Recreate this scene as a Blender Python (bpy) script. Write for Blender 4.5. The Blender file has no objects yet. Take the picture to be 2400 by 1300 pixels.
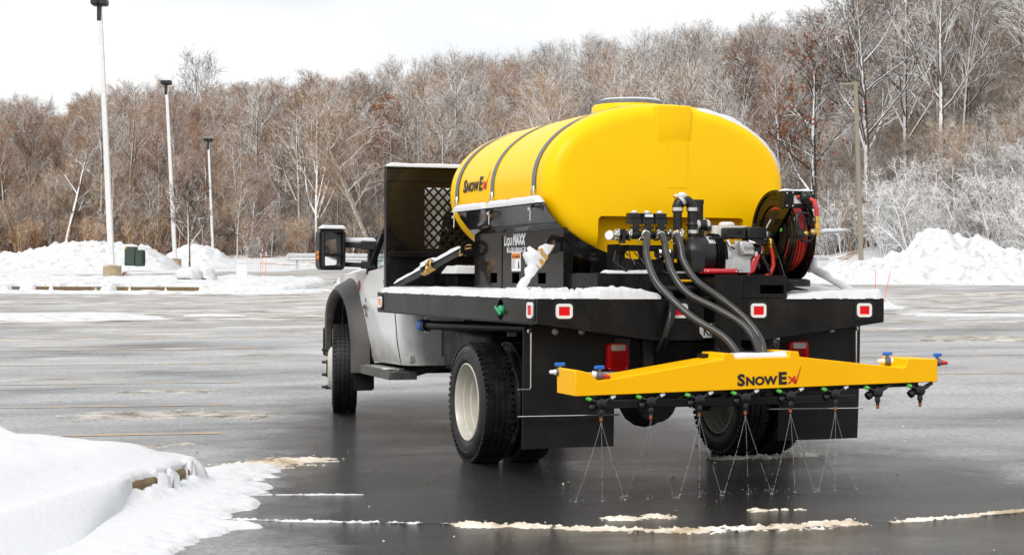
import bpy, bmesh, math, random
import numpy as np
from math import sin, cos, pi, radians, sqrt
from mathutils import Vector, Matrix
from mathutils.geometry import tessellate_polygon

S = bpy.context.scene
COL = S.collection

# ------------------------------------------------------------------ camera
CAMX, CAMY, CAMZ = -4.6583, -9.2872, 1.2688
YAW, PITCH, ROLL = 0.34070, -0.001195, 0.004148
FW = Vector((sin(YAW) * cos(PITCH), cos(YAW) * cos(PITCH), sin(PITCH)))
RT = Vector((cos(YAW), -sin(YAW), 0.0))
UP = RT.cross(FW)
R2 = RT * cos(ROLL) + UP * sin(ROLL)
U2 = UP * cos(ROLL) - RT * sin(ROLL)
cd = bpy.data.cameras.new('camera')
cam = bpy.data.objects.new('camera', cd)
COL.objects.link(cam)
cam.matrix_world = Matrix(((R2.x, U2.x, -FW.x, CAMX), (R2.y, U2.y, -FW.y, CAMY), (R2.z, U2.z, -FW.z, CAMZ), (0, 0, 0, 1)))
cd.sensor_width = 36.0
cd.lens = 3857.3 * 36 / 2400
cd.clip_start = 0.1
cd.clip_end = 3000
S.camera = cam

# ------------------------------------------------------------------ sky and sun (overcast)
SUN_EL, SUN_AZ = radians(44), radians(226)      # azimuth clockwise from +Y
W = bpy.data.worlds.new('World')
S.world = W
W.use_nodes = True
nt = W.node_tree
nt.nodes.clear()
wo = nt.nodes.new('ShaderNodeOutputWorld')
mixs = nt.nodes.new('ShaderNodeMixShader')
b1 = nt.nodes.new('ShaderNodeBackground')
b2 = nt.nodes.new('ShaderNodeBackground')
sky = nt.nodes.new('ShaderNodeTexSky')
sky.sky_type = 'NISHITA'
sky.sun_disc = False
sky.sun_elevation = SUN_EL
sky.sun_rotation = SUN_AZ
nt.links.new(sky.outputs[0], b1.inputs[0])
b1.inputs[1].default_value = 0.1
tc = nt.nodes.new('ShaderNodeTexCoord')
mp = nt.nodes.new('ShaderNodeMapping')
mp.inputs['Scale'].default_value = (1.0, 1.0, 3.2)
mp.inputs['Location'].default_value = (0.3, 1.2, 0.1)
ns = nt.nodes.new('ShaderNodeTexNoise')
ns.inputs['Scale'].default_value = 2.3
ns.inputs['Detail'].default_value = 5
ns.inputs['Roughness'].default_value = 0.5
cr = nt.nodes.new('ShaderNodeValToRGB')
cr.color_ramp.elements[0].position = 0.25
cr.color_ramp.elements[0].color = (0.54, 0.555, 0.57, 1)
cr.color_ramp.elements[1].position = 0.52
cr.color_ramp.elements[1].color = (0.89, 0.895, 0.90, 1)
nt.links.new(tc.outputs['Generated'], mp.inputs[0])
nt.links.new(mp.outputs[0], ns.inputs['Vector'])
nt.links.new(ns.outputs['Fac'], cr.inputs[0])
nt.links.new(cr.outputs[0], b2.inputs[0])
b2.inputs[1].default_value = 0.95
mixs.inputs[0].default_value = 0.9
nt.links.new(b1.outputs[0], mixs.inputs[1])
nt.links.new(b2.outputs[0], mixs.inputs[2])
nt.links.new(mixs.outputs[0], wo.inputs[0])

sl = bpy.data.lights.new('sun', 'SUN')
sl.energy = 1.5
sl.angle = radians(25)
sl.color = (1.0, 0.965, 0.92)
so = bpy.data.objects.new('sun', sl)
COL.objects.link(so)
sdir = Vector((sin(SUN_AZ) * cos(SUN_EL), cos(SUN_AZ) * cos(SUN_EL), sin(SUN_EL)))
so.rotation_euler = sdir.to_track_quat('Z', 'Y').to_euler()
so.location = (0, 0, 60)

S.view_settings.view_transform = 'Standard'
S.view_settings.look = 'None'
S.view_settings.exposure = 0.56
S.view_settings.gamma = 1.0
S.view_settings.use_curve_mapping = False
S.cycles.max_bounces = 8
S.cycles.diffuse_bounces = 3
S.cycles.glossy_bounces = 4
S.cycles.transparent_max_bounces = 12
S.cycles.caustics_reflective = False
S.cycles.caustics_refractive = False

# ------------------------------------------------------------------ helpers: objects
def setp(o, label=None, cat=None, group=None, kind=None):
    if label: o['label'] = label
    if cat: o['category'] = cat
    if group: o['group'] = group
    if kind: o['kind'] = kind
    return o

def thing(name, label, cat, loc=(0, 0, 0), group=None):
    o = bpy.data.objects.new(name, None)
    o.empty_display_size = 0.2
    COL.objects.link(o)
    o.location = loc
    return setp(o, label, cat, group)

ORG = {}
def parent_to(o, p):
    """parent keeping world-space geometry (parents here are unrotated at their builder stage)"""
    o.parent = p
    q, off = p, Vector((0, 0, 0))
    while q is not None:
        off += Vector(q.location)
        q = q.parent
    for_mesh = o.type == 'MESH'
    if for_mesh and off.length > 0:
        o.data.transform(Matrix.Translation(-off))

class MB:
    def __init__(s):
        s.v, s.f, s.m = [], [], []
    def add(s, vs, fs, m=0):
        n = len(s.v)
        s.v.extend([tuple(p) for p in vs])
        s.f.extend([tuple(n + i for i in f) for f in fs])
        s.m.extend([m] * len(fs))
        return s
    def box(s, x0, x1, y0, y1, z0, z1, m=0):
        vs = [(x, y, z) for z in (z0, z1) for y in (y0, y1) for x in (x0, x1)]
        return s.add(vs, [(0, 2, 3, 1), (4, 5, 7, 6), (0, 1, 5, 4), (2, 6, 7, 3), (0, 4, 6, 2), (1, 3, 7, 5)], m)
    def obox(s, c, ax, ay, az, m=0):
        c, ax, ay, az = Vector(c), Vector(ax), Vector(ay), Vector(az)
        vs = [c + ax * i + ay * j + az * k for k in (-1, 1) for j in (-1, 1) for i in (-1, 1)]
        return s.add(vs, [(0, 2, 3, 1), (4, 5, 7, 6), (0, 1, 5, 4), (2, 6, 7, 3), (0, 4, 6, 2), (1, 3, 7, 5)], m)
    def bar(s, a, b, w, h, up=(0, 0, 1), m=0):
        a, b = Vector(a), Vector(b)
        d = (b - a)
        u = Vector(up)
        sd = d.cross(u)
        if sd.length < 1e-6: sd = d.cross(Vector((1, 0, 0)))
        sd.normalize()
        u = sd.cross(d).normalized()
        return s.obox((a + b) / 2, sd * w / 2, d / 2, u * h / 2, m)
    def tube(s, pts, r, n=8, m=0, cap=True, ell=1.0):
        pts = [Vector(p) for p in pts]
        k = len(pts)
        rs = r if isinstance(r, (list, tuple)) else [r] * k
        t0 = (pts[1] - pts[0]).normalized()
        ref = Vector((0, 0, 1)) if abs(t0.z) < 0.9 else Vector((1, 0, 0))
        nn = t0.cross(ref).normalized()
        vs = []
        for i in range(k):
            t = (pts[min(i + 1, k - 1)] - pts[max(i - 1, 0)])
            t = t.normalized() if t.length > 1e-9 else t0
            nn = (nn - t * nn.dot(t))
            nn = nn.normalized() if nn.length > 1e-9 else t.orthogonal().normalized()
            bb = t.cross(nn)
            for j in range(n):
                a = 2 * pi * j / n
                vs.append(pts[i] + (nn * cos(a) + bb * sin(a) * ell) * rs[i])
        fs = [(i * n + j, i * n + (j + 1) % n, (i + 1) * n + (j + 1) % n, (i + 1) * n + j) for i in range(k - 1) for j in range(n)]
        if cap:
            fs.append(tuple(range(n - 1, -1, -1)))
            fs.append(tuple((k - 1) * n + j for j in range(n)))
        return s.add(vs, fs, m)
    def lathe(s, prof, c=(0, 0, 0), axis=(0, 0, 1), n=24, m=0, cap=True):
        """prof: [(radius, height along axis)]"""
        c, ax = Vector(c), Vector(axis).normalized()
        e1 = ax.orthogonal().normalized()
        e2 = ax.cross(e1)
        vs, k = [], len(prof)
        for r, h in prof:
            for j in range(n):
                a = 2 * pi * j / n
                vs.append(c + ax * h + (e1 * cos(a) + e2 * sin(a)) * r)
        fs = [(i * n + j, i * n + (j + 1) % n, (i + 1) * n + (j + 1) % n, (i + 1) * n + j) for i in range(k - 1) for j in range(n)]
        if cap:
            if prof[0][0] > 1e-5: fs.append(tuple(range(n - 1, -1, -1)))
            if prof[-1][0] > 1e-5: fs.append(tuple((k - 1) * n + j for j in range(n)))
        return s.add(vs, fs, m)
    def cyl(s, a, b, r, n=16, m=0):
        a, b = Vector(a), Vector(b)
        return s.lathe([(r, 0), (r, (b - a).length)], a, b - a, n, m)
    def ball(s, c, r, n=10, m=0, sc=(1, 1, 1)):
        c = Vector(c)
        k = max(4, n // 2)
        vs = [c + Vector((0, 0, -r * sc[2]))]
        for i in range(1, k):
            a = -pi / 2 + pi * i / k
            for j in range(n):
                b = 2 * pi * j / n
                vs.append(c + Vector((r * cos(a) * cos(b) * sc[0], r * cos(a) * sin(b) * sc[1], r * sin(a) * sc[2])))
        vs.append(c + Vector((0, 0, r * sc[2])))
        fs = [(0, 1 + (j + 1) % n, 1 + j) for j in range(n)]
        for i in range(k - 2):
            fs += [(1 + i * n + j, 1 + i * n + (j + 1) % n, 1 + (i + 1) * n + (j + 1) % n, 1 + (i + 1) * n + j) for j in range(n)]
        L = len(vs) - 1
        fs += [(1 + (k - 2) * n + j, 1 + (k - 2) * n + (j + 1) % n, L) for j in range(n)]
        return s.add(vs, fs, m)
    def plate(s, loops, o, ux, uy, t, m=0):
        """flat plate with holes: loops of (u,v), first the outline; t thickness along ux x uy"""
        o, ux, uy = Vector(o), Vector(ux), Vector(uy)
        nrm = ux.cross(uy).normalized()
        tri = tessellate_polygon([[Vector((p[0], p[1], 0)) for p in l] for l in loops])
        flat = [p for l in loops for p in l]
        N = len(flat)
        a = [o + ux * p[0] + uy * p[1] for p in flat]
        vs = a + [p + nrm * t for p in a]
        fs = []
        for f in tri:
            p, q, r = (flat[i] for i in f)
            ccw = (q[0] - p[0]) * (r[1] - p[1]) - (q[1] - p[1]) * (r[0] - p[0]) > 0
            f = f if ccw else (f[0], f[2], f[1])
            fs.append((f[0] + N, f[1] + N, f[2] + N))
            fs.append((f[0], f[2], f[1]))
        i0 = 0
        for li, l in enumerate(loops):
            k = len(l)
            ar = sum(l[i][0] * l[(i + 1) % k][1] - l[(i + 1) % k][0] * l[i][1] for i in range(k))
            fl = (ar > 0) == (li == 0)
            for i in range(k):
                p, q = i0 + i, i0 + (i + 1) % k
                fs.append((p, q, q + N, p + N) if fl else (q, p, p + N, q + N))
            i0 += k
        return s.add(vs, fs, m)
    def grid(s, P, m=0, close_u=False, flip=False):
        """P: rows of points"""
        r, c = len(P), len(P[0])
        vs = [p for row in P for p in row]
        fs = []
        for i in range(r - 1):
            for j in range(c if close_u else c - 1):
                q = (i * c + j, i * c + (j + 1) % c, (i + 1) * c + (j + 1) % c, (i + 1) * c + j)
                fs.append(q[::-1] if flip else q)
        return s.add(vs, fs, m)
    def xf(s, M, start=0):
        s.v[start:] = [tuple(M @ Vector(p)) for p in s.v[start:]]
        return s
    def mesh(s, name, mats, smooth=40):
        me = bpy.data.meshes.new(name)
        me.from_pydata(s.v, [], s.f)
        for mt in (mats if isinstance(mats, (list, tuple)) else [mats]): me.materials.append(mt)
        if max(s.m or [0]) > 0: me.polygons.foreach_set('material_index', s.m)
        if smooth:
            me.polygons.foreach_set('use_smooth', [True] * len(me.polygons))
            me.set_sharp_from_angle(angle=radians(smooth))
        me.update()
        return me
    def clusters(s, gap=0.003):
        """face lists of the pieces that do not touch one another"""
        par = list(range(len(s.v)))
        def fd(i):
            while par[i] != i:
                par[i] = par[par[i]]; i = par[i]
            return i
        for f in s.f:
            a = fd(f[0])
            for i in f[1:]: par[fd(i)] = a
        isl = {}
        for k, f in enumerate(s.f): isl.setdefault(fd(f[0]), []).append(k)
        isl = list(isl.values())
        bb = []
        for l in isl:
            p = np.array([s.v[i] for k in l for i in s.f[k]])
            bb.append((p.min(0) - gap / 2, p.max(0) + gap / 2))
        g = list(range(len(isl)))
        def gd(i):
            while g[i] != i: i = g[i]
            return i
        for i in range(len(isl)):
            for j in range(i):
                if np.all(bb[i][0] <= bb[j][1]) and np.all(bb[j][0] <= bb[i][1]): g[gd(i)] = gd(j)
        out = {}
        for i, l in enumerate(isl): out.setdefault(gd(i), []).extend(l)
        return list(out.values())
    def build(s, name, mats, parent=None, smooth=40, bevel=0, label=None, cat=None, group=None, kind=None, split=False):
        if split:
            last = None
            for cl in s.clusters():
                b, idx = MB(), {}
                for k in cl:
                    fs = []
                    for i in s.f[k]:
                        if i not in idx: idx[i] = len(b.v); b.v.append(s.v[i])
                        fs.append(idx[i])
                    b.f.append(tuple(fs)); b.m.append(s.m[k])
                last = b.build(name, mats, parent, smooth, bevel, label, cat, group, kind)
            return last
        o = bpy.data.objects.new(name, s.mesh(name, mats, smooth))
        COL.objects.link(o)
        if parent is not None: parent_to(o, parent)
        if bevel:
            b = o.modifiers.new('bevel', 'BEVEL')
            b.width = bevel; b.segments = 2; b.limit_method = 'ANGLE'; b.angle_limit = radians(45)
            b.harden_normals = False
        return setp(o, label, cat, group, kind)

def np_object(name, V, F, mats, mi=None, smooth=True, parent=None):
    """V (n,3), F (k,3|4) arrays -> object"""
    me = bpy.data.meshes.new(name)
    me.vertices.add(len(V))
    me.vertices.foreach_set('co', np.asarray(V, np.float32).ravel())
    k, c = F.shape
    me.loops.add(k * c)
    me.loops.foreach_set('vertex_index', np.asarray(F, np.int32).ravel())
    me.polygons.add(k)
    me.polygons.foreach_set('loop_start', np.arange(0, k * c, c, dtype=np.int32))
    for mt in (mats if isinstance(mats, (list, tuple)) else [mats]): me.materials.append(mt)
    if mi is not None: me.polygons.foreach_set('material_index', np.asarray(mi, np.int32))
    me.update(calc_edges=True)
    if smooth: me.polygons.foreach_set('use_smooth', np.ones(k, bool))
    me.validate()
    o = bpy.data.objects.new(name, me)
    COL.objects.link(o)
    if parent is not None: parent_to(o, parent)
    return o

# ------------------------------------------------------------------ helpers: noise
def hash2(ix, iy, seed):
    h = (ix.astype(np.int64) * 374761393 + iy.astype(np.int64) * 668265263 + seed * 974711) & 0x7fffffff
    h = ((h ^ (h >> 13)) * 1274126177) & 0x7fffffff
    h = h ^ (h >> 16)
    return (h & 0xffff) / 65535.0
def vnoise(x, y, seed=0):
    x, y = np.asarray(x, float), np.asarray(y, float)
    ix, iy = np.floor(x), np.floor(y)
    fx, fy = x - ix, y - iy
    fx, fy = fx * fx * (3 - 2 * fx), fy * fy * (3 - 2 * fy)
    a, b = hash2(ix, iy, seed), hash2(ix + 1, iy, seed)
    c, d = hash2(ix, iy + 1, seed), hash2(ix + 1, iy + 1, seed)
    return (a * (1 - fx) + b * fx) * (1 - fy) + (c * (1 - fx) + d * fx) * fy
def fbm(x, y, seed=0, o=4):
    s, a, t = 0, 1.0, 0
    for i in range(o):
        s = s + a * vnoise(x * 2 ** i, y * 2 ** i, seed + i * 17)
        t += a; a *= 0.5
    return s / t
def sstep(a, b, x):
    t = np.clip((x - a) / (b - a), 0, 1)
    return t * t * (3 - 2 * t)
def poly_sd(px, py, P):
    """signed distance (positive inside) to polygon P, arrays px,py"""
    P = np.asarray(P, float)
    d = np.full(px.shape, 1e9); ins = np.zeros(px.shape, bool)
    n = len(P)
    for i in range(n):
        a, b = P[i], P[(i + 1) % n]
        ex, ey = b - a
        t = np.clip(((px - a[0]) * ex + (py - a[1]) * ey) / (ex * ex + ey * ey + 1e-12), 0, 1)
        d = np.minimum(d, np.hypot(px - a[0] - t * ex, py - a[1] - t * ey))
        c = ((a[1] <= py) & (b[1] > py)) | ((b[1] <= py) & (a[1] > py))
        with np.errstate(divide='ignore', invalid='ignore'):
            xi = a[0] + (py - a[1]) * ex / (ey if abs(ey) > 1e-12 else 1e-12)
        ins ^= c & (px < xi)
    return np.where(ins, d, -d)
def line_d(px, py, P):
    d = np.full(px.shape, 1e9)
    for (ax, ay), (bx, by) in zip(P[:-1], P[1:]):
        ex, ey = bx - ax, by - ay
        t = np.clip(((px - ax) * ex + (py - ay) * ey) / (ex * ex + ey * ey + 1e-12), 0, 1)
        d = np.minimum(d, np.hypot(px - ax - t * ex, py - ay - t * ey))
    return d

# ------------------------------------------------------------------ ground shape; (u, v) = metres ahead / to the right of the lens
def sp(t, k): return k * np.logaddexp(0, np.asarray(t, float) / k)
def G(u): return 0.032 * sp(u - 24, 3) - 0.010 * sp(u - 54, 5)
def uv2xy(u, v): return CAMX + u * sin(YAW) + v * cos(YAW), CAMY + u * cos(YAW) - v * sin(YAW)
def xy2uv(x, y): return (x - CAMX) * sin(YAW) + (y - CAMY) * cos(YAW), (x - CAMX) * cos(YAW) - (y - CAMY) * sin(YAW)
def Gxy(x, y): return G(xy2uv(x, y)[0])
def hill(u, v):
    u, v = np.asarray(u, float), np.asarray(v, float)
    q = np.clip(v / np.maximum(u, 40), -0.5, 0.5)
    s = np.interp(q, [-0.5, -0.31, 0, 0.2, 0.31, 0.5], [0.066, 0.074, 0.124, 0.158, 0.215, 0.25])
    u0 = np.interp(q, [-0.31, -0.05, 0.12, 0.24, 0.31], [103, 98, 86, 79, 74])
    h = s * sp(u - u0, 5) - s * sp(u - 215, 15)
    bank = np.interp(q, [0.2, 0.31, 0.4], [0, 3.0, 3.5]) * sstep(72, 84, u)
    return G(u) + h + bank + 0.5 * (fbm(u * 0.1, v * 0.1, 5) - 0.5) * sstep(85, 100, u)
def at(u, v, dz=0.0):
    x, y = uv2xy(u, v)
    return Vector((x, y, float(G(u)) + dz))

def snow_field(name, x0, x1, y0, y1, res, hfn, zfn, mat, parent=None, uv=False, dip=0.004, kind='stuff', label=None):
    """a sheet of snow: a height field kept where hfn > 0; (x,y) are world metres, or (u,v) when uv"""
    nx, ny = max(2, int((x1 - x0) / res) + 1), max(2, int((y1 - y0) / res) + 1)
    X, Y = np.meshgrid(np.linspace(x0, x1, nx), np.linspace(y0, y1, ny))
    H = hfn(X, Y)
    keep = np.maximum.reduce([H[:-1, :-1], H[1:, :-1], H[1:, 1:], H[:-1, 1:]]) > 0
    Z = zfn(X, Y) + np.maximum(H, -dip)
    if uv: PX, PY = uv2xy(X, Y)
    else: PX, PY = X, Y
    V = np.stack([PX, PY, Z], -1).reshape(-1, 3)
    I = np.arange(nx * ny).reshape(ny, nx)
    F = np.stack([I[:-1, :-1], I[:-1, 1:], I[1:, 1:], I[1:, :-1]], -1)[keep]
    if uv: F = F[:, ::-1]
    used = np.unique(F)
    mp_ = np.full(nx * ny, -1); mp_[used] = np.arange(len(used))
    o = np_object(name, V[used], mp_[F], mat, parent=parent)
    return setp(o, label, None, None, kind)

# ------------------------------------------------------------------ materials
def mat(name, base, rough=0.5, metal=0.0, spec=0.5, coat=0.0, emis=None):
    m = bpy.data.materials.new(name)
    m.use_nodes = True
    b = m.node_tree.nodes['Principled BSDF']
    b.inputs['Base Color'].default_value = (*base, 1)
    b.inputs['Roughness'].default_value = rough
    b.inputs['Metallic'].default_value = metal
    b.inputs['Specular IOR Level'].default_value = spec
    b.inputs['Coat Weight'].default_value = coat
    b.inputs['Coat Roughness'].default_value = 0.05
    return m
def nodes(m): return m.node_tree.nodes, m.node_tree.links, m.node_tree.nodes['Principled BSDF']
def N(m, t, **kw):
    n = m.node_tree.nodes.new('ShaderNode' + t)
    for k, v in kw.items():
        if k in n.inputs: n.inputs[k].default_value = v
        else: setattr(n, k, v)
    return n
def noise_tex(m, scale, detail=4, rough=0.55, coord='Object', stretch=None):
    L = m.node_tree.links
    t = N(m, 'TexCoord')
    n = N(m, 'TexNoise', Scale=scale, Detail=detail, Roughness=rough)
    src = t.outputs[coord]
    if stretch:
        mpn = N(m, 'Mapping', Scale=stretch)
        L.new(src, mpn.inputs[0]); src = mpn.outputs[0]
    L.new(src, n.inputs['Vector'])
    return n
def ramp(m, src, stops):
    r = N(m, 'ValToRGB')
    e = r.color_ramp.elements
    while len(e) < len(stops): e.new(0.5)
    for i, (p, c) in enumerate(stops):
        e[i].position = p
        e[i].color = (*c, 1) if isinstance(c, tuple) else (c, c, c, 1)
    m.node_tree.links.new(src, r.inputs[0])
    return r
def bump(m, src, strength, dist):
    b = N(m, 'Bump', Strength=strength, Distance=dist)
    m.node_tree.links.new(src, b.inputs['Height'])
    m.node_tree.links.new(b.outputs[0], m.node_tree.nodes['Principled BSDF'].inputs['Normal'])
    return b
def mottled(name, c0, c1, scale, r0, r1, metal=0.0, bumpd=0.0, coat=0.0, bscale=None, spec=0.5, lo=0.35, hi=0.65):
    m = mat(name, c0, r0, metal, spec, coat)
    _, L, b = nodes(m)
    n = noise_tex(m, scale, 5)
    L.new(ramp(m, n.outputs['Fac'], [(lo, c0), (hi, c1)]).outputs[0], b.inputs['Base Color'])
    L.new(ramp(m, n.outputs['Fac'], [(lo, r0), (hi, r1)]).outputs[0], b.inputs['Roughness'])
    if bumpd:
        n2 = noise_tex(m, bscale or scale * 8, 3)
        bump(m, n2.outputs['Fac'], 0.6, bumpd)
    return m

def snow_mat(name, tint=(0.64, 0.65, 0.665), dirt=(0.55, 0.45, 0.33), amount=0.0, grain=45.0):
    m = mat(name, tint, 0.65, 0, 0.25)
    _, L, b = nodes(m)
    a = noise_tex(m, grain, 5, 0.65)
    c = noise_tex(m, 3.5, 5, 0.6)
    if amount:
        L.new(ramp(m, c.outputs['Fac'], [(0.62 - amount * 0.35, tint), (0.78 - amount * 0.2, dirt)]).outputs[0], b.inputs['Base Color'])
    bump(m, a.outputs['Fac'], 0.5, 0.012)
    b.inputs['Subsurface Weight'].default_value = 0.0
    return m

M = {}
M['snow'] = snow_mat('snow', amount=0.0)
M['snow_far'] = snow_mat('snow_far', tint=(0.62, 0.63, 0.645), dirt=(0.42, 0.385, 0.33), amount=0.30, grain=6.0)
M['slush'] = snow_mat('slush', tint=(0.78, 0.73, 0.64), dirt=(0.42, 0.31, 0.19), amount=0.55, grain=60.0)
M['slush_thin'] = snow_mat('slush_thin', tint=(0.55, 0.52, 0.47), dirt=(0.16, 0.135, 0.11), amount=0.7, grain=30.0)
M['concrete'] = mottled('concrete', (0.28, 0.21, 0.13), (0.40, 0.32, 0.22), 6, 0.85, 0.95, bumpd=0.004)
M['kerb'] = mottled('kerb', (0.13, 0.085, 0.04), (0.20, 0.14, 0.07), 9, 0.8, 0.95, bumpd=0.004)
M['galv'] = mottled('galvanised', (0.45, 0.46, 0.46), (0.58, 0.59, 0.59), 12, 0.45, 0.6, metal=0.3)
M['pole_white'] = mottled('pole_white', (0.62, 0.62, 0.61), (0.74, 0.74, 0.73), 14, 0.5, 0.7)
M['bronze'] = mat('bronze_paint', (0.26, 0.225, 0.175), 0.45)
M['dark'] = mat('dark_metal', (0.012, 0.012, 0.013), 0.45)
M['util_green'] = mottled('utility_green', (0.022, 0.045, 0.03), (0.035, 0.06, 0.04), 8, 0.5, 0.6)
M['rock'] = mottled('rock', (0.16, 0.13, 0.09), (0.28, 0.23, 0.17), 5, 0.85, 0.95, bumpd=0.01)
M['orange_stake'] = mat('orange_stake', (0.85, 0.16, 0.03), 0.5)
M['white_plastic'] = mat('white_plastic', (0.72, 0.74, 0.73), 0.5)

def bark_mat(name, c0, c1, snow_lo, snow_hi, d=(-0.80, -0.10, 0.62), snowc=(0.80, 0.80, 0.80)):
    """bark with wind-driven snow lying on the sides that face up and into the wind"""
    m = mat(name, c0, 0.85, 0, 0.2)
    _, L, b = nodes(m)
    n = noise_tex(m, 2.2, 5, 0.7)
    oi = N(m, 'ObjectInfo')
    g = N(m, 'NewGeometry')
    dv = Vector(d).normalized()
    dt = N(m, 'VectorMath', operation='DOT_PRODUCT')
    dt.inputs[1].default_value = dv
    L.new(g.outputs['Normal'], dt.inputs[0])
    n3 = noise_tex(m, 5.0, 3, 0.6)
    ad = N(m, 'Math', operation='MULTIPLY_ADD')
    ad.inputs[1].default_value = 1.1
    L.new(n3.outputs['Fac'], ad.inputs[0])
    L.new(dt.outputs['Value'], ad.inputs[2])
    mr = N(m, 'MapRange')
    mr.inputs['From Min'].default_value = snow_lo + 0.55
    mr.inputs['From Max'].default_value = snow_hi + 0.55
    L.new(ad.outputs[0], mr.inputs['Value'])
    rp = ramp(m, n.outputs['Fac'], [(0.3, c0), (0.7, c1)])
    hs = N(m, 'HueSaturation')
    vr = N(m, 'MapRange')
    vr.inputs['To Min'].default_value = 0.65
    vr.inputs['To Max'].default_value = 1.45
    L.new(oi.outputs['Random'], vr.inputs['Value'])
    L.new(vr.outputs[0], hs.inputs['Value'])
    L.new(rp.outputs[0], hs.inputs['Color'])
    mx = N(m, 'Mix', data_type='RGBA')
    L.new(mr.outputs[0], mx.inputs[0])
    L.new(hs.outputs[0], mx.inputs[6])
    mx.inputs[7].default_value = (*snowc, 1)
    L.new(mx.outputs[2], b.inputs['Base Color'])
    return m
M['bark_grey'] = bark_mat('bark_grey', (0.11, 0.085, 0.062), (0.22, 0.165, 0.115), 0.25, 0.5)
M['bark_dark'] = bark_mat('bark_dark', (0.055, 0.043, 0.033), (0.13, 0.10, 0.075), 0.34, 0.58)
M['bark_tan'] = bark_mat('bark_tan', (0.17, 0.12, 0.08), (0.32, 0.225, 0.145), 0.25, 0.5)
M['bark_pale'] = bark_mat('bark_pale', (0.24, 0.195, 0.15), (0.42, 0.365, 0.30), 0.35, 0.62)
M['twig_brown'] = bark_mat('twig_brown', (0.15, 0.083, 0.04), (0.33, 0.20, 0.105), 0.48, 0.74)
M['twig_red'] = bark_mat('twig_red', (0.175, 0.088, 0.046), (0.34, 0.185, 0.10), 0.6, 0.85)
M['twig_tan'] = bark_mat('twig_tan', (0.24, 0.14, 0.055), (0.43, 0.265, 0.12), 0.5, 0.78)
M['twig_grey'] = bark_mat('twig_grey', (0.11, 0.08, 0.053), (0.26, 0.19, 0.13), 0.22, 0.5)
M['twig_dark'] = bark_mat('twig_dark', (0.045, 0.035, 0.027), (0.12, 0.085, 0.06), 0.72, 0.95)
M['twig_snow'] = bark_mat('twig_snow', (0.12, 0.09, 0.065), (0.26, 0.20, 0.15), -0.10, 0.25, snowc=(0.85, 0.86, 0.87))
M['rust_leaf'] = mottled('rust_leaf', (0.16, 0.045, 0.012), (0.34, 0.10, 0.025), 6, 0.7, 0.9)

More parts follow.
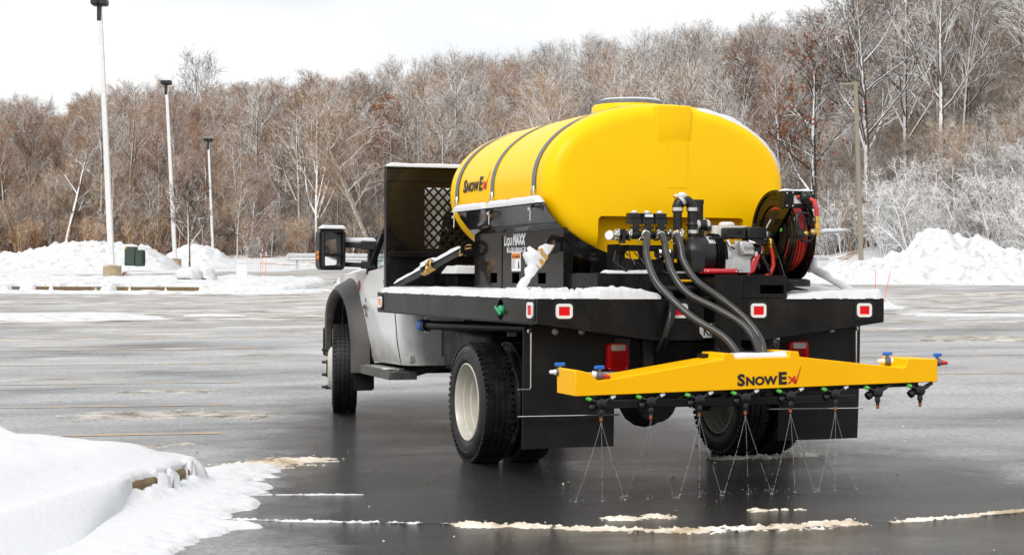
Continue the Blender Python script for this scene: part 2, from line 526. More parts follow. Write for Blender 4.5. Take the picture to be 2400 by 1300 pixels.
def asphalt_mat():
    """winter asphalt: salt-greyed and damp, with a dark lane for sprayed liquid and painted-in truck shade and reflection, and slush film farther off"""
    m = mat('wet_asphalt', (0.03, 0.03, 0.03), 0.3, 0, 0.85)
    _, L, b = nodes(m)
    t = N(m, 'TexCoord')
    sep = N(m, 'SeparateXYZ'); L.new(t.outputs['Object'], sep.inputs[0])
    def math(op, a, c=None, clamp=False):
        n = N(m, 'Math', operation=op); n.use_clamp = clamp
        for k, q in enumerate((a, c)):
            if q is None: continue
            if isinstance(q, (int, float)): n.inputs[k].default_value = q
            else: L.new(q, n.inputs[k])
        return n.outputs[0]
    def mrange(src, a, c, lo=0.0, hi=1.0):
        n = N(m, 'MapRange')
        for k, q in (('From Min', a), ('From Max', c), ('To Min', lo), ('To Max', hi)): n.inputs[k].default_value = q
        L.new(src, n.inputs['Value']); return n.outputs[0]
    def mixc(f, a, c):
        n = N(m, 'Mix', data_type='RGBA')
        for k, q in ((0, f), (6, a), (7, c)):
            if isinstance(q, tuple): n.inputs[k].default_value = (*q, 1)
            else: L.new(q, n.inputs[k])
        return n.outputs[2]
    big = noise_tex(m, 0.45, 6, 0.62, stretch=(0.5, 1.1, 1))
    fine = noise_tex(m, 22, 3, 0.7)
    grain = noise_tex(m, 120, 3, 0.7)
    wob = noise_tex(m, 1.3, 5, 0.65)
    # dark lane: truck shade and reflection painted into the colour, plus spray wetness behind it
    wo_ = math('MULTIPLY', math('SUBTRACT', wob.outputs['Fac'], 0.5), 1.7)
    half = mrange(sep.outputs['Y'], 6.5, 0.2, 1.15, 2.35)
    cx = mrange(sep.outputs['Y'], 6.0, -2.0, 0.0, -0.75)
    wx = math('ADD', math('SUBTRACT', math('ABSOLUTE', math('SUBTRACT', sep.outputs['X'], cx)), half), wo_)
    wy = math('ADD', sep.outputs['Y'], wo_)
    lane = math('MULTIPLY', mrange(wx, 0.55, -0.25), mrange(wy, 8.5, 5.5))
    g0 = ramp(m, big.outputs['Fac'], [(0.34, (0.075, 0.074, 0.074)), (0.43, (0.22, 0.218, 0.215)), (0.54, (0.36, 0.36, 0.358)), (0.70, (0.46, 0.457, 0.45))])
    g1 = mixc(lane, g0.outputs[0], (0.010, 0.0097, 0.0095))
    fr = ramp(m, fine.outputs['Fac'], [(0.3, 0.55), (0.7, 1.45)])
    mu = N(m, 'Mix', data_type='RGBA', blend_type='MULTIPLY'); mu.inputs[0].default_value = 1.0
    L.new(g1, mu.inputs[6]); L.new(fr.outputs[0], mu.inputs[7])
    vo = N(m, 'TexVoronoi', Scale=26.0); L.new(t.outputs['Object'], vo.inputs['Vector'])
    spk = math('MULTIPLY', ramp(m, vo.outputs['Distance'], [(0.03, 1.0), (0.10, 0.0)]).outputs[0], ramp(m, fine.outputs['Fac'], [(0.5, 0.0), (0.62, 1.0)]).outputs[0])
    agg = mixc(spk, mu.outputs[2], (0.42, 0.40, 0.37))
    # slush film in drawn-out streaks, thicker farther up the lot
    st = noise_tex(m, 0.5, 7, 0.68, stretch=(0.22, 1.25, 1.0))
    far = mrange(sep.outputs['Y'], 1.0, 26.0, -0.11, 0.11)
    sm = ramp(m, math('ADD', st.outputs['Fac'], far), [(0.55, 0.0), (0.635, 1.0)])
    sc = noise_tex(m, 1.7, 5, 0.7, stretch=(0.5, 1.2, 1))
    scr = ramp(m, sc.outputs['Fac'], [(0.40, (0.17, 0.13, 0.095)), (0.47, (0.36, 0.32, 0.28)), (0.58, (0.62, 0.60, 0.57))])
    L.new(mixc(sm.outputs[0], agg, scr.outputs[0]), b.inputs['Base Color'])
    rg = ramp(m, big.outputs['Fac'], [(0.34, 0.17), (0.46, 0.40), (0.7, 0.58)])
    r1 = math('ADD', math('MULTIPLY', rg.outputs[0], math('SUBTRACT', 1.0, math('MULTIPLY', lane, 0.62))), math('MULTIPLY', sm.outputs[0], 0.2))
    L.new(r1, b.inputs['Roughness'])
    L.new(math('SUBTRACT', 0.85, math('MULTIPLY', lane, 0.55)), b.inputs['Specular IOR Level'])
    bump(m, grain.outputs['Fac'], 0.8, 0.016)
    return m
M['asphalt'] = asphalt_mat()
M['line_yellow'] = mottled('line_yellow', (0.30, 0.28, 0.25), (0.58, 0.37, 0.18), 5, 0.4, 0.6, lo=0.42, hi=0.62)

def litter_mat():
    m = mat('leaf_litter', (0.1, 0.07, 0.05), 0.95, 0, 0.1)
    _, L, b = nodes(m)
    n = noise_tex(m, 0.8, 7, 0.75)
    L.new(ramp(m, n.outputs['Fac'], [(0.25, (0.14, 0.085, 0.05)), (0.40, (0.26, 0.165, 0.10)), (0.46, (0.36, 0.27, 0.20)), (0.52, (0.74, 0.74, 0.75))]).outputs[0], b.inputs['Base Color'])
    return m
M['litter'] = litter_mat()

# ------------------------------------------------------------------ ground, hillside
def sheet(name, us, vs, zf, m):
    U, V_ = np.meshgrid(np.array(us), np.array(vs), indexing='ij')
    X, Y = uv2xy(U, V_)
    Z = zf(U, V_)
    V = np.stack([X, Y, Z], -1).reshape(-1, 3)
    I = np.arange(U.size).reshape(U.shape)
    F = np.stack([I[:-1, :-1], I[:-1, 1:], I[1:, 1:], I[1:, :-1]], -1).reshape(-1, 4)[:, ::-1]
    return np_object(name, V, F, m)
us = list(np.arange(-60, 0, 4)) + list(np.arange(0, 100, 1.0)) + list(np.arange(100, 125, 2.5))
vs_ = list(np.arange(-200, -40, 8)) + list(np.arange(-40, 40, 1.5)) + list(np.arange(40, 201, 8))
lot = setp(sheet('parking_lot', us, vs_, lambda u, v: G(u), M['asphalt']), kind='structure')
us = list(np.arange(70, 240, 2.0)) + list(np.arange(240, 520, 14))
vs_ = list(np.arange(-420, -90, 15)) + list(np.arange(-90, 90, 2.5)) + list(np.arange(90, 421, 15))
hs = setp(sheet('hillside', us, vs_, lambda u, v: hill(u, v) - 0.08 + 0.10 * sstep(np.interp(np.clip(v / np.maximum(u, 40), -.5, .5), [-.3, 0, .2, .3], [93, 90, 80, 72]) - 6, np.interp(np.clip(v / np.maximum(u, 40), -.5, .5), [-.3, 0, .2, .3], [93, 90, 80, 72]), u), M['litter']), kind='structure')

# parking lines: yellow strips following the lot, 4 mm proud
def strip(x0, x1, yfn, w, zoff=0.004, seg=12):
    mb = MB()
    rows = []
    for i in range(seg + 1):
        x = x0 + (x1 - x0) * i / seg
        y = yfn(x)
        rows.append([(x, y - w / 2, float(Gxy(x, y - w / 2)) + zoff), (x, y + w / 2, float(Gxy(x, y + w / 2)) + zoff)])
    mb.grid(rows, flip=True)
    return mb
Y0S = [0.6, 3.85, 6.62, 9.75, 13.2, 16.4, 19.4, 22.6, 25.8]
XR = [-3.0, -2.45, -1.88, -1.26, -0.35, 0.5, 1.2, 2.0, 2.8]
for k, (yy, xr) in enumerate(zip(Y0S, XR)):
    if k: strip(xr - 5.6, xr, lambda x, yy=yy, xr=xr: yy - 0.115 * (x - xr), 0.10).build('parking_line', M['line_yellow'], smooth=0, kind='structure')
    xl = xr + 8.4
    strip(xl, xl + 5.6, lambda x, yy=yy, xr=xr: yy - 0.115 * (x - xr), 0.10).build('parking_line', M['line_yellow'], smooth=0, kind='structure')
# ------------------------------------------------------------------ forest
def gen_tree(seed, H, r0, first=0.3, nl=14, ang=(30, 62), llen=0.34, nb=7, nt=6, ntl=2, lean=(0, 0), fork=None, wob=0.03,
             up=0.35, twr=0.0085, tl=0.10, leaf=0, stems=1, base_r=0.0):
    """bare tree: (trunk, crown) builders; crown slots 0 bark, 1 twigs, 2 leaves"""
    R = random.Random(seed)
    T, C = MB(), MB()
    def rv(): return Vector((R.uniform(-1, 1), R.uniform(-1, 1), R.uniform(-1, 1)))
    def path(p, d, L, k, wander, lift):
        pts, d = [p.copy()], d.normalized()
        for i in range(k):
            d = (d + rv() * wander + Vector((0, 0, lift)) / k).normalized()
            p = p + d * (L / k)
            pts.append(p)
        return pts
    def seg(mb, pts, ra, rb, n, m):
        k = len(pts)
        mb.tube(pts, [ra + (rb - ra) * (i / (k - 1)) ** 0.8 for i in range(k)], n, m, cap=False)
    def pick(pts, t):
        f = t * (len(pts) - 1)
        i = min(int(f), len(pts) - 2)
        return pts[i].lerp(pts[i + 1], f - i), (pts[i + 1] - pts[i]).normalized()
    def side(d, a):
        o = d.orthogonal().normalized()
        o = Matrix.Rotation(R.uniform(0, 2 * pi), 3, d) @ o
        return d * cos(a) + o * sin(a)
    def limb(p, d, L, r, nb_, lift):
        lp = path(p, d, L, 5, 0.16, lift)
        seg(C, lp, r, 0.25 * r + 0.004, 4, 0)
        for b in range(nb_):
            t = 0.18 + 0.82 * (b + R.random()) / nb_
            q, dd = pick(lp, min(t, 0.99))
            bl = L * (0.50 - 0.28 * t) * R.uniform(0.7, 1.3)
            bp = path(q, side(dd, radians(R.uniform(28, 58))), bl, 3, 0.18, up * 0.6)
            seg(C, bp, max(r * 0.45 * (1.1 - t * 0.6), twr * 1.5), twr * 1.1, 3, 0)
            for w in range(nt):
                tw = 0.12 + 0.88 * (w + R.random()) / nt
                q2, d2 = pick(bp, min(tw, 0.99))
                wl = H * tl * R.uniform(0.5, 1.25) * (1.1 - 0.4 * tw)
                wp = path(q2, side(d2, radians(R.uniform(22, 55))), wl, 2, 0.22, up * 0.5)
                C.tube(wp, [twr, twr * 0.75, twr * 0.45], 3, 1, cap=False)
                for z in range(ntl):
                    q3, d3 = pick(wp, R.uniform(0.25, 0.95))
                    e = q3 + side(d3, radians(R.uniform(25, 50))) * wl * R.uniform(0.3, 0.6)
                    C.tube([q3, e], [twr * 0.7, twr * 0.4], 3, 1, cap=False)
                    if leaf and R.random() < leaf:
                        for _ in range(3):
                            c = e + rv() * 0.10
                            a, b2 = rv().normalized() * 0.085, rv().normalized() * 0.065
                            C.add([c - a, c + b2, c + a, c - b2], [(0, 1, 2, 3)], 2)
    for st in range(stems):
        a0 = R.uniform(0, 2 * pi)
        p0 = Vector((cos(a0) * base_r * (st > 0), sin(a0) * base_r * (st > 0), -0.3))
        ln = Vector((lean[0], lean[1], 1)) + (Vector((cos(a0), sin(a0), 0)) * 0.28 if stems > 1 else Vector((0, 0, 0)))
        h = H * (R.uniform(0.75, 1.0) if stems > 1 else 1)
        tp = path(p0, ln, h * 0.93 + 0.3, 9, wob, 0.0 if stems == 1 else 0.25)
        k = len(tp)
        T.tube(tp, [r0 * (1.25 if i == 0 else 1) * (1 - i / (k - 0.6)) ** 0.75 + 0.008 for i in range(k)], 7, 0, cap=False)
        for l in range(nl):
            t = first + (0.985 - first) * (l + R.random() * 0.8) / nl
            q, dd = pick(tp, t)
            az = l * 2.4 + R.uniform(-0.6, 0.6)
            el = radians(R.uniform(*ang) * (1.0 - 0.35 * (t - first)))
            d = Vector((cos(az) * sin(el), sin(az) * sin(el), cos(el)))
            tt = (t - first) / (1 - first)
            L = H * llen * (1.15 - 0.75 * tt) * R.uniform(0.75, 1.2)
            limb(q, d, L, max(0.44 * r0 * (1 - t) ** 0.6 + 0.010, 0.020), nb, up)
        if fork:
            for ft, fl in fork:
                q, dd = pick(tp, ft)
                az = R.uniform(0, 2 * pi)
                d = (Vector((cos(az), sin(az), 0)) * 0.45 + Vector((0, 0, 1))).normalized()
                fp = path(q, d, H * fl, 6, 0.08, 0.1)
                seg(C, fp, r0 * 0.6 * (1 - ft) ** 0.5, 0.02, 6, 0)
                for l in range(6):
                    q, dd = pick(fp, 0.25 + 0.75 * (l + R.random()) / 6)
                    limb(q, side(dd, radians(R.uniform(30, 50))), H * llen * 0.7, 0.03, nb, up)
    return T, C

def tree_proto(bark, twig, *a, smooth=0, **k):
    T, C = gen_tree(*a, **k)
    return T.mesh('trunk', M[bark], 60), C.mesh('crown', [M[bark], M[twig], M['rust_leaf']], 0)

PROTO = {
 'grey': [tree_proto('bark_grey', 'twig_brown', 11, 10.5, 0.15, nl=15), tree_proto('bark_grey', 'twig_grey', 12, 11.5, 0.17, first=0.38, nl=14, ang=(24, 50)),
          tree_proto('bark_grey', 'twig_brown', 13, 9.0, 0.11, first=0.25, nl=15, llen=0.30)],
 'tan': [tree_proto('bark_tan', 'twig_tan', 21, 9.5, 0.15, first=0.2, nl=16, ang=(26, 58), llen=0.42, fork=[(0.25, 0.6)]),
         tree_proto('bark_tan', 'twig_tan', 22, 8.5, 0.12, first=0.22, nl=15, ang=(20, 46), llen=0.42, fork=[(0.18, 0.65), (0.3, 0.5)])],
 'pale': [tree_proto('bark_pale', 'twig_grey', 31, 11.0, 0.13, first=0.35, nl=13, ang=(26, 50), llen=0.26),
          tree_proto('bark_pale', 'twig_brown', 32, 10.0, 0.12, first=0.3, nl=14, ang=(28, 55), llen=0.30, lean=(0.12, 0.05))],
 'red': [tree_proto('bark_grey', 'twig_red', 41, 9.5, 0.13, first=0.28, nl=17, ang=(25, 55), llen=0.36, nt=8),
         tree_proto('bark_grey', 'twig_red', 42, 10.5, 0.15, first=0.3, nl=16, ang=(22, 50), llen=0.34, nt=8)],
 'dark': [tree_proto('bark_dark', 'twig_dark', 51, 12.5, 0.14, first=0.33, nl=15, ang=(24, 52), llen=0.36, fork=[(0.4, 0.5)]),
          tree_proto('bark_dark', 'twig_dark', 52, 12.0, 0.125, first=0.36, nl=15, ang=(22, 46), llen=0.33)],
}
KLAB = {'grey': 'bare grey brown tree', 'tan': 'bare yellowish brown forked tree', 'pale': 'bare pale trunked tree', 'red': 'bare reddish twigged tree', 'dark': 'tall dark branched tree'}
def zone(q, dep):
    z = ['left of the first light pole', 'between first and second light poles', 'between second and third light poles', 'between third light pole and headboard',
         'behind the headboard and tank front', 'behind the tank rear', 'between tank and bronze pole', 'right of the bronze pole'][int(np.searchsorted([-0.245, -0.205, -0.18, -0.075, 0.03, 0.165, 0.212], q))]
    return (', front row, ' if dep < 8 else (', mid slope, ' if dep < 20 else ', upper slope, ')) + z
def put_tree(u, v, protos, sc, rz, label, group=None, name='bare_tree', cat='tree', z=None):
    x, y = uv2xy(u, v)
    e = thing(name, label, cat, (x, y, float(hill(u, v)) if z is None else z), group)
    e.rotation_euler = (0, 0, rz)
    e.scale = (sc, sc, sc)
    for nm, me in zip(('trunk', 'crown'), protos):
        o = bpy.data.objects.new(nm, me)
        COL.objects.link(o)
        o.parent = e
    return e

RF = random.Random(7)
def front(q): return float(np.interp(q, [-0.5, -0.31, -0.05, 0.12, 0.24, 0.31, 0.5], [105, 104, 98, 90, 82, 78, 76]))
spots = []
for i in range(42):
    u = 74 + i * 3.5
    if u > 214: break
    hw = 0.325 * u + 5
    nv = int(2 * hw / 3.3)
    for j in range(nv):
        uu = u + RF.uniform(-1.6, 1.6)
        v = -hw + 2 * hw * (j + RF.random()) / nv
        q = v / uu
        if uu < front(q) + RF.uniform(0, 3): continue
        spots.append((uu - front(q) * 0.6, uu, v, q))
spots.sort()
def kind_for(u, v, q):
    r = RF.random()
    a = float(fbm(np.array([u * 0.045]), np.array([v * 0.045]), 91, 3)[0])
    if q > 0.205: w = [('dark', 0.38), ('grey', 0.42), ('pale', 0.16), ('tan', 0.05), ('red', 0.07)]
    elif q > -0.09: w = [('dark', 0.02), ('grey', 0.46), ('pale', 0.26), ('tan', 0.13), ('red', 0.10)]
    else: w = [('dark', 0.0), ('grey', 0.26), ('pale', 0.12), ('tan', 0.28), ('red', 0.34)]
    if a > 0.56: w = [(k, p * (2.2 if k == 'red' else 1)) for k, p in w]
    if a < 0.44: w = [(k, p * (2.2 if k == 'tan' else 1)) for k, p in w]
    t = sum(p for _, p in w); r *= t
    for k, p in w:
        r -= p
        if r <= 0: return k
    return 'grey'
NIND = 282
far_pts = {k: [] for k in PROTO}
for n, (_, u, v, q) in enumerate(spots):
    k = kind_for(u, v, q)
    sc = RF.uniform(0.78, 1.12) * (1.08 if q > 0.2 else float(np.interp(q, [-0.2, 0.0], [0.90, 0.97])))
    if n < NIND:
        p = RF.choice(PROTO[k])
        put_tree(u, v, p, sc * 0.95, RF.uniform(0, 6.28), KLAB[k] + zone(q, u - front(q)), 'bare trees on the wooded hillside')
    else:
        far_pts[k].append((u, v, sc))
# a few trees that stand out by themselves
oak = tree_proto('bark_grey', 'twig_brown', 61, 9.2, 0.14, first=0.35, nl=14, ang=(35, 70), llen=0.32, leaf=0.55)
put_tree(106, -7.6, oak, 1.0, 0.4, 'tree still holding rusty orange leaves above the black headboard')
oak2 = tree_proto('bark_dark', 'twig_dark', 62, 10.3, 0.19, first=0.30, nl=15, ang=(30, 66), llen=0.36, leaf=0.28)
put_tree(84, 15.4, oak2, 1.0, 2.1, 'dark trunked tree with scattered rusty leaves left of the bronze light pole')
big = tree_proto('bark_dark', 'twig_dark', 63, 12.8, 0.18, first=0.38, nl=16, ang=(25, 60), llen=0.36, fork=[(0.4, 0.5)])
put_tree(83, 18.0, big, 1.0, 1.0, 'tall dark forked tree just right of the bronze light pole')
tanf = tree_proto('bark_tan', 'twig_tan', 64, 9.5, 0.17, first=0.25, nl=15, ang=(24, 52), llen=0.40, fork=[(0.28, 0.6), (0.34, 0.5)])
put_tree(98, -11.6, tanf, 1.0, 0.0, 'many forked tan tree between the truck mirror and the far light pole')
lean_t = tree_proto('bark_pale', 'twig_brown', 65, 9.0, 0.15, first=0.4, nl=11, ang=(35, 65), llen=0.30, lean=(-0.42, 0.1), fork=[(0.3, 0.4)])
put_tree(97, -7.9, lean_t, 1.0, 0.35, 'pale snow streaked tree leaning left beside the black headboard')
put_tree(186, -35.5, PROTO['dark'][0], 1.15, 0.3, 'lone dark tree standing above the ridge between the light poles')
orn = tree_proto('bark_grey', 'twig_dark', 66, 4.1, 0.075, first=0.32, nl=14, ang=(35, 68), llen=0.44, twr=0.011, nb=6, nt=7)
put_tree(79, -15.5, orn, 1.0, 0.0, 'small dark twigged ornamental tree in front of the rounded snow heap', z=float(G(79)))
dead = tree_proto('bark_grey', 'twig_grey', 67, 7.5, 0.16, first=0.35, nl=8, ang=(40, 75), llen=0.34, nb=5, nt=4, ntl=1, lean=(0.3, 0))
put_tree(101, -27.5, dead, 1.0, 0.9, 'crooked half dead tree with bare snags behind the left snow bank')

def gn_scatter(name, pts, protos, smin, smax, zf, label, sink=0.0, seed=0):
    """one object that stands for a far mass: points carrying copies of the prototypes"""
    col = bpy.data.collections.new(name + '_sources')
    for T, C in protos:
        o = bpy.data.objects.new('source', C)
        # trunk and crown in one source
        bm = bmesh.new(); bm.from_mesh(C)
        if T is not None:
            k0 = len(bm.faces); bm.from_mesh(T)
        me = bpy.data.meshes.new('source'); bm.to_mesh(me); bm.free()
        for mt in C.materials: me.materials.append(mt)
        o.data = me
        col.objects.link(o)
    V = []
    for u, v in pts:
        x, y = uv2xy(u, v)
        V.append((x, y, float(zf(u, v)) - sink))
    me = bpy.data.meshes.new(name)
    me.from_pydata(V, [], [])
    ob = bpy.data.objects.new(name, me)
    COL.objects.link(ob)
    ng = bpy.data.node_groups.new(name, 'GeometryNodeTree')
    ng.interface.new_socket('Geometry', in_out='INPUT', socket_type='NodeSocketGeometry')
    ng.interface.new_socket('Geometry', in_out='OUTPUT', socket_type='NodeSocketGeometry')
    A = ng.nodes.new
    gi, go = A('NodeGroupInput'), A('NodeGroupOutput')
    ci = A('GeometryNodeCollectionInfo')
    ci.inputs['Collection'].default_value = col
    ci.inputs['Separate Children'].default_value = True
    ci.inputs['Reset Children'].default_value = True
    ip = A('GeometryNodeInstanceOnPoints')
    ip.inputs['Pick Instance'].default_value = True
    rr = A('FunctionNodeRandomValue'); rr.data_type = 'FLOAT_VECTOR'
    rr.inputs[0].default_value = (-0.06, -0.06, 0); rr.inputs[1].default_value = (0.06, 0.06, 6.283)
    rs = A('FunctionNodeRandomValue'); rs.data_type = 'FLOAT'
    rs.inputs[2].default_value = smin; rs.inputs[3].default_value = smax
    rs.inputs['Seed'].default_value = 5 + seed
    L = ng.links.new
    L(gi.outputs[0], ip.inputs['Points'])
    L(ci.outputs[0], ip.inputs['Instance'])
    L(rr.outputs[0], ip.inputs['Rotation'])
    L(rs.outputs[1], ip.inputs['Scale'])
    L(ip.outputs[0], go.inputs[0])
    md = ob.modifiers.new('scatter', 'NODES')
    md.node_group = ng
    return setp(ob, label, None, None, 'stuff')
for i in range(620):   # the wood goes on beyond both edges of the view
    q = RF.choice([-1, -1, -1, 1]) * RF.uniform(0.36, 1.35); u = front(max(-0.5, min(0.5, q))) + abs(RF.gauss(0, 30)) - 6
    far_pts[RF.choice(['grey', 'grey', 'tan', 'red', 'pale', 'dark'])].append((u, q * u, 1.0))
for k, pts in far_pts.items():
    if pts:
        gn_scatter('far_woods', [(u, v) for u, v, _ in pts], PROTO[k], 0.72, 1.04, hill, 'bare woods covering the upper hillside', seed=len(pts))

# brush and saplings at the foot of the wood
def brush(seed, bark, twig, H, **k):
    T, C = gen_tree(seed, H, 0.019, first=0.12, nl=7, ang=(20, 48), llen=0.48, nb=5, nt=5, ntl=1, stems=5, base_r=0.4, twr=0.0065, wob=0.06, **k)
    return T.mesh('stems', M[bark], 0), C.mesh('twigs', [M[bark], M[twig], M['rust_leaf']], 0)
BR = [brush(71, 'twig_brown', 'twig_brown', 2.6), brush(72, 'twig_red', 'twig_red', 2.2), brush(73, 'twig_tan', 'twig_tan', 2.9)]
BS = [brush(74, 'twig_snow', 'twig_snow', 2.5, up=0.1), brush(75, 'twig_snow', 'twig_snow', 3.0, up=0.0), brush(76, 'twig_grey', 'twig_snow', 2.2, up=0.2)]
pb, ps, sap = [], [], []
for i in range(2600):
    q = RF.uniform(-0.36, 0.36)
    u = front(q) - 2.5 + abs(RF.gauss(0, 24))
    v = q * u
    snowy = RF.random() < float(np.interp(q, [-0.3, 0.05, 0.17, 0.31], [0.06, 0.22, 0.62, 0.9])) * float(np.interp(u - front(q), [0, 14, 40], [1.0, 0.75, 0.35]))
    if i % 4 == 0: sap.append((u, v))
    else: (ps if snowy else pb).append((u, v))
gn_scatter('saplings', sap, [PROTO['grey'][2], PROTO['tan'][1], PROTO['red'][0], PROTO['pale'][1], PROTO['tan'][0]], 0.26, 0.62, hill, 'thin saplings crowding the foot of the wood', 0.1, 9)
gn_scatter('undergrowth', pb, BR, 0.30, 1.15, hill, 'brown brush and saplings under the hillside trees', 0.1, 3)
gn_scatter('undergrowth', ps, BS, 0.35, 1.3, hill, 'snow covered brush under the hillside trees', 0.1, 4)
# snow laden bushes on the right bank, each its own
big_b = [brush(77, 'twig_snow', 'twig_snow', 3.6, up=-0.05), brush(78, 'twig_snow', 'twig_snow', 3.2, up=-0.2), brush(79, 'twig_grey', 'twig_snow', 3.8, up=0.0)]
for i in range(48):
    q = 0.19 + 0.14 * (i + RF.random()) ** 0.8 / 48 ** 0.8
    u = front(q) - RF.uniform(0.0, 9.0) * float(np.interp(q, [0.19, 0.27], [0.3, 1]))
    x, y = uv2xy(u, q * u)
    e = thing('snowy_bush', 'snow dusted bush beside the bronze light pole' if q < 0.217 else ('snow laden bush behind the left shoulder of the right snow pile' if q < 0.25 else ('snow laden bush behind the peak of the right snow pile' if q < 0.285 else 'snow laden bush rising at the right edge behind the snow pile')), 'bush', (x, y, float(hill(u, q * u)) - 0.1), 'snowy bushes at the wood edge')
    e.rotation_euler = (0, 0, RF.uniform(0, 6.28)); s_ = RF.uniform(0.45, 1.2); e.scale = (s_,) * 3
    for nm, me in zip(('stem', 'crown'), RF.choice(big_b)):
        o = bpy.data.objects.new(nm, me); COL.objects.link(o); o.parent = e

# ------------------------------------------------------------------ snow banks and islands of the lot
def px2v(px, u): return (px - 1200) / 3857.3 * u
def bank(name, u, prof, depth, label, m='snow_far', res=0.13, rough=0.30, seed=1, zf=None):
    """ploughed bank: profile [(px of the photograph converted to v, height)] swept over a depth"""
    pv = [p[0] for p in prof]; ph = [p[1] for p in prof]
    def h(U, V):
        hh = np.interp(V, pv, ph, left=-0.3, right=-0.3)
        t = (U - u) / depth
        cross = np.clip(np.where(t < 0.45, sstep(0, 0.45, t) ** 0.7, 1 - sstep(0.55, 1.0, t)), 0, 1)
        n = fbm(U * 1.1, V * 1.1, seed, 5) - 0.5
        ch = np.abs(fbm(U * 2.3, V * 2.3, seed + 40, 4) - 0.5) * 2
        return hh * cross * (1 + rough * 2.2 * n) + 0.25 * rough * n * cross + (0.34 * (ch - 0.25) + 0.16 * (np.abs(fbm(U * 6, V * 6, seed + 60, 3) - 0.5) * 2 - 0.25)) * np.minimum(1, hh) * np.minimum(1, cross * 3) - 0.02
    return snow_field(name, u - 0.6, u + depth, min(pv) - 0.5, max(pv) + 0.5, res, h, zf or (lambda U, V: G(U)), M[m], uv=True, label=label)
P = px2v
bank('snow_bank', 74, [(-34, 0.3), (-28, 0.7), (P(0, 75), 0.75), (P(60, 75), 0.95), (P(100, 75), 1.15), (P(150, 75), 1.3), (P(200, 75), 1.32), (P(265, 75), 1.22), (P(330, 75), 1.0), (P(375, 75), 0.5), (P(400, 75), 0)], 6.0,
     'long ploughed snow bank behind the nearest light pole', seed=3, rough=0.12)
bank('snow_bank', 86, [(P(365, 88), 0), (P(395, 88), 0.7), (P(425, 88), 1.0), (P(445, 88), 1.2), (P(480, 88), 1.15), (P(505, 88), 0.85), (P(530, 88), 0.4), (P(560, 88), 0.15), (P(700, 88), 0.0)], 5.5,
     'rounded snow heap behind the small dark twigged tree', seed=5, rough=0.12)
bank('snow_bank', 57, [(P(1895, 58.5), 0), (P(1940, 58.5), 0.42), (P(1990, 58.5), 0.78), (P(2050, 58.5), 0.80), (P(2100, 58.5), 0.70), (P(2140, 58.5), 1.0), (P(2190, 58.5), 1.55), (P(2235, 58.5), 1.80), (P(2290, 58.5), 1.60), (P(2340, 58.5), 1.28), (P(2400, 58.5), 1.25), (P(2520, 58.5), 1.2), (P(2700, 58.5), 0.1)], 6.5,
     'tall ploughed snow pile at the right edge of the lot', seed=8, res=0.12, rough=0.34)
bank('snow_bank', 39.6, [(P(1840, 40), 0), (P(1900, 40), 0.22), (P(1990, 40), 0.36), (P(2060, 40), 0.33), (P(2095, 40), 0.18), (P(2120, 40), 0.05), (P(2150, 40), 0.02)], 2.2,
     'low snow heap just right of the truck bed', seed=12, res=0.06, rough=0.3)
bank('snow_bank', 92, [(-36, 0.4), (-24, 0.5), (-16, 0.3), (-5, 0.35), (5, 0.3), (14, 0.5), (22, 0.8), (30, 1.0)], 9,
     'snow verge along the foot of the wood', seed=15, res=0.4, rough=0.3)
bank('snow_bank', 68, [(10.2, 0.10), (14, 0.16), (20, 0.20), (27, 0.22), (33, 0.2)], 19, 'snow covered bank under the bushes behind the right snow pile', seed=17, res=0.25, rough=0.2, zf=lambda U, V: np.maximum(hill(U, V), G(U)) - 0.03)
# snow left lying on the lot
def sheet_snow(name, poly, label, m='snow_far', res=0.2, amp=0.03, edge=0.5, ns=1.0, seed=1, stretch=(1, 1), uv=True, thr=0.0):
    P_ = np.array(poly, float)
    x0, y0 = P_.min(0) - edge; x1, y1 = P_.max(0) + edge
    def h(X, Y):
        d = poly_sd(X, Y, P_)
        n = fbm(X * ns * stretch[0], Y * ns * stretch[1], seed, 5) - 0.5
        return np.clip((d / edge + n * 2.4 - thr), -1, 1.0) * amp * (0.8 + 0.6 * n)
    return snow_field(name, x0, x1, y0, y1, res, h, (lambda U, V: G(U)) if uv else (lambda X, Y: Gxy(X, Y)), M[m], uv=uv, label=label, dip=0.006)
sheet_snow('snow_patch', [(58, -30), (75, -30), (75, P(560, 75)), (68, P(330, 70)), (66, P(100, 66)), (60, P(100, 60))], 'trampled snow between the island and the left snow bank', res=0.22, edge=1.2, seed=21, stretch=(1, 0.4), thr=-0.2)
sheet_snow('snow_patch', [(76, P(380, 76)), (92, P(380, 90)), (92, 6), (82, 3), (80, P(700, 80)), (75, P(640, 75)), (73, P(430, 73))], 'snow covered verge in front of the guard rail', res=0.3, edge=1.0, seed=22, thr=-0.3)
sheet_snow('snow_patch', [(33.2, -16), (36.5, -16), (36.8, P(200, 36)), (35.6, P(360, 35.6)), (34.2, P(380, 34.2)), (33.5, P(180, 33.5))], 'long drift of thin snow across the left of the lot', res=0.1, edge=0.6, seed=23, stretch=(1.6, 0.35))
sheet_snow('snow_patch', [(35.2, P(420, 35)), (36.4, P(430, 36)), (36.4, P(560, 36)), (35.4, P(590, 35))], 'small streak of snow on the lot beyond the mirror', res=0.08, edge=0.4, seed=24, stretch=(1.6, 0.35))
sheet_snow('snow_patch', [(36.5, P(2130, 37)), (37.6, P(2160, 37)), (37.6, P(2420, 37)), (36.6, P(2420, 37))], 'streak of thin snow on the lot right of the truck', res=0.08, edge=0.45, seed=25, stretch=(1.6, 0.35))
sheet_snow('snow_patch', [(28.5, P(2180, 29)), (29.6, P(2200, 29)), (29.6, P(2420, 29)), (28.6, P(2420, 29))], 'worn snow streak between the right parking lines', m='slush_thin', res=0.07, edge=0.5, seed=26, stretch=(1.6, 0.35))

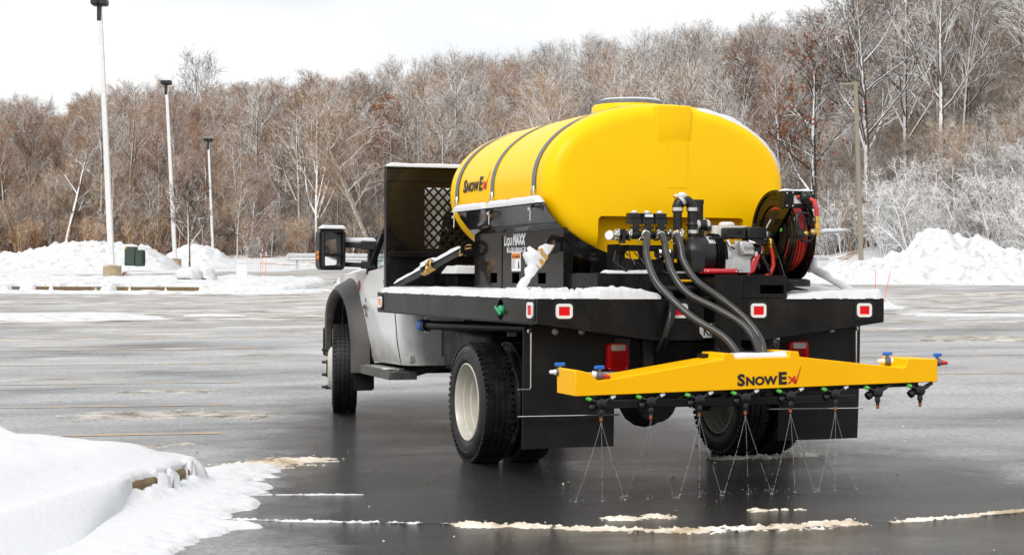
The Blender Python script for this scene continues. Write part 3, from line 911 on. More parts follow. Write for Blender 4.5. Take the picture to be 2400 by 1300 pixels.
# kerbed island across the left of the lot
IV1 = P(672, 47.5)
def island_poly(u0, u1, v0, v1, r, inset=0.0):
    pts = [(u0 + inset, v0)]
    for i in range(9):
        a = -pi / 2 + (pi / 2) * i / 8
        pts.append((u0 + r + inset * 0 + (r - inset) * sin(a), v1 - r + (r - inset) * cos(a)))
    for i in range(9):
        a = (pi / 2) * i / 8
        pts.append((u1 - r + (r - inset) * sin(a), v1 - r + (r - inset) * cos(a)))
    pts.append((u1 - inset, v0))
    return pts
ip = island_poly(47.6, 56.5, -26, IV1, 1.6)
kb = MB()
out_, inn = ip, island_poly(47.6, 56.5, -26, IV1, 1.6, 0.18)
rows = []
for (a, b) in zip(out_, inn):
    p, q = at(*a), at(*b)
    rows.append([p + Vector((0, 0, -0.05)), p + Vector((0, 0, 0.135)), p.lerp(q, 0.15) + Vector((0, 0, 0.15)), q + Vector((0, 0, 0.15)), q + Vector((0, 0, -0.05))])
kb.grid(rows)
kb.build('kerb', M['kerb'], smooth=30, kind='structure')
def isl_h(U, V):
    d = poly_sd(U, V, ip)
    n = fbm(U * 1.3, V * 1.3, 31, 5) - 0.5
    n2 = fbm(U * 0.5, V * 2.0, 33, 4) - 0.5
    cover = sstep(0.54, 0.60, fbm(V * 1.5, U * 0.2, 35, 4)) + 0.0
    cover = cover + sstep(IV1 - 2.8, IV1 - 2.0, V)
    reach = -0.075 + 0.42 * np.clip(cover, 0, 1)
    t = np.clip(-d / np.maximum(reach, 1e-3), 0, 1)
    top = 0.20 + 0.05 * sstep(0, 1.0, d) + 0.16 * n + 0.12 * n2
    return np.where(-d < reach, np.where(d > 0, np.maximum(top, 0.175), top * np.sqrt(np.maximum(0, 1 - t * t))), -0.1)
snow_field('island_snow', 47.1, 56.9, -26, IV1 + 0.5, 0.07, isl_h, lambda U, V: G(U), M['snow_far'], uv=True, label='snow lying on the kerbed island', dip=0.05)
sheet_snow('snow_patch', [(46.2, -26), (47.5, -26), (47.5, IV1 - 1.4), (48.0, IV1 - 0.3), (49.4, IV1 + 0.2), (49.4, IV1 + 1.0), (48.0, IV1 + 1.1), (46.5, IV1 - 0.2), (46.2, P(300, 47))], 'snow swept along the foot of the island kerb', res=0.05, edge=0.3, ns=2.0, seed=34, amp=0.085)

# ------------------------------------------------------------------ lamp posts
def lamp_post(u, px_base, px_top, H, w0, w1, label, group, mt, head, foot=True, z0=None):
    v = P(px_base, u)
    b = at(u, v) if z0 is None else Vector((*uv2xy(u, v), z0))
    e = thing('lamp_post', label, 'lamp post', b, group)
    dv = (px_top - px_base) / 3857.3 * u
    top = b + RT * dv + Vector((0, 0, H))
    fz = 0.0
    if foot:
        f = MB()
        f.lathe([(0.30, -0.2), (0.30, 0.42), (0.28, 0.45), (0, 0.45)], b, (0, 0, 1), 20)
        f.build('concrete_base', M['concrete'], e, bevel=0.01)
        fz = 0.45
        m = MB(); m.box(b.x - 0.15, b.x + 0.15, b.y - 0.15, b.y + 0.15, b.z + 0.45, b.z + 0.52)
        m.build('base_plate', M[mt], e, bevel=0.01)
    p = MB()
    a = b.lerp(top, fz / H)
    k = 8
    rows = []
    for i in range(k + 1):
        c = a.lerp(top, i / k)
        w = (w0 + (w1 - w0) * i / k) / 2
        rows.append([c + RT * w * sx + FW * w * sy for sx, sy in ((-1, -0.8), (-0.8, -1), (0.8, -1), (1, -0.8), (1, 0.8), (0.8, 1), (-0.8, 1), (-1, 0.8))])
    p.grid(rows, close_u=True)
    p.add(rows[-1], [tuple(range(8))])
    p.build('pole', M[mt], e)
    if head == 'twin':
        for s in (-1, 1):
            h = MB()
            c = top + RT * 0.135 * s + Vector((0, 0, -0.02))
            h.obox(c, RT * 0.115, FW * 0.24, Vector((0, 0, 0.085)))
            h.obox(c - Vector((0, 0, 0.10)), RT * 0.09, FW * 0.18, Vector((0, 0, 0.02)))
            h.build('lamp_head', M['dark'], e, bevel=0.02)
        m = MB(); m.bar(top - RT * 0.12 + Vector((0, 0, -0.04)), top + RT * 0.12 + Vector((0, 0, -0.04)), 0.07, 0.07)
        m.build('arm', M['dark'], e)
        m = MB(); m.obox(top - Vector((0, 0, 0.35)), RT * (w1 / 2 + 0.008), FW * (w1 / 2 + 0.008), Vector((0, 0, 0.28)))
        m.build('collar', M['dark'], e)
        s_ = MB()
        for s in (-1, 1):
            c = top + RT * 0.135 * s + Vector((0, 0, 0.085))
            s_.obox(c, RT * 0.105, FW * 0.2, Vector((0, 0, 0.02)))
        s_.build('snow_cap', M['snow_far'], e, bevel=0.015, split=True)
    else:
        h = MB()
        h.bar(top + Vector((0, 0, -0.09)) + RT * (w1 / 2), top - RT * 0.24 + Vector((0, 0, -0.10)), 0.12, 0.13)
        h.build('arm', M[mt], e, bevel=0.01)
        s_ = MB(); a_, t_ = a + RT * (w0 / 2 + 0.004), top + RT * (w1 / 2 + 0.004) - Vector((0, 0, 0.15))
        s_.bar(a_, t_, 0.05, 0.016, RT); s_.build('snow_strip', M['snow_far'], e)
        h = MB(); h.obox(top - RT * 0.44 + Vector((0, 0, -0.13)), RT * 0.22, FW * 0.16, Vector((0.0, 0, 0.05)))
        h.build('lamp_head', M[mt], e, bevel=0.015)
    return e
LP = 'light poles on the lot'
lamp_post(54, 263, 231, 9.10, 0.185, 0.13, 'nearest white light pole with a dark twin head at the top', LP, 'pole_white', 'twin', z0=float(G(54)) + 0.16)
lamp_post(82.6, 411, 388, 9.3, 0.19, 0.13, 'second white light pole beside the small ornamental tree', LP, 'pole_white', 'twin')
lamp_post(98.5, 500, 487, 7.4, 0.15, 0.11, 'farthest and shortest looking white light pole before the wood', LP, 'pole_white', 'twin')
lamp_post(72, 2019, 2003, 8.45, 0.20, 0.165, 'bronze square light pole with a single side arm behind the right snow pile', LP, 'bronze', 'arm', foot=False)

# ------------------------------------------------------------------ other things of the lot
def boulder(u, px, w, h, label, seed):
    c = at(u, P(px, u), 0.30)
    e = thing('boulder', label, 'boulder', c, 'boulders on the island')
    def lump(r, zs, sd):
        mb = MB(); mb.ball(c + Vector((0, 0, 0)), 1.0, 18)
        for i, p in enumerate(mb.v):
            d = Vector(p) - c
            f = 0.8 + 0.45 * float(fbm(np.array([d.x * 1.6 + sd]), np.array([d.y * 1.6 + d.z * 2.1]), sd, 3)[0])
            mb.v[i] = tuple(c + Vector((d.x * r * f, d.y * r * f, d.z * zs * f)))
        return mb
    lump(w * 0.93, h * 0.97, seed).build('rock', M['rock'], e, smooth=60)
    s = lump(w, h * 1.08, seed)
    s.v = [(x, y, max(z, c.z - h * (0.25 if x > c.x else 0.02))) for x, y, z in s.v]
    s.build('snow_cap', M['snow_far'], e, smooth=60)
boulder(51.5, 444, 0.42, 0.32, 'snow capped boulder with its bare rock face showing on the left', 4)
boulder(51.9, 476, 0.44, 0.30, 'snow covered boulder right of the bare faced boulder', 9)

c = at(53, P(566.5, 53), 0.1)
e = thing('utility_pedestal', 'white plastic utility box standing upright on the island', 'utility box', c)
m = MB(); m.box(c.x - .155, c.x + .155, c.y - .155, c.y + .155, c.z - .1, c.z + .62); m.build('body', M['white_plastic'], e, bevel=0.015)
m = MB(); m.box(c.x - .17, c.x + .17, c.y - .17, c.y + .17, c.z + .62, c.z + .68); m.build('lid', M['white_plastic'], e, bevel=0.02)
m = MB(); m.box(c.x - .15, c.x + .15, c.y - .15, c.y + .15, c.z + .68, c.z + .715); m.build('snow_cap', M['snow_far'], e, bevel=0.02)

c = at(72.5, P(316, 72.5), 0.3)
e = thing('transformer_box', 'green metal transformer box half sunk in the left snow bank', 'transformer box', c)
rz = 0.5
def R_(x, y, z): return c + RT * x + Vector((FW.x, FW.y, 0)) * y + Vector((0, 0, z))
m = MB(); m.obox(R_(-0.16, 0, 0.38), RT * 0.22, Vector((FW.x, FW.y, 0)) * 0.35, Vector((0, 0, 0.42))); m.build('cabinet', M['util_green'], e, bevel=0.02)
m = MB(); m.obox(R_(0.22, 0.02, 0.30), RT * 0.155, Vector((FW.x, FW.y, 0)) * 0.32, Vector((0, 0, 0.36))); m.build('tank', M['util_green'], e, bevel=0.02)
m = MB()
for i in range(5): m.obox(R_(0.385, -0.24 + 0.12 * i, 0.30), RT * 0.02, Vector((FW.x, FW.y, 0)) * 0.015, Vector((0, 0, 0.28)))
m.build('cooling_fins', M['util_green'], e)
m = MB(); m.obox(R_(-0.33, -0.355, 0.74), RT * 0.035, Vector((FW.x, FW.y, 0)) * 0.004, Vector((0, 0, 0.03))); m.build('warning_label', mat('label_yellow', (0.8, 0.55, 0.05), 0.5), e, smooth=0)

# guard rail: posts, W beam
ga, gb = (80, P(676, 80)), (80, 15.4)
e = thing('guard_rail', 'galvanised guard rail with snow along its top before the wood', 'guard rail', at(*ga))
rows = []
prof = [(0.0, 0.60), (0.035, 0.585), (0.075, 0.545), (0.075, 0.515), (0.02, 0.47), (0.02, 0.44), (0.075, 0.395), (0.075, 0.365), (0.035, 0.325), (0.0, 0.31)]
for v in np.linspace(ga[1], gb[1], 30):
    b = at(80, float(v), 0.10)
    rows.append([b - Vector((FW.x, FW.y, 0)) * d + Vector((0, 0, z)) for d, z in prof])
m = MB(); m.grid(rows); m.grid([[p + Vector((FW.x, FW.y, 0)) * 0.006 for p in r] for r in rows], flip=True); m.build('beam', M['galv'], e, smooth=60)
m = MB(); b = at(80, ga[1], 0.1); m.lathe([(0.09, 0.29), (0.09, 0.62)], b + RT * -0.02, (0, 0, 1), 12); m.build('end_piece', M['galv'], e)
for i, v in enumerate(np.arange(ga[1] + 0.4, gb[1], 1.9)):
    m = MB(); b = at(80.12, float(v)); m.box(b.x - .05, b.x + .05, b.y - .07, b.y + .07, b.z - .1, b.z + .70); m.build('post', M['galv'], e, bevel=0.005)
m = MB()
rows = []
for i, v in enumerate(np.linspace(ga[1], gb[1], 110)):
    b = at(80, float(v), 0.10)
    t = 0.05 + 0.035 * float(vnoise(np.array([v * 2.1]), np.array([0.3]), 7)[0])
    rows.append([b + Vector((FW.x, FW.y, 0)) * d + Vector((0, 0, 0.597 + z * t)) for d, z in ((-0.06, 0), (-0.05, 0.7), (-0.01, 1), (0.03, 0.7), (0.04, 0))])
m.grid(rows, flip=True); m.build('snow_strip', M['snow_far'], e, smooth=60)

def stake(u, px, h, lean, label):
    b = at(u, P(px, u))
    m = MB()
    t = b + RT * lean + Vector((0, 0, h))
    m.tube([b - Vector((0, 0, 0.1)), b.lerp(t, 0.5), t], [0.008, 0.008, 0.006], 6)
    e = thing('marker_stake', label, 'marker stake', b, 'orange snow stakes')
    m.build('rod', M['orange_stake'], e)
    m = MB(); m.tube([b.lerp(t, 0.86), b.lerp(t, 0.985)], 0.016, 6); m.build('reflective_band', M['white_plastic'], e)
stake(54, 609, 1.05, 0.04, 'orange stake beside the white utility box, nearer of two')
stake(54.5, 622, 1.1, 0.02, 'orange stake second to the right of the white utility box')
stake(79, 615, 1.0, 0.0, 'orange stake in the snow verge left of the guard rail')
stake(40, 2050, 1.0, 0.03, 'thin upright orange stake in the low heap right of the bed')
stake(40.2, 2068, 1.0, 0.22, 'leaning orange stake in the low heap right of the bed')
# dead clump of weeds stuck in the left bank
b = at(60, P(283, 60))
m = MB(); RW = random.Random(3)
for i in range(26):
    a = RW.uniform(0, 6.28)
    m.tube([b, b + Vector((cos(a) * .12, sin(a) * .12, RW.uniform(.05, .25))), b + Vector((cos(a) * .3, sin(a) * .3, RW.uniform(.1, .32)))], [.014, .012, .006], 4)
e = thing('weed_tuft', 'rusty tuft of dead weeds poking out of the snow by the nearest pole', 'weeds', b)
m.build('stems', M['rust_leaf'], e)
# ------------------------------------------------------------------ vehicle materials
def wet_black(name, base, r0, r1, drop=0.0, spec=0.3):
    m = mat(name, base, r0, 0, spec)
    _, L, b = nodes(m)
    n = noise_tex(m, 3.0, 5, 0.65)
    L.new(ramp(m, n.outputs['Fac'], [(0.35, r0), (0.65, r1)]).outputs[0], b.inputs['Roughness'])
    L.new(ramp(m, n.outputs['Fac'], [(0.4, base), (0.7, tuple(c * 1.7 + 0.002 for c in base))]).outputs[0], b.inputs['Base Color'])
    if drop > 0.0007:
        f1, f2 = noise_tex(m, 2.4, 4, 0.6), noise_tex(m, 120, 2, 0.7)
        mu = N(m, 'Math', operation='MULTIPLY'); L.new(f1.outputs['Fac'], mu.inputs[0]); L.new(f2.outputs['Fac'], mu.inputs[1])
        rr = ramp(m, mu.outputs[0], [(0.26, 0.0), (0.50, 0.55)])
        mx = N(m, 'Mix', data_type='RGBA'); L.new(rr.outputs[0], mx.inputs[0]); L.new(b.inputs['Base Color'].links[0].from_socket, mx.inputs[6])
        mx.inputs[7].default_value = (0.075, 0.066, 0.058, 1); L.new(mx.outputs[2], b.inputs['Base Color'])
    v = N(m, 'TexVoronoi', Scale=150.0)
    t = N(m, 'TexCoord'); L.new(t.outputs['Object'], v.inputs['Vector'])
    dr = ramp(m, v.outputs['Distance'], [(0.12, 1.0), (0.34, 0.0)])
    if drop: bump(m, dr.outputs[0], 0.7, drop)
    return m
M['black_gloss'] = wet_black('black_gloss', (0.005, 0.0045, 0.0045), 0.04, 0.12, 0.0006)
M['black_bed'] = wet_black('black_bed', (0.006, 0.0057, 0.0055), 0.14, 0.28, 0.0009, 0.12)
M['black_matte'] = mottled('black_matte', (0.005, 0.005, 0.005), (0.011, 0.0105, 0.010), 6, 0.45, 0.65, spec=0.3)
M['black_plastic'] = mottled('black_plastic', (0.007, 0.007, 0.0075), (0.013, 0.013, 0.0135), 9, 0.3, 0.45, spec=0.4)
M['flare'] = mottled('fender_plastic', (0.045, 0.040, 0.037), (0.075, 0.068, 0.062), 5, 0.5, 0.65, bumpd=0.001)
M['flap'] = mottled('mud_flap_rubber', (0.007, 0.007, 0.007), (0.013, 0.0125, 0.012), 5, 0.5, 0.65, spec=0.3)
M['rubber'] = mottled('tyre_rubber', (0.006, 0.006, 0.006), (0.014, 0.0135, 0.013), 8, 0.32, 0.6, spec=0.4)
M['white_paint'] = mottled('white_paint', (0.78, 0.79, 0.79), (0.84, 0.85, 0.85), 1.5, 0.10, 0.16, coat=0.6)
def dirty_white():
    m = M['white_paint']
    _, L, b = nodes(m)
    t = N(m, 'TexCoord'); sp_ = N(m, 'SeparateXYZ'); L.new(t.outputs['Object'], sp_.inputs[0])
    n = noise_tex(m, 7, 6, 0.7)
    h = N(m, 'MapRange'); h.inputs['From Min'].default_value = 0.86; h.inputs['From Max'].default_value = 0.50
    L.new(sp_.outputs['Z'], h.inputs['Value'])
    mu = N(m, 'Math', operation='MULTIPLY'); L.new(h.outputs[0], mu.inputs[0]); L.new(n.outputs['Fac'], mu.inputs[1])
    rp = ramp(m, mu.outputs[0], [(0.12, 0.0), (0.55, 0.75)])
    old = b.inputs['Base Color'].links[0].from_socket
    mx = N(m, 'Mix', data_type='RGBA'); L.new(rp.outputs[0], mx.inputs[0]); L.new(old, mx.inputs[6]); mx.inputs[7].default_value = (0.33, 0.30, 0.26, 1)
    L.new(mx.outputs[2], b.inputs['Base Color'])
dirty_white()
M['rim'] = mottled('cream_rim', (0.46, 0.44, 0.38), (0.56, 0.54, 0.47), 7, 0.3, 0.45, coat=0.2)
M['steel'] = mat('bright_steel', (0.62, 0.60, 0.57), 0.22, 1.0)
M['zinc'] = mat('yellow_zinc', (0.66, 0.40, 0.12), 0.32, 0.85)
M['brass'] = mat('brass', (0.72, 0.46, 0.10), 0.28, 0.9)
M['alu'] = mottled('cast_alloy', (0.50, 0.50, 0.49), (0.62, 0.62, 0.61), 30, 0.35, 0.5, metal=0.7)
M['cream'] = mat('cream_paint', (0.70, 0.66, 0.56), 0.35)
M['red_lens'] = mat('red_lens', (0.72, 0.004, 0.008), 0.2, spec=0.2)
M['dark_red_lens'] = mat('dark_red_lens', (0.45, 0.005, 0.008), 0.2, spec=0.25)
M['amber_lens'] = mat('amber_lens', (0.90, 0.22, 0.005), 0.2, spec=0.2)
M['clear_lens'] = mat('clear_lens', (0.45, 0.45, 0.46), 0.1, coat=0.8)
M['white_trim'] = mat('white_trim', (0.80, 0.79, 0.76), 0.4)
M['white_print'] = mat('white_print', (0.82, 0.82, 0.82), 0.5)
M['black_print'] = mat('black_print', (0.008, 0.008, 0.008), 0.5)
M['red_print'] = mat('red_print', (0.55, 0.01, 0.012), 0.5)
M['orange_print'] = mat('orange_print', (0.85, 0.22, 0.02), 0.5)
M['red_paint'] = mat('red_paint', (0.50, 0.014, 0.022), 0.28, coat=0.4)
M['red_hose'] = mottled('red_hose', (0.48, 0.025, 0.022), (0.62, 0.045, 0.035), 6, 0.35, 0.5)
M['blue_plastic'] = mat('blue_plastic', (0.01, 0.13, 0.55), 0.35)
M['green_plastic'] = mat('green_plastic', (0.02, 0.32, 0.12), 0.4)
M['lime'] = mat('lime_plastic', (0.13, 0.55, 0.08), 0.4)
M['brown_tip'] = mat('brown_tip', (0.30, 0.08, 0.015), 0.4)
M['grey_plastic'] = mat('grey_plastic', (0.10, 0.11, 0.12), 0.4)
M['hose'] = mottled('grey_hose', (0.028, 0.0275, 0.027), (0.046, 0.044, 0.041), 10, 0.26, 0.40)
M['webbing'] = mottled('black_webbing', (0.014, 0.014, 0.015), (0.03, 0.03, 0.031), 60, 0.7, 0.85)
M['strap_grey'] = mottled('grey_strap', (0.11, 0.128, 0.145), (0.17, 0.19, 0.205), 40, 0.55, 0.7)
M['yellow'] = mottled('yellow_tank', (0.95, 0.535, 0.001), (0.97, 0.565, 0.001), 2.5, 0.30, 0.42, bumpd=0.0004, bscale=60, spec=0.16)
M['yellow_boom'] = mottled('yellow_boom', (0.95, 0.475, 0.001), (0.97, 0.50, 0.001), 2.5, 0.30, 0.42, bumpd=0.0004, bscale=60, spec=0.16)
M['mirror'] = mat('mirror_glass', (0.92, 0.93, 0.94), 0.02, 1.0)
M['dark_iron'] = mottled('dark_iron', (0.012, 0.011, 0.010), (0.035, 0.028, 0.022), 10, 0.5, 0.8)
M['step_grey'] = mottled('step_grey', (0.05, 0.047, 0.043), (0.13, 0.125, 0.118), 9, 0.35, 0.55)
M['interior'] = mat('interior_trim', (0.045, 0.045, 0.045), 0.7)
M['seat'] = mat('seat_cloth', (0.06, 0.058, 0.055), 0.9)
def glass_mat():
    m = bpy.data.materials.new('cab_glass'); m.use_nodes = True
    nt = m.node_tree; nt.nodes.clear()
    o, mx = nt.nodes.new('ShaderNodeOutputMaterial'), nt.nodes.new('ShaderNodeMixShader')
    tr, gl, fr = nt.nodes.new('ShaderNodeBsdfTransparent'), nt.nodes.new('ShaderNodeBsdfGlossy'), nt.nodes.new('ShaderNodeFresnel')
    tr.inputs[0].default_value = (0.80, 0.86, 0.83, 1); gl.inputs['Roughness'].default_value = 0.02; fr.inputs[0].default_value = 1.45
    for a, b in ((fr.outputs[0], mx.inputs[0]), (tr.outputs[0], mx.inputs[1]), (gl.outputs[0], mx.inputs[2]), (mx.outputs[0], o.inputs[0])): nt.links.new(a, b)
    return m
M['glass'] = glass_mat()
def water_mat():
    m = bpy.data.materials.new('spray_water'); m.use_nodes = True
    nt = m.node_tree; nt.nodes.clear()
    o, mx = nt.nodes.new('ShaderNodeOutputMaterial'), nt.nodes.new('ShaderNodeMixShader')
    tr, gl = nt.nodes.new('ShaderNodeBsdfTransparent'), nt.nodes.new('ShaderNodeBsdfPrincipled')
    gl.inputs['Base Color'].default_value = (0.75, 0.76, 0.76, 1); gl.inputs['Roughness'].default_value = 0.15
    mx.inputs[0].default_value = 0.20
    nt.links.new(tr.outputs[0], mx.inputs[1]); nt.links.new(gl.outputs[0], mx.inputs[2]); nt.links.new(mx.outputs[0], o.inputs[0])
    return m
M['water'] = water_mat()

# ------------------------------------------------------------------ lettering
def text_geo(s, size, bold=0.0, shear=0.0, sx=1.0):
    cu = bpy.data.curves.new('text', 'FONT')
    cu.body = s; cu.size = size; cu.offset = bold * size; cu.shear = shear; cu.resolution_u = 3
    o = bpy.data.objects.new('text', cu)
    COL.objects.link(o)
    dg = bpy.context.evaluated_depsgraph_get()
    me = bpy.data.meshes.new_from_object(o.evaluated_get(dg))
    v = [(p.co.x * sx, p.co.y) for p in me.vertices]
    f = [tuple(p.vertices) for p in me.polygons]
    bpy.data.objects.remove(o); bpy.data.curves.remove(cu); bpy.data.meshes.remove(me)
    return v, f
def word(mb, s, size, x, y, bold=0.03, shear=0.0, sx=1.0, m=0):
    """adds flat lettering at (x,y) in the builder's own xy plane; returns the right end"""
    v, f = text_geo(s, size, bold, shear, sx)
    x0 = min(p[0] for p in v)
    mb.add([(x + p[0] - x0, y + p[1], 0) for p in v], f, m)
    return x + max(p[0] for p in v) - x0
def spray_logo():
    """two-tone word mark: capitals with small capitals, red x and tick. Unit: S is 1 high, total about 4.4 wide"""
    mb = MB()
    k = 1 / 0.72
    x = word(mb, 'S', k * 0.92, 0, 0, 0.044, sx=1.15)
    x = word(mb, 'NOW', k * 0.68, x + 0.09, 0, 0.048, sx=1.15)
    x = word(mb, 'E', k * 0.98, x + 0.10, 0, 0.048, sx=1.15)
    x = word(mb, 'X', k * 0.62, x + 0.06, 0, 0.03, sx=1.15, m=1)
    x -= 0.18
    mb.add([(x - 0.10, 0.42, 0.001), (x + 0.06, 0.46, 0.001), (x + 0.15, 0.26, 0.001), (x + 0.62, 1.42, 0.001), (x + 0.66, 1.42, 0.001), (x + 0.20, 0.0, 0.001), (x + 0.08, 0.0, 0.001)], [(0, 1, 2, 6), (2, 3, 4, 5), (2, 5, 6)], 1)
    return mb, x + 0.66

# ------------------------------------------------------------------ the truck
TR = thing('flatbed_truck', 'white flatbed work truck with black bed and dual rear wheels, seen from its rear left', 'truck', (0, 0, 0))
HW, ZB, LB = 1.205, 1.13, 3.74
# bed: side rails with an oval filler hole on the left, rear beam, deck
def oval(cx, cy, rx, ry, n=20): return [(cx + rx * cos(2 * pi * i / n), cy + ry * sin(2 * pi * i / n)) for i in range(n)]
m = MB()
m.plate([[(0.0615, 0.975), (LB, 0.975), (LB, ZB), (0.0615, ZB)], oval(0.67, 1.05, 0.062, 0.066)], (-HW + 0.012, 0, 0), (0, 1, 0), (0, 0, 1), -0.012)
m.box(-HW, -HW + 0.07, 0.0615, LB, 0.967, 0.9745); m.box(-HW + 0.0125, -HW + 0.07, 0.0615, LB, ZB - 0.012, ZB)
m.build('side_rail', M['black_bed'], TR, bevel=0.004)
m = MB(); m.box(HW - 0.07, HW, 0.0615, LB, 0.97, ZB); m.build('side_rail', M['black_bed'], TR, bevel=0.004)
m = MB(); m.box(-HW + 0.07, HW - 0.07, 0.07, LB, ZB - 0.012, ZB - 0.002); m.build('deck', M['black_bed'], TR)
m = MB()
for i in range(10): m.box(-HW + 0.08, HW - 0.08, 0.2 + i * 0.37, 0.25 + i * 0.37, 1.02, ZB - 0.0125)
for s in (-1, 1): m.box(s * 0.42 - 0.04, s * 0.42 + 0.04, 0.1, LB, 0.88, 1.0195)
m.build('cross_member', M['black_matte'], TR, split=True)
m = MB()
m.plate([[(-HW, 0.975), (-0.43, 0.868), (-0.09, 0.868), (-0.09, ZB), (-HW, ZB)]], (0, 0.06, 0), (1, 0, 0), (0, 0, 1), 0.06)
m.plate([[(0.16, 0.868), (0.36, 0.868), (HW, 0.975), (HW, ZB), (0.16, ZB)]], (0, 0.06, 0), (1, 0, 0), (0, 0, 1), 0.06)
m.plate([[(-0.09, 0.868), (0.16, 0.868), (0.16, ZB), (-0.09, ZB)]], (0, 0.069, 0), (1, 0, 0), (0, 0, 1), 0.012)
m.build('rear_beam', M['black_bed'], TR, bevel=0.004)
# green filler cap in the oval hole
m = MB(); m.lathe([(0.034, 0), (0.034, 0.03), (0.02, 0.04)], (-HW + 0.02, 0.66, 1.045), (-1, 0.0, 0), 14); m.box(-HW - 0.028, -HW - 0.018, 0.60, 0.72, 1.035, 1.055)
m.xf(Matrix.Translation((-HW, 0.66, 1.045)) @ Matrix.Rotation(radians(22), 4, 'X') @ Matrix.Translation((HW, -0.66, -1.045)))
m.box(-HW + 0.03, -HW + 0.04, 0.63, 0.70, 0.99, 1.03)
m.build('filler_cap', M['green_plastic'], TR, bevel=0.004)
# marker lamps: white reflective trim round a coloured lens in a dark rubber grommet
def rrect(w, h, r, n=5):
    out = []
    for cx, cy, a0 in ((w / 2 - r, h / 2 - r, 0), (-w / 2 + r, h / 2 - r, pi / 2), (-w / 2 + r, -h / 2 + r, pi), (w / 2 - r, -h / 2 + r, 1.5 * pi)):
        out += [(cx + r * cos(a0 + pi / 2 * i / n), cy + r * sin(a0 + pi / 2 * i / n)) for i in range(n + 1)]
    return out
def marker(o, ux, w, h, lens):
    uy = Vector((0, 0, 1)); ux = Vector(ux); nrm = ux.cross(uy)
    o = Vector(o)
    g = MB(); g.plate([rrect(w + 0.04, h + 0.04, 0.03)], o, ux, uy, 0.004)
    g = g.build('marker_light', M['black_matte'], TR)
    t = MB(); t.plate([rrect(w, h, 0.022), rrect(w * 0.66, h * 0.60, 0.006)[::-1]], o + nrm * 0.004, ux, uy, 0.010)
    t.build('trim', M['white_trim'], g, bevel=0.002)
    l = MB(); l.plate([rrect(w * 0.66, h * 0.60, 0.006)], o + nrm * 0.004, ux, uy, 0.007)
    l.build('lens', M[lens], g, bevel=0.002)
for x in (-1.033, -0.263, 0.284, 1.052): marker((x, -0.0005, 1.054), (1, 0, 0), 0.108, 0.090, 'red_lens')
marker((-HW - 0.0005, 0.10, 1.058), (0, -1, 0), 0.10, 0.098, 'red_lens')
marker((-HW - 0.0005, 3.625, 1.05), (0, -1, 0), 0.11, 0.090, 'amber_lens')
# silver badge half hidden behind the post
b = MB(); b.plate([[(-0.125, 0.915), (-0.10, 0.885), (0.135, 0.885), (0.165, 0.915), (0.165, 0.95), (0.135, 0.975), (-0.10, 0.975), (-0.125, 0.95)]], (0, -0.0005, 0), (1, 0, 0), (0, 0, 1), 0.006)
b = b.build('badge', M['steel'], TR, bevel=0.002)
t = MB(); word(t, 'KN', 0.085, -0.098, 0.900, 0.02, sx=0.8)
t.xf(Matrix.Translation((0, -0.0075, 0)) @ Matrix.Rotation(pi / 2, 4, 'X')); t.build('badge_lettering', M['black_print'], b, smooth=0)
# headboard with a punched diamond window
HBY = 3.66
m = MB()
m.plate([[(-1.155, ZB), (1.155, ZB), (1.155, 2.15), (-1.155, 2.15)], [(-0.828, 1.488), (0.828, 1.488), (0.828, 1.985), (-0.828, 1.985)][::-1]], (0, HBY + 0.012, 0), (1, 0, 0), (0, 0, 1), 0.012)
m.box(-1.155, 1.155, HBY - 0.03, HBY, 2.135, 2.15); m.box(-1.155, 1.155, HBY - 0.012, HBY - 0.0005, 2.03, 2.036)
m.box(-1.155, -1.145, HBY + 0.0125, HBY + 0.07, ZB, 2.15); m.box(1.145, 1.155, HBY + 0.0125, HBY + 0.07, ZB, 2.15)
hb = m.build('headboard', M['black_gloss'], TR, bevel=0.003)
m = MB(); m.box(-1.14, 1.14, HBY - 0.034, HBY - 0.001, 1.418, 1.46); m.build('cross_bar', M['black_bed'], hb, bevel=0.004)
m = MB()
d = 0.078
x0, x1, z0, z1 = -0.828, 0.828, 1.488, 1.985
def clipseg(p, q):
    t0, t1 = 0.0, 1.0
    for a, dd, lo, hi in ((p[0], q[0] - p[0], x0, x1), (p[1], q[1] - p[1], z0, z1)):
        if abs(dd) < 1e-9: continue
        ta, tb = (lo - a) / dd, (hi - a) / dd
        if ta > tb: ta, tb = tb, ta
        t0, t1 = max(t0, ta), min(t1, tb)
    return None if t0 >= t1 else (t0, t1)
for s, yy in ((1, 0.0), (-1, 0.0021)):
    for i in range(-20, 45):
        p = (x0 + i * d - (0 if s > 0 else 0.0), z0); q = (p[0] + s * 0.56, p[1] + 0.6)
        c = clipseg(p, q)
        if c:
            A = [p[k] + (q[k] - p[k]) * c[0] for k in (0, 1)]; B = [p[k] + (q[k] - p[k]) * c[1] for k in (0, 1)]
            if (A[0] - B[0]) ** 2 + (A[1] - B[1]) ** 2 > 1e-4:
                m.bar((A[0], HBY + 0.006 + yy, A[1]), (B[0], HBY + 0.006 + yy, B[1]), 0.0175, 0.004, (0, 1, 0))
m.build('diamond_mesh', M['black_gloss'], hb)
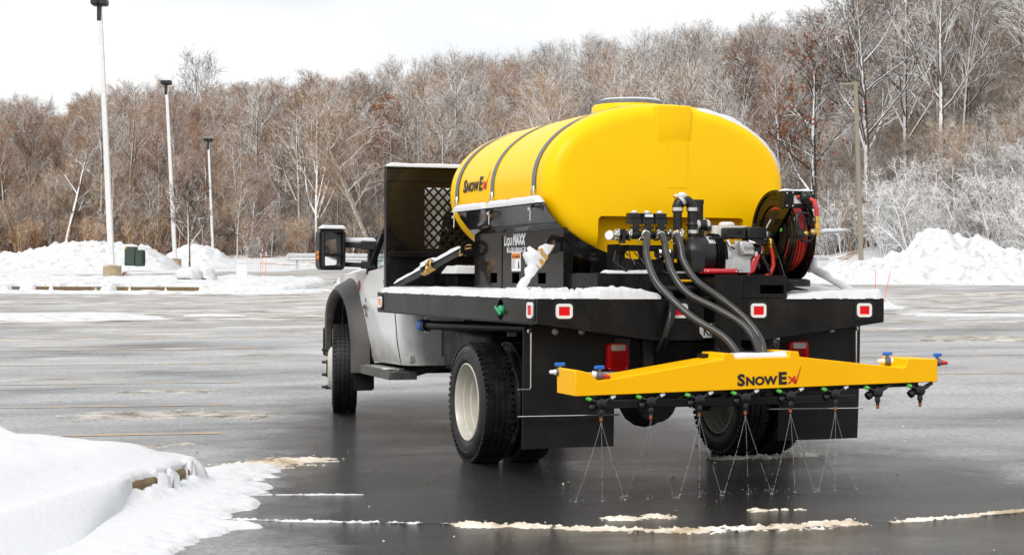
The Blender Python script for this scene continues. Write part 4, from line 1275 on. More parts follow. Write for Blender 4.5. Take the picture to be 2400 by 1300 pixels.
# chassis
m = MB()
for s in (-1, 1): m.box(s * 0.43 - 0.035, s * 0.43 + 0.035, 0.30, 6.6, 0.66, 0.875)
for y in (0.6, 1.1, 1.9, 2.7, 3.5, 4.4): m.box(-0.39, 0.39, y - 0.04, y + 0.04, 0.69, 0.84)
m.build('chassis_frame', M['black_matte'], TR, bevel=0.006)
m = MB()
m.cyl((-0.98, 1.395, 0.405), (0.98, 1.395, 0.405), 0.062, 14)
m.ball((0.12, 1.38, 0.40), 0.20, 16, sc=(0.95, 0.85, 1.0)); m.cyl((0.12, 1.16, 0.40), (0.12, 1.24, 0.40), 0.15, 18)
for i in range(10): m.ball((0.12 + 0.135 * cos(i * .628), 1.155, 0.40 + 0.135 * sin(i * .628)), 0.012, 6)
m.cyl((0.12, 1.5, 0.42), (0.1, 4.3, 0.55), 0.05, 12)
for s in (-1, 1):
    for k in range(4): m.tube([(s * 0.52, 0.55, 0.62 - k * 0.014), (s * 0.52, 1.395, 0.50 - k * 0.014), (s * 0.52, 2.2, 0.62 - k * 0.014)], 0.022, 6)
    m.cyl((s * 0.56, 1.3, 0.33), (s * 0.48, 1.05, 0.80), 0.035, 10)
m.build('rear_axle', M['dark_iron'], TR)
m = MB(); m.cyl((-0.9, 5.59, 0.40), (0.9, 5.59, 0.40), 0.055, 12); m.ball((0.25, 5.59, 0.40), 0.15, 12)
m.build('front_axle', M['dark_iron'], TR)
m = MB(); m.box(-0.80, -0.48, 2.15, 3.25, 0.52, 0.86); m.build('fuel_tank', M['black_matte'], TR, bevel=0.05)
m = MB(); m.box(-0.70, -0.50, 3.28, 3.62, 0.60, 0.86); m.box(-0.52, -0.49, 2.0, 2.1, 0.70, 0.95); m.build('battery_box', M['black_matte'], TR, bevel=0.02, split=True)
m = MB(); m.tube([(0.55, 4.6, 0.5), (0.55, 3.0, 0.52), (0.62, 1.9, 0.60), (0.62, 1.0, 0.68), (0.62, 0.4, 0.60)], 0.055, 10); m.build('exhaust_pipe', M['dark_iron'], TR)
m = MB()
m.tube([(-0.55, 1.75, 0.98), (-0.55, 1.72, 0.75), (-0.35, 1.8, 0.60)], 0.012, 6); m.tube([(-0.60, 2.05, 0.97), (-0.72, 2.06, 0.80), (-0.50, 2.1, 0.62)], 0.010, 6)
m.tube([(-0.45, 0.42, 0.86), (-0.30, 0.40, 0.80), (-0.28, 0.42, 0.70), (-0.40, 0.6, 0.66)], 0.010, 6); m.tube([(-0.20, 0.35, 0.86), (-0.12, 0.36, 0.72), (0.0, 0.5, 0.70)], 0.009, 6)
m.build('cable', M['black_plastic'], TR, split=True)
m = MB(); m.box(-0.725, -0.655, 1.895, 1.90, 0.83, 0.95); m.build('label_plate', M['clear_lens'], TR)
# blue capped fill pipe under the left rail
m = MB(); m.tube([(-1.09, 2.76, 0.888), (-1.06, 2.60, 0.892), (-0.90, 2.0, 0.90), (-0.72, 1.2, 0.91), (-0.62, 0.9, 0.93)], 0.034, 12)
m.lathe([(0.045, 0), (0.045, 0.05), (0.038, 0.06)], (-1.085, 2.70, 0.888), (-0.1, 0.99, 0), 14)
fp = m.build('fill_pipe', M['black_plastic'], TR)
m = MB(); m.lathe([(0.040, 0), (0.046, 0.02), (0.046, 0.05), (0.030, 0.06), (0.028, 0.075), (0, 0.08)], (-1.095, 2.745, 0.888), (-0.12, 0.99, 0), 14); m.build('blue_cap', M['blue_plastic'], fp)
m = MB()
for s in (-1, 1):
    c = Vector((-1.085, 2.725, 0.888 + s * 0.055)); pts = [c + Vector((0.012 * cos(a), 0, 0.018 * sin(a))) for a in np.linspace(0, 2 * pi, 9)]; m.tube(pts, 0.004, 5)
m.build('ring', M['steel'], fp, split=True)
# lower rear bar and its braces
m = MB(); m.box(-0.72, 1.04, 0.08, 0.16, 0.45, 0.50)
for x in (-0.42, 0.42): m.box(x - 0.03, x + 0.03, 0.10, 0.14, 0.5005, 0.87)
for x0_, x1_ in ((-0.66, -0.40), (-0.20, 0.06), (0.10, 0.36), (0.55, 0.80)): m.bar((x0_, 0.13, 0.50), (x1_, 0.28, 0.64), 0.03, 0.012)
m.build('rear_bumper_bar', M['black_matte'], TR, bevel=0.004)
# tail lamps
for s, x in ((-1, -0.566), (1, 0.722)):
    g = MB(); g.plate([rrect(0.140, 0.170, 0.022)], (x, 0.30, 0.76), (1, 0, 0), (0, 0, 1), 0.05)
    g = g.build('tail_lamp', M['red_lens'], TR, bevel=0.008)
    l = MB(); l.plate([rrect(0.100, 0.115, 0.006)], (x, 0.25, 0.742), (1, 0, 0), (0, 0, 1), 0.006)
    for i in range(15): l.box(x - 0.047 + i * 0.0066, x - 0.0445 + i * 0.0066, 0.2415, 0.244, 0.688, 0.798)
    l.build('stop_lens', M['dark_red_lens'], g)
    l = MB(); l.plate([rrect(0.096, 0.036, 0.006)], (x, 0.25, 0.818), (1, 0, 0), (0, 0, 1), 0.007); l.build('reversing_lens', M['clear_lens'], g)
    sc = MB()
    for dx in (-0.058, 0.058):
        for dz in (-0.073, 0.073): sc.ball((x + dx, 0.25, 0.76 + dz), 0.006, 8)
    sc.build('screw', M['steel'], g, kind='stuff')
    m = MB(); m.tube([(x - 0.03, 0.31, 0.84), (x - 0.03, 0.30, 0.94)], 0.006, 6); m.build('wire', M['steel'], g)
# licence plate behind the boom
pl = MB(); pl.box(-0.765, -0.465, 0.262, 0.266, 0.52, 0.667); pl = pl.build('licence_plate', M['white_trim'], TR, bevel=0.002)
t = MB(); word(t, 'EEB', 0.055, -0.742, 0.617, 0.03); word(t, 'O', 0.04, -0.635, 0.622, 0.01)
t.xf(Matrix.Translation((0, 0.2605, 0)) @ Matrix.Rotation(pi / 2, 4, 'X')); t.build('plate_lettering', M['black_print'], pl, smooth=0, kind='stuff')
# mud flaps with bright rods
for s in (-1, 1):
    xa, xb = (-1.187, -0.572) if s < 0 else (0.606, 1.204)
    m = MB(); k = 8
    rows = []
    for i in range(k + 1):
        z = 0.955 - 0.762 * i / k
        rows.append([(xa + (xb - xa) * j / 6, 0.290 + 0.010 * sin(j * 1.1 + s) * (i / k) ** 2 + 0.02 * (i / k) ** 2, z) for j in range(7)])
    m.grid(rows); m.grid([[(p[0], p[1] + 0.010, p[2]) for p in r] for r in rows], flip=True)
    ed = [r[0] for r in rows] + rows[-1][1:] + [r[-1] for r in rows[::-1]][1:]
    m.grid([ed, [(p[0], p[1] + 0.010, p[2]) for p in ed]])
    fl = m.build('mud_flap', M['flap'], TR)
    m = MB()
    if s < 0: m.tube([(-1.157, 0.27, 0.930), (-1.150, 0.262, 0.94), (-1.146, 0.262, 0.92), (-1.146, 0.262, 0.58), (-1.153, 0.262, 0.567), (-1.23, 0.262, 0.566)], 0.0062, 8)
    else: m.tube([(1.150, 0.27, 0.930), (1.157, 0.262, 0.94), (1.157, 0.262, 0.92), (1.157, 0.262, 0.56)], 0.0062, 8)
    m.ball((s * 1.157, 0.262, 0.925), 0.016, 8)
    m.build('rod', M['steel'], fl)
    m = MB(); m.tube([(-1.228, 0.268, 0.399), (-0.552, 0.268, 0.395)] if s < 0 else [(0.515, 0.268, 0.405), (1.215, 0.268, 0.396)], 0.0055, 8); m.build('rod', M['steel'], fl)
    m = MB()
    for x in ((-0.979, -0.801) if s < 0 else (0.80, 0.985)):
        m.lathe([(0.021, 0), (0.021, 0.006), (0.012, 0.012), (0.0, 0.013)], (x, 0.287, 0.920), (0, -1, 0), 14)
    m.build('bolt', M['galv'], fl, split=True)
# wheels
def wheel(x, y, out, kind, steer=0.0):
    """out: -1 / +1 side the outer face points to; kind 'dish' deep rim, 'hub' convex rim"""
    w, r = 0.113, 0.405
    c = Vector((x, y, r)); ax = Matrix.Rotation(steer, 3, 'Z') @ Vector((out, 0, 0))
    T = MB()
    pr = [(0.262, w * 0.80), (0.275, w * 0.93), (0.305, w), (0.335, w * 0.985), (0.338, w * 1.01), (0.356, w * 0.99), (0.372, w * 0.93), (0.388, w * 0.85)]
    tread = [(0.402, w * 0.74), (0.404, w * 0.40), (0.396, w * 0.38), (0.396, w * 0.31), (0.405, w * 0.29), (0.405, w * 0.05), (0.397, w * 0.03)]
    half = pr + tread
    prof = [(a, b) for a, b in half] + [(a, -b) for a, b in half[::-1]]
    T.lathe(prof, c, ax, 64, cap=False)
    e1 = Vector((0, 0, 1)); e2 = ax.cross(e1)
    for i in range(60):
        a = 2 * pi * (i + 0.5) / 60
        rd = e1 * cos(a) + e2 * sin(a); tg = ax.cross(rd)
        for sd in (-1, 1):
            T.obox(c + rd * 0.399 + ax * sd * w * 0.80, tg * 0.0125, ax * w * 0.13, rd * 0.011)
        for sd in (-0.58, 0.58, -0.17, 0.17):
            T.obox(c + rd * 0.4045 + ax * sd * w + tg * 0.006, tg * 0.0135 + ax * 0.005, ax * w * 0.14, rd * 0.0035)
    R_ = MB()
    if kind == 'dish':
        R_.lathe([(0.262, w * 0.78), (0.266, w * 0.92), (0.258, w * 0.95), (0.247, w * 0.80), (0.244, w * 0.45), (0.237, w * 0.40), (0.235, w * 0.02), (0.226, -w * 0.04), (0.223, -w * 0.55), (0.211, -w * 0.60), (0.205, -w * 1.0), (0.150, -w * 1.15), (0.085, -w * 1.15)], c, ax, 48, cap=False)
        R_.lathe([(0.262, -w * 0.78), (0.266, -w * 0.92), (0.250, -w * 0.9), (0.235, -w * 0.6), (0.15, -w * 0.83), (0.085, -w * 0.84)], c, ax, 40, cap=False)
        h0 = -w * 1.14
    else:
        R_.lathe([(0.262, w * 0.78), (0.266, w * 0.92), (0.256, w * 0.95), (0.238, w * 0.80), (0.220, w * 0.70), (0.195, w * 1.10), (0.165, w * 1.32), (0.10, w * 1.36), (0.085, w * 1.36)], c, ax, 48, cap=False)
        R_.lathe([(0.262, -w * 0.78), (0.266, -w * 0.92), (0.245, -w * 0.85), (0.235, 0), (0.2, w * 0.6)], c, ax, 40, cap=False)
        h0 = w * 1.34
    rim = R_.build('wheel', M['rim'], TR)
    T.build('tyre', M['rubber'], rim)
    H_ = MB()
    if kind == 'hub': H_.lathe([(0.095, h0 - 0.01), (0.08, h0 + 0.012), (0, h0 + 0.016)], c, ax, 20)
    else: H_.lathe([(0.095, h0), (0.085, h0 + 0.05), (0.06, h0 + 0.07), (0, h0 + 0.075)], c, ax, 20)
    H_.build('hub', M['dark_iron'], rim)
    nts = MB()
    for i in range(10):
        a = 2 * pi * i / 10 + 0.1
        p = c + (e1 * cos(a) + e2 * sin(a)) * 0.1125 + ax * h0
        if kind == 'dish': nts.lathe([(0.020, 0), (0.020, 0.012), (0.014, 0.014), (0.014, 0.036), (0.009, 0.04), (0.009, 0.052), (0, 0.053)], p, ax, 6)
    if kind == 'hub':
        for z in (-0.15, -0.05, 0.05, 0.15):
            p = c + e1 * z * 1.15 + ax * (h0 - 0.03)
            nts.lathe([(0.019, 0), (0.019, 0.05), (0.012, 0.052), (0.012, 0.085), (0, 0.087)], p, ax, 8)
    nts.build('lug_nut', M['black_plastic'], rim, kind='stuff')
    if kind == 'dish' and out < 0:
        t = MB(); v, f = text_geo('CON', 0.05, 0.02)
        pts = []
        for px_, py_ in v:
            a = (px_ - 0.05) / 0.305; rr = 0.287 + py_
            ang = -2.5 + a
            pts.append(c + ax * (w * 1.005) + (Vector((0, -1, 0)) * sin(ang) * -1 + Vector((0, 0, 1)) * cos(ang)) * rr)
        t.add(pts, f); t.build('tyre_lettering', M['black_plastic'], rim, smooth=0)
    return rim
for s in (-1, 1):
    wheel(s * 1.092, 1.395, s, 'dish')
    wheel(s * 0.80, 1.395, -s, 'dish')
    wheel(s * 1.027, 5.59, s, 'hub', radians(-13))
# ---------------------------------------------------------------- cab
AX, AY, AR = 0.0, 5.59, 0.50     # front arch
def bodyw(z, y):
    """half width of the body side"""
    w = np.interp(z, [0.45, 0.55, 0.72, 0.92, 1.02, 1.10, 1.25, 1.36], [0.905, 0.935, 0.965, 0.98, 0.992, 0.985, 0.972, 0.955])
    if y < 3.97: w -= 0.16 * (1 - sqrt(max(0, 1 - ((3.97 - y) / 0.16) ** 2)))
    if y > 5.6: w -= 0.16 * ((y - 5.6) / 1.3) ** 1.6
    return float(w)
def zbelt(y): return float(np.interp(y, [3.8, 4.36, 4.46, 4.95, 5.05, 5.6, 6.3, 6.9], [1.385, 1.378, 1.335, 1.300, 1.29, 1.28, 1.24, 1.15]))
def zlow(y):
    a = AR - 0.0
    lo = float(np.interp(y, [3.8, 5.0, 5.1, 6.5, 6.9], [0.52, 0.50, 0.50, 0.55, 0.60]))
    if abs(y - AY) < a: lo = max(lo, 0.50 + sqrt(a * a - (y - AY) ** 2) * 1.12)
    return lo
ys = [3.81, 3.815, 3.83, 3.86, 3.90, 3.95, 3.985] + [4.0 + 0.05 * i for i in range(21)] + [5.03, 5.06, 5.08] + [AY - 0.5 * cos(pi * i / 24) for i in range(25)] + [6.12, 6.2, 6.35, 6.5, 6.65, 6.8, 6.9]
ys = sorted(set(round(y, 4) for y in ys))
def side_patch(y0, y1, s, off=0.0, nk=14):
    m = MB(); rows = []
    for y in [y for y in ys if y0 - 1e-6 <= y <= y1 + 1e-6]:
        a, b = zlow(y), zbelt(y)
        rows.append([(s * (bodyw(a + (b - a) * k / nk, y) + off), y, a + (b - a) * k / nk) for k in range(nk + 1)])
    m.grid(rows, flip=(s < 0)); return m
body = MB()
for s in (-1, 1):
    p = side_patch(3.81, 3.985, s); body.add(p.v, p.f)
    p = side_patch(5.03, 6.9, s); body.add(p.v, p.f)
# back wall, floor, hood, cowl, nose
zs = [0.52 + (1.385 - 0.52) * i / 14 for i in range(15)]
body.grid([[(x * bodyw(z, 3.81), 3.81, z) for x in np.linspace(-1, 1, 9)] for z in zs])
body.box(-0.90, 0.90, 3.83, 5.1, 0.55, 0.60)
hood = []
for y in (5.02, 5.3, 5.6, 5.9, 6.2, 6.5, 6.75, 6.9):
    zb = zbelt(y)
    hood.append([(x * bodyw(zb, y), y, zb + (1 - abs(x) ** 4) * 0.10 * (1 - 0.3 * (y - 5) / 1.9) - (0.02 if abs(x) < 0.5 else 0)) for x in np.linspace(-1, 1, 17)])
body.grid(hood, flip=True)
body.grid([[(x * bodyw(z, 6.9), 6.9 + 0.06 * (1 - x * x), z) for x in np.linspace(-1, 1, 9)] for z in np.linspace(0.6, 1.15, 7)], flip=True)
body.build('cab_body', M['white_paint'], TR, smooth=50)
m = MB(); m.box(-0.62, 0.62, 6.965, 7.0, 0.72, 1.08)
for i in range(4): m.box(-0.60, 0.60, 7.0, 7.012, 0.76 + i * 0.08, 0.80 + i * 0.08)
m.build('grille', M['steel'], TR, bevel=0.005)
m = MB(); m.box(-0.80, 0.80, 6.96, 7.08, 0.48, 0.68); m.build('front_bumper', M['steel'], TR, bevel=0.03)
for s in (-1, 1):
    m = MB(); m.box(s * 0.76 - 0.1, s * 0.76 + 0.1, 6.86, 6.955, 0.86, 1.10); m.build('headlamp', M['clear_lens'], TR, bevel=0.02)
# doors (left one seen)
for s in (-1, 1):
    d_ = side_patch(4.0, 5.03, s, 0.004)
    n0 = len(d_.v)
    rows_i = side_patch(4.0, 5.03, s, -0.05); d_.add(rows_i.v, [f[::-1] for f in rows_i.f])
    dr = d_.build('door', M['white_paint'], TR, smooth=50)
    sm = MB()
    for yg in (3.9925, 5.038):
        rows = [[(s * (bodyw(z, yg) + 0.0015), yg - 0.004, z), (s * (bodyw(z, yg) + 0.0015), yg + 0.004, z)] for z in np.linspace(zlow(yg) + .01, zbelt(yg), 12)]
        sm.grid(rows, flip=(s > 0))
    sm.build('door_seam', M['black_matte'], dr, smooth=0, split=True)
    h = MB(); h.obox((s * 0.995, 4.18, 1.21), (0.018, 0, 0), (0, 0.10, 0), (0, 0, 0.018)); h.build('door_handle', M['black_plastic'], dr, bevel=0.008)
    # round dealer sticker and the chrome emblem at the front edge
    st = MB(); st.lathe([(0.0, 0), (0.055, 0.0)], (s * (bodyw(1.165, 5.24) + 0.004), 5.24, 1.165), (s, 0, 0), 20, cap=False); st.v = [(s * (bodyw(z, y) + 0.004), y, z) for x, y, z in st.v]
    st.build('round_sticker', M['red_print'], TR, smooth=0)
    st = MB(); st.lathe([(0.0, 0), (0.030, 0.0)], (s * (bodyw(1.165, 5.24) + 0.006), 5.24, 1.165), (s, 0, 0), 16, cap=False); st.v = [(s * (bodyw(z, y) + 0.006), y, z) for x, y, z in st.v]
    st.build('sticker_centre', M['grey_plastic'], TR, smooth=0)
    em = MB()
    ey, ez = 4.93, 0.985
    em.plate([[(-0.028, -0.085), (0.028, -0.085), (0.02, 0.0), (0.028, 0.085), (-0.028, 0.085), (-0.02, 0.0)]], (s * 0.995, ey, ez), (0, -s, 0), (0, 0, 1), 0.008)
    em.plate([[(-0.075, -0.018), (0.075, -0.018), (0.075, 0.018), (-0.075, 0.018)]], (s * 1.003, ey, ez), (0, -s, 0), (0, 0, 1), 0.007)
    em.build('emblem', M['steel'], TR, bevel=0.004)
    # flare
    fl = MB(); rows = []
    for i in range(33):
        a = pi * i / 32
        row = []
        for k, (rr, xx) in enumerate(((0.505, 0.93), (0.515, 1.045), (0.53, 1.10), (0.56, 1.115), (0.60, 1.08), (0.635, 1.005), (0.66, 0.965))):
            y = AY - rr * cos(a) * (1.02 if rr < 0.55 else 1.06)
            z = 0.50 + rr * sin(a) * 1.13
            if i < 2: z -= 0.05 * (2 - i)
            row.append((s * (xx - 0.06 * max(0, (y - 5.9) / 0.35) ** 2), y, z))
        rows.append(row)
    fl.grid(rows, flip=(s > 0)); fl.build('fender_flare', M['flare'], TR, smooth=60)
    # inner arch liner, flap
    il = MB(); rows = []
    for i in range(25):
        a = pi * i / 24
        rows.append([(s * 0.55, AY - 0.505 * cos(a), 0.5 + 0.505 * sin(a) * 1.13), (s * 1.04, AY - 0.505 * cos(a), 0.5 + 0.505 * sin(a) * 1.13)])
    il.grid(rows); il.grid([[(s * 0.55, 5.08, 0.4), (s * 0.55, 5.08, 1.1)], [(s * 0.55, 6.1, 0.4), (s * 0.55, 6.1, 1.1)]])
    il.build('wheel_arch_liner', M['black_matte'], TR, smooth=60)
    m = MB(); m.plate([rrect(0.185, 0.30, 0.03)], (s * 0.985, 5.03, 0.385), (1, 0, 0), (0, 0, 1), 0.012); m.build('front_mud_flap', M['flap'], TR, bevel=0.004)
    m = MB(); m.plate([rrect(0.20, 0.28, 0.03)], (s * 0.99, 6.20, 0.63), (1, 0, 0), (0, 0, 1), 0.012); m.build('arch_panel', M['black_matte'], TR, bevel=0.004)
    # running board
    rb = MB(); rb.plate([[(3.96, 0.395), (5.10, 0.395), (5.10, 0.475), (3.96, 0.475)]], (s * 1.045 - (0.0 if s < 0 else 0.01), 0, 0), (0, 1, 0), (0, 0, 1), 0.012)
    rb.box(min(s * 0.80, s * 1.033), max(s * 0.80, s * 1.033), 3.96, 5.10, 0.395, 0.462)
    rb = rb.build('running_board', M['step_grey'], TR, bevel=0.01)
    tr_ = MB()
    for i in range(4): tr_.box(s * (0.86 + i * 0.045) - 0.012, s * (0.86 + i * 0.045) + 0.012, 4.15, 4.95, 0.4625, 0.476)
    tr_.build('step_tread', M['alu'], rb, bevel=0.003, split=True)
    m = MB(); m.bar((s * 0.85, 4.05, 0.43), (s * 0.5, 4.05, 0.52), 0.06, 0.05); m.bar((s * 0.85, 4.9, 0.43), (s * 0.5, 4.9, 0.62), 0.06, 0.05); m.build('step_bracket', M['dark_iron'], rb, split=True)
# greenhouse
def gh(y, z, s):  # tumblehome
    return s * float(np.interp(z, [1.28, 1.38, 1.75, 2.0], [0.955, 0.945, 0.865, 0.79]))
pil = MB()
for s in (-1, 1):
    for pts in ([(5.00, 1.29), (4.72, 1.66), (4.48, 1.98)], [(3.90, 1.37), (3.88, 1.7), (3.93, 1.98)]):
        P3 = [Vector((gh(y, z, s), y, z)) for y, z in pts]
        for a, b in zip(P3[:-1], P3[1:]): pil.bar(a, b, 0.085 if pts[0][0] > 4.5 else 0.16, 0.05, (s, 0, 0.3))
    pil.bar((gh(0, 1.97, s), 4.50, 1.975), (gh(0, 1.97, s), 3.92, 1.975), 0.06, 0.07)
pil.build('window_pillar', M['black_plastic'], TR, bevel=0.01, split=True)
roof = MB()
roof.grid([[(x * (0.80 - 0.03 * (abs(y - 4.15) / 0.4) ** 2), y, 2.02 + 0.05 * (1 - x * x) * (1 - ((y - 4.2) / 0.55) ** 4)) for x in np.linspace(-1, 1, 15)] for y in np.linspace(3.84, 4.58, 9)], flip=False)
roof.grid([[(x * 0.80, y, 1.995) for x in np.linspace(-1, 1, 3)] for y in (3.84, 4.58)])
roof.grid([[(x * 0.79, 3.84, z) for x in np.linspace(-1, 1, 5)] for z in (1.90, 2.02)])
roof.build('roof', M['white_paint'], TR, smooth=50)
bw = MB()
bw.plate([[(-0.93, 1.36), (0.93, 1.36), (0.79, 1.99), (-0.79, 1.99)], [(-0.66, 1.46), (0.66, 1.46), (0.60, 1.86), (-0.60, 1.86)][::-1]], (0, 3.86, 0), (1, 0, 0), (0, 0, 1), 0.03)
bw.build('cab_rear_wall', M['white_paint'], TR, bevel=0.01)
g_ = MB(); g_.plate([[(-0.66, 1.46), (0.66, 1.46), (0.60, 1.86), (-0.60, 1.86)]], (0, 3.85, 0), (1, 0, 0), (0, 0, 1), 0.005); g_.build('rear_window', M['glass'], TR, smooth=0)
g_ = MB(); g_.grid([[(x * 0.90, 5.02, 1.29), (x * 0.83, 4.76, 1.66), (x * 0.76, 4.52, 1.97)] for x in np.linspace(-1, 1, 7)], flip=True); g_.build('windscreen', M['glass'], TR)
for s in (-1, 1):
    g_ = MB(); g_.grid([[(gh(y0_, 1.34, s) * 0.985, y0_, z0_), (gh(y1_, 1.95, s) * 0.985, y1_, 1.95)] for y0_, z0_, y1_ in ((3.95, 1.37, 3.97), (4.5, 1.33, 4.25), (4.95, 1.30, 4.48))], flip=(s > 0))
    g_.build('door_window', M['glass'], TR, smooth=0)
# cab interior
m = MB()
for sx in (-0.42, 0.42):
    m.box(sx - 0.25, sx + 0.25, 4.02, 4.52, 0.86, 1.04); m.obox((sx, 4.02, 1.32), (0.24, 0, 0), (0, 0.07, 0.0), (0, -0.05, 0.32)); m.box(sx - 0.12, sx + 0.12, 3.93, 4.02, 1.64, 1.80)
m.build('seat', M['seat'], TR, bevel=0.04, split=True)
m = MB(); m.box(-0.88, 0.88, 4.78, 5.05, 0.9, 1.27); m.build('dashboard', M['interior'], TR, bevel=0.05)
m = MB(); ring = [Vector((-0.42, 4.66, 1.22)) + Vector((0.19 * cos(a), 0.19 * sin(a) * 0.42, 0.19 * sin(a) * 0.9)) for a in np.linspace(0, 2 * pi, 25)]; m.tube(ring, 0.016, 8); m.tube([ring[0], ring[12]], 0.02, 8); m.cyl((-0.42, 4.66, 1.22), (-0.42, 4.86, 1.12), 0.03, 8)
m.build('steering_wheel', M['interior'], TR)
# towing mirrors
for s in (-1, 1):
    hc = Vector((s * 1.2875, 5.00, 1.493))
    m = MB(); m.plate([rrect(0.235, 0.365, 0.045)], hc + Vector((0, 0.14, 0)), (1, 0, 0), (0, 0, 1), 0.15)
    hd = m.build('mirror', M['black_plastic'], TR, bevel=0.02)
    # glass turned inward so that it shows the driver
    nr = Vector((0.309, -0.949, 0.049)).normalized()
    if s > 0: nr = Vector((-0.45, -0.89, 0.05)).normalized()
    gx = Vector((0, 0, 1)).cross(nr).normalized() * -1; gz = nr.cross(gx).normalized() * -1
    if gz.z < 0: gz = -gz
    if gx.cross(gz).dot(nr) < 0: gx = -gx
    m = MB(); m.plate([rrect(0.165, 0.195, 0.012)], hc + Vector((s * 0.008, -0.055, 0.062)), gx, gz, 0.003); m.build('mirror_glass', M['mirror'], hd, smooth=0)
    nr2 = Vector((-s * 0.26, -0.95, -0.10)).normalized(); gx2 = Vector((0, 0, 1)).cross(nr2).normalized(); gz2 = nr2.cross(gx2).normalized()
    if gz2.z < 0: gz2 = -gz2
    if gx2.cross(gz2).dot(nr2) < 0: gx2 = -gx2
    m = MB(); m.plate([rrect(0.165, 0.085, 0.012)], hc + Vector((s * 0.008, -0.05, -0.103)), gx2, gz2, 0.003); m.build('spotter_glass', M['mirror'], hd, smooth=0)
    m = MB(); m.plate([rrect(0.20, 0.33, 0.03), rrect(0.168, 0.30, 0.02)[::-1]], hc + Vector((0, -0.02, 0)), (1, 0, 0), (0, 0, 1), 0.075); m.box(hc.x - 0.085, hc.x + 0.085, hc.y - 0.085, hc.y - 0.03, hc.z - 0.056, hc.z - 0.040)
    m.build('bezel', M['black_plastic'], hd, bevel=0.01)
    m = MB()
    for z in (-0.035, -0.075): m.ball(hc + Vector((s * 0.118, 0.03, z + 0.0)), 0.024, 10, sc=(0.6, 1, 1))
    m.build('turn_signal', M['amber_lens'], hd)
    m = MB()
    for z, t_ in ((0.045, 0.042), (-0.13, 0.036)):
        m.bar(hc + Vector((-s * 0.10, 0.06, z)), Vector((s * 0.90, 4.93, hc.z + z - 0.01)), 0.06, t_ * 1.2)
        m.bar(Vector((s * 1.03, 4.97, hc.z + z - 0.005)), Vector((s * 0.90, 4.93, hc.z + z - 0.012)), 0.085, t_ * 1.9)
    m.bar((s * 0.925, 4.94, hc.z + 0.07), (s * 0.935, 4.95, hc.z - 0.19), 0.05, 0.09, (1, 0, 0))
    m.build('mirror_arm', M['black_plastic'], hd, bevel=0.008, split=True)

# ------------------------------------------------------------------ the driver (seen in the mirror)
dp = thing('person', 'driver in dark jacket and dark knit cap, seen in the left door mirror', 'person', (-0.42, 4.3, 1.02))
def skin_body(name, chain, edges, matl, root, parent, sub=2):
    bm = bmesh.new(); vs = [bm.verts.new(p) for p, _ in chain]
    for a, b in edges: bm.edges.new((vs[a], vs[b]))
    me = bpy.data.meshes.new(name); bm.to_mesh(me); bm.free()
    o = bpy.data.objects.new(name, me); COL.objects.link(o)
    md = o.modifiers.new('skin', 'SKIN')
    bm = bmesh.new(); bm.from_mesh(me)
    ly = bm.verts.layers.skin.verify(); bm.verts.ensure_lookup_table()
    for i, (_, r) in enumerate(chain):
        bm.verts[i][ly].radius = (r if isinstance(r, tuple) else (r, r)); bm.verts[i][ly].use_root = (i == root)
    bm.to_mesh(me); bm.free()
    s2 = o.modifiers.new('sub', 'SUBSURF'); s2.levels = sub; s2.render_levels = sub
    dg = bpy.context.evaluated_depsgraph_get()
    m2 = bpy.data.meshes.new_from_object(o.evaluated_get(dg))
    bpy.data.objects.remove(o)
    m2.materials.clear(); m2.materials.append(matl)
    m2.polygons.foreach_set('use_smooth', [True] * len(m2.polygons))
    o = bpy.data.objects.new(name, m2); COL.objects.link(o); parent_to(o, parent)
    return o
DX = -0.42
ch = [((DX, 4.30, 1.09), (0.17, 0.13)), ((DX, 4.25, 1.25), (0.17, 0.12)), ((DX, 4.24, 1.42), (0.19, 0.12)), ((DX, 4.25, 1.50), (0.10, 0.08)), ((DX, 4.225, 1.57), (0.055, 0.055)),
      ((DX - .19, 4.25, 1.46), (0.07, 0.07)), ((DX - .25, 4.38, 1.26), (0.055, 0.055)), ((DX - .19, 4.60, 1.27), (0.040, 0.040)),
      ((DX + .19, 4.25, 1.46), (0.07, 0.07)), ((DX + .25, 4.38, 1.26), (0.055, 0.055)), ((DX + .19, 4.60, 1.27), (0.040, 0.040)),
      ((DX - .10, 4.34, 1.07), (0.10, 0.09)), ((DX - .12, 4.68, 1.08), (0.075, 0.075)), ((DX - .12, 4.84, 0.72), (0.05, 0.05)),
      ((DX + .10, 4.34, 1.07), (0.10, 0.09)), ((DX + .12, 4.68, 1.08), (0.075, 0.075)), ((DX + .12, 4.84, 0.72), (0.05, 0.05))]
M['jacket'] = mat('dark_jacket', (0.015, 0.018, 0.025), 0.85)
M['skin'] = mat('skin', (0.52, 0.29, 0.19), 0.5)
M['knit'] = mottled('dark_knit', (0.012, 0.012, 0.014), (0.03, 0.03, 0.03), 120, 0.9, 1.0)
skin_body('body', ch, [(0, 1), (1, 2), (2, 3), (3, 4), (2, 5), (5, 6), (6, 7), (2, 8), (8, 9), (9, 10), (0, 11), (11, 12), (12, 13), (0, 14), (14, 15), (15, 16)], M['jacket'], 0, dp)
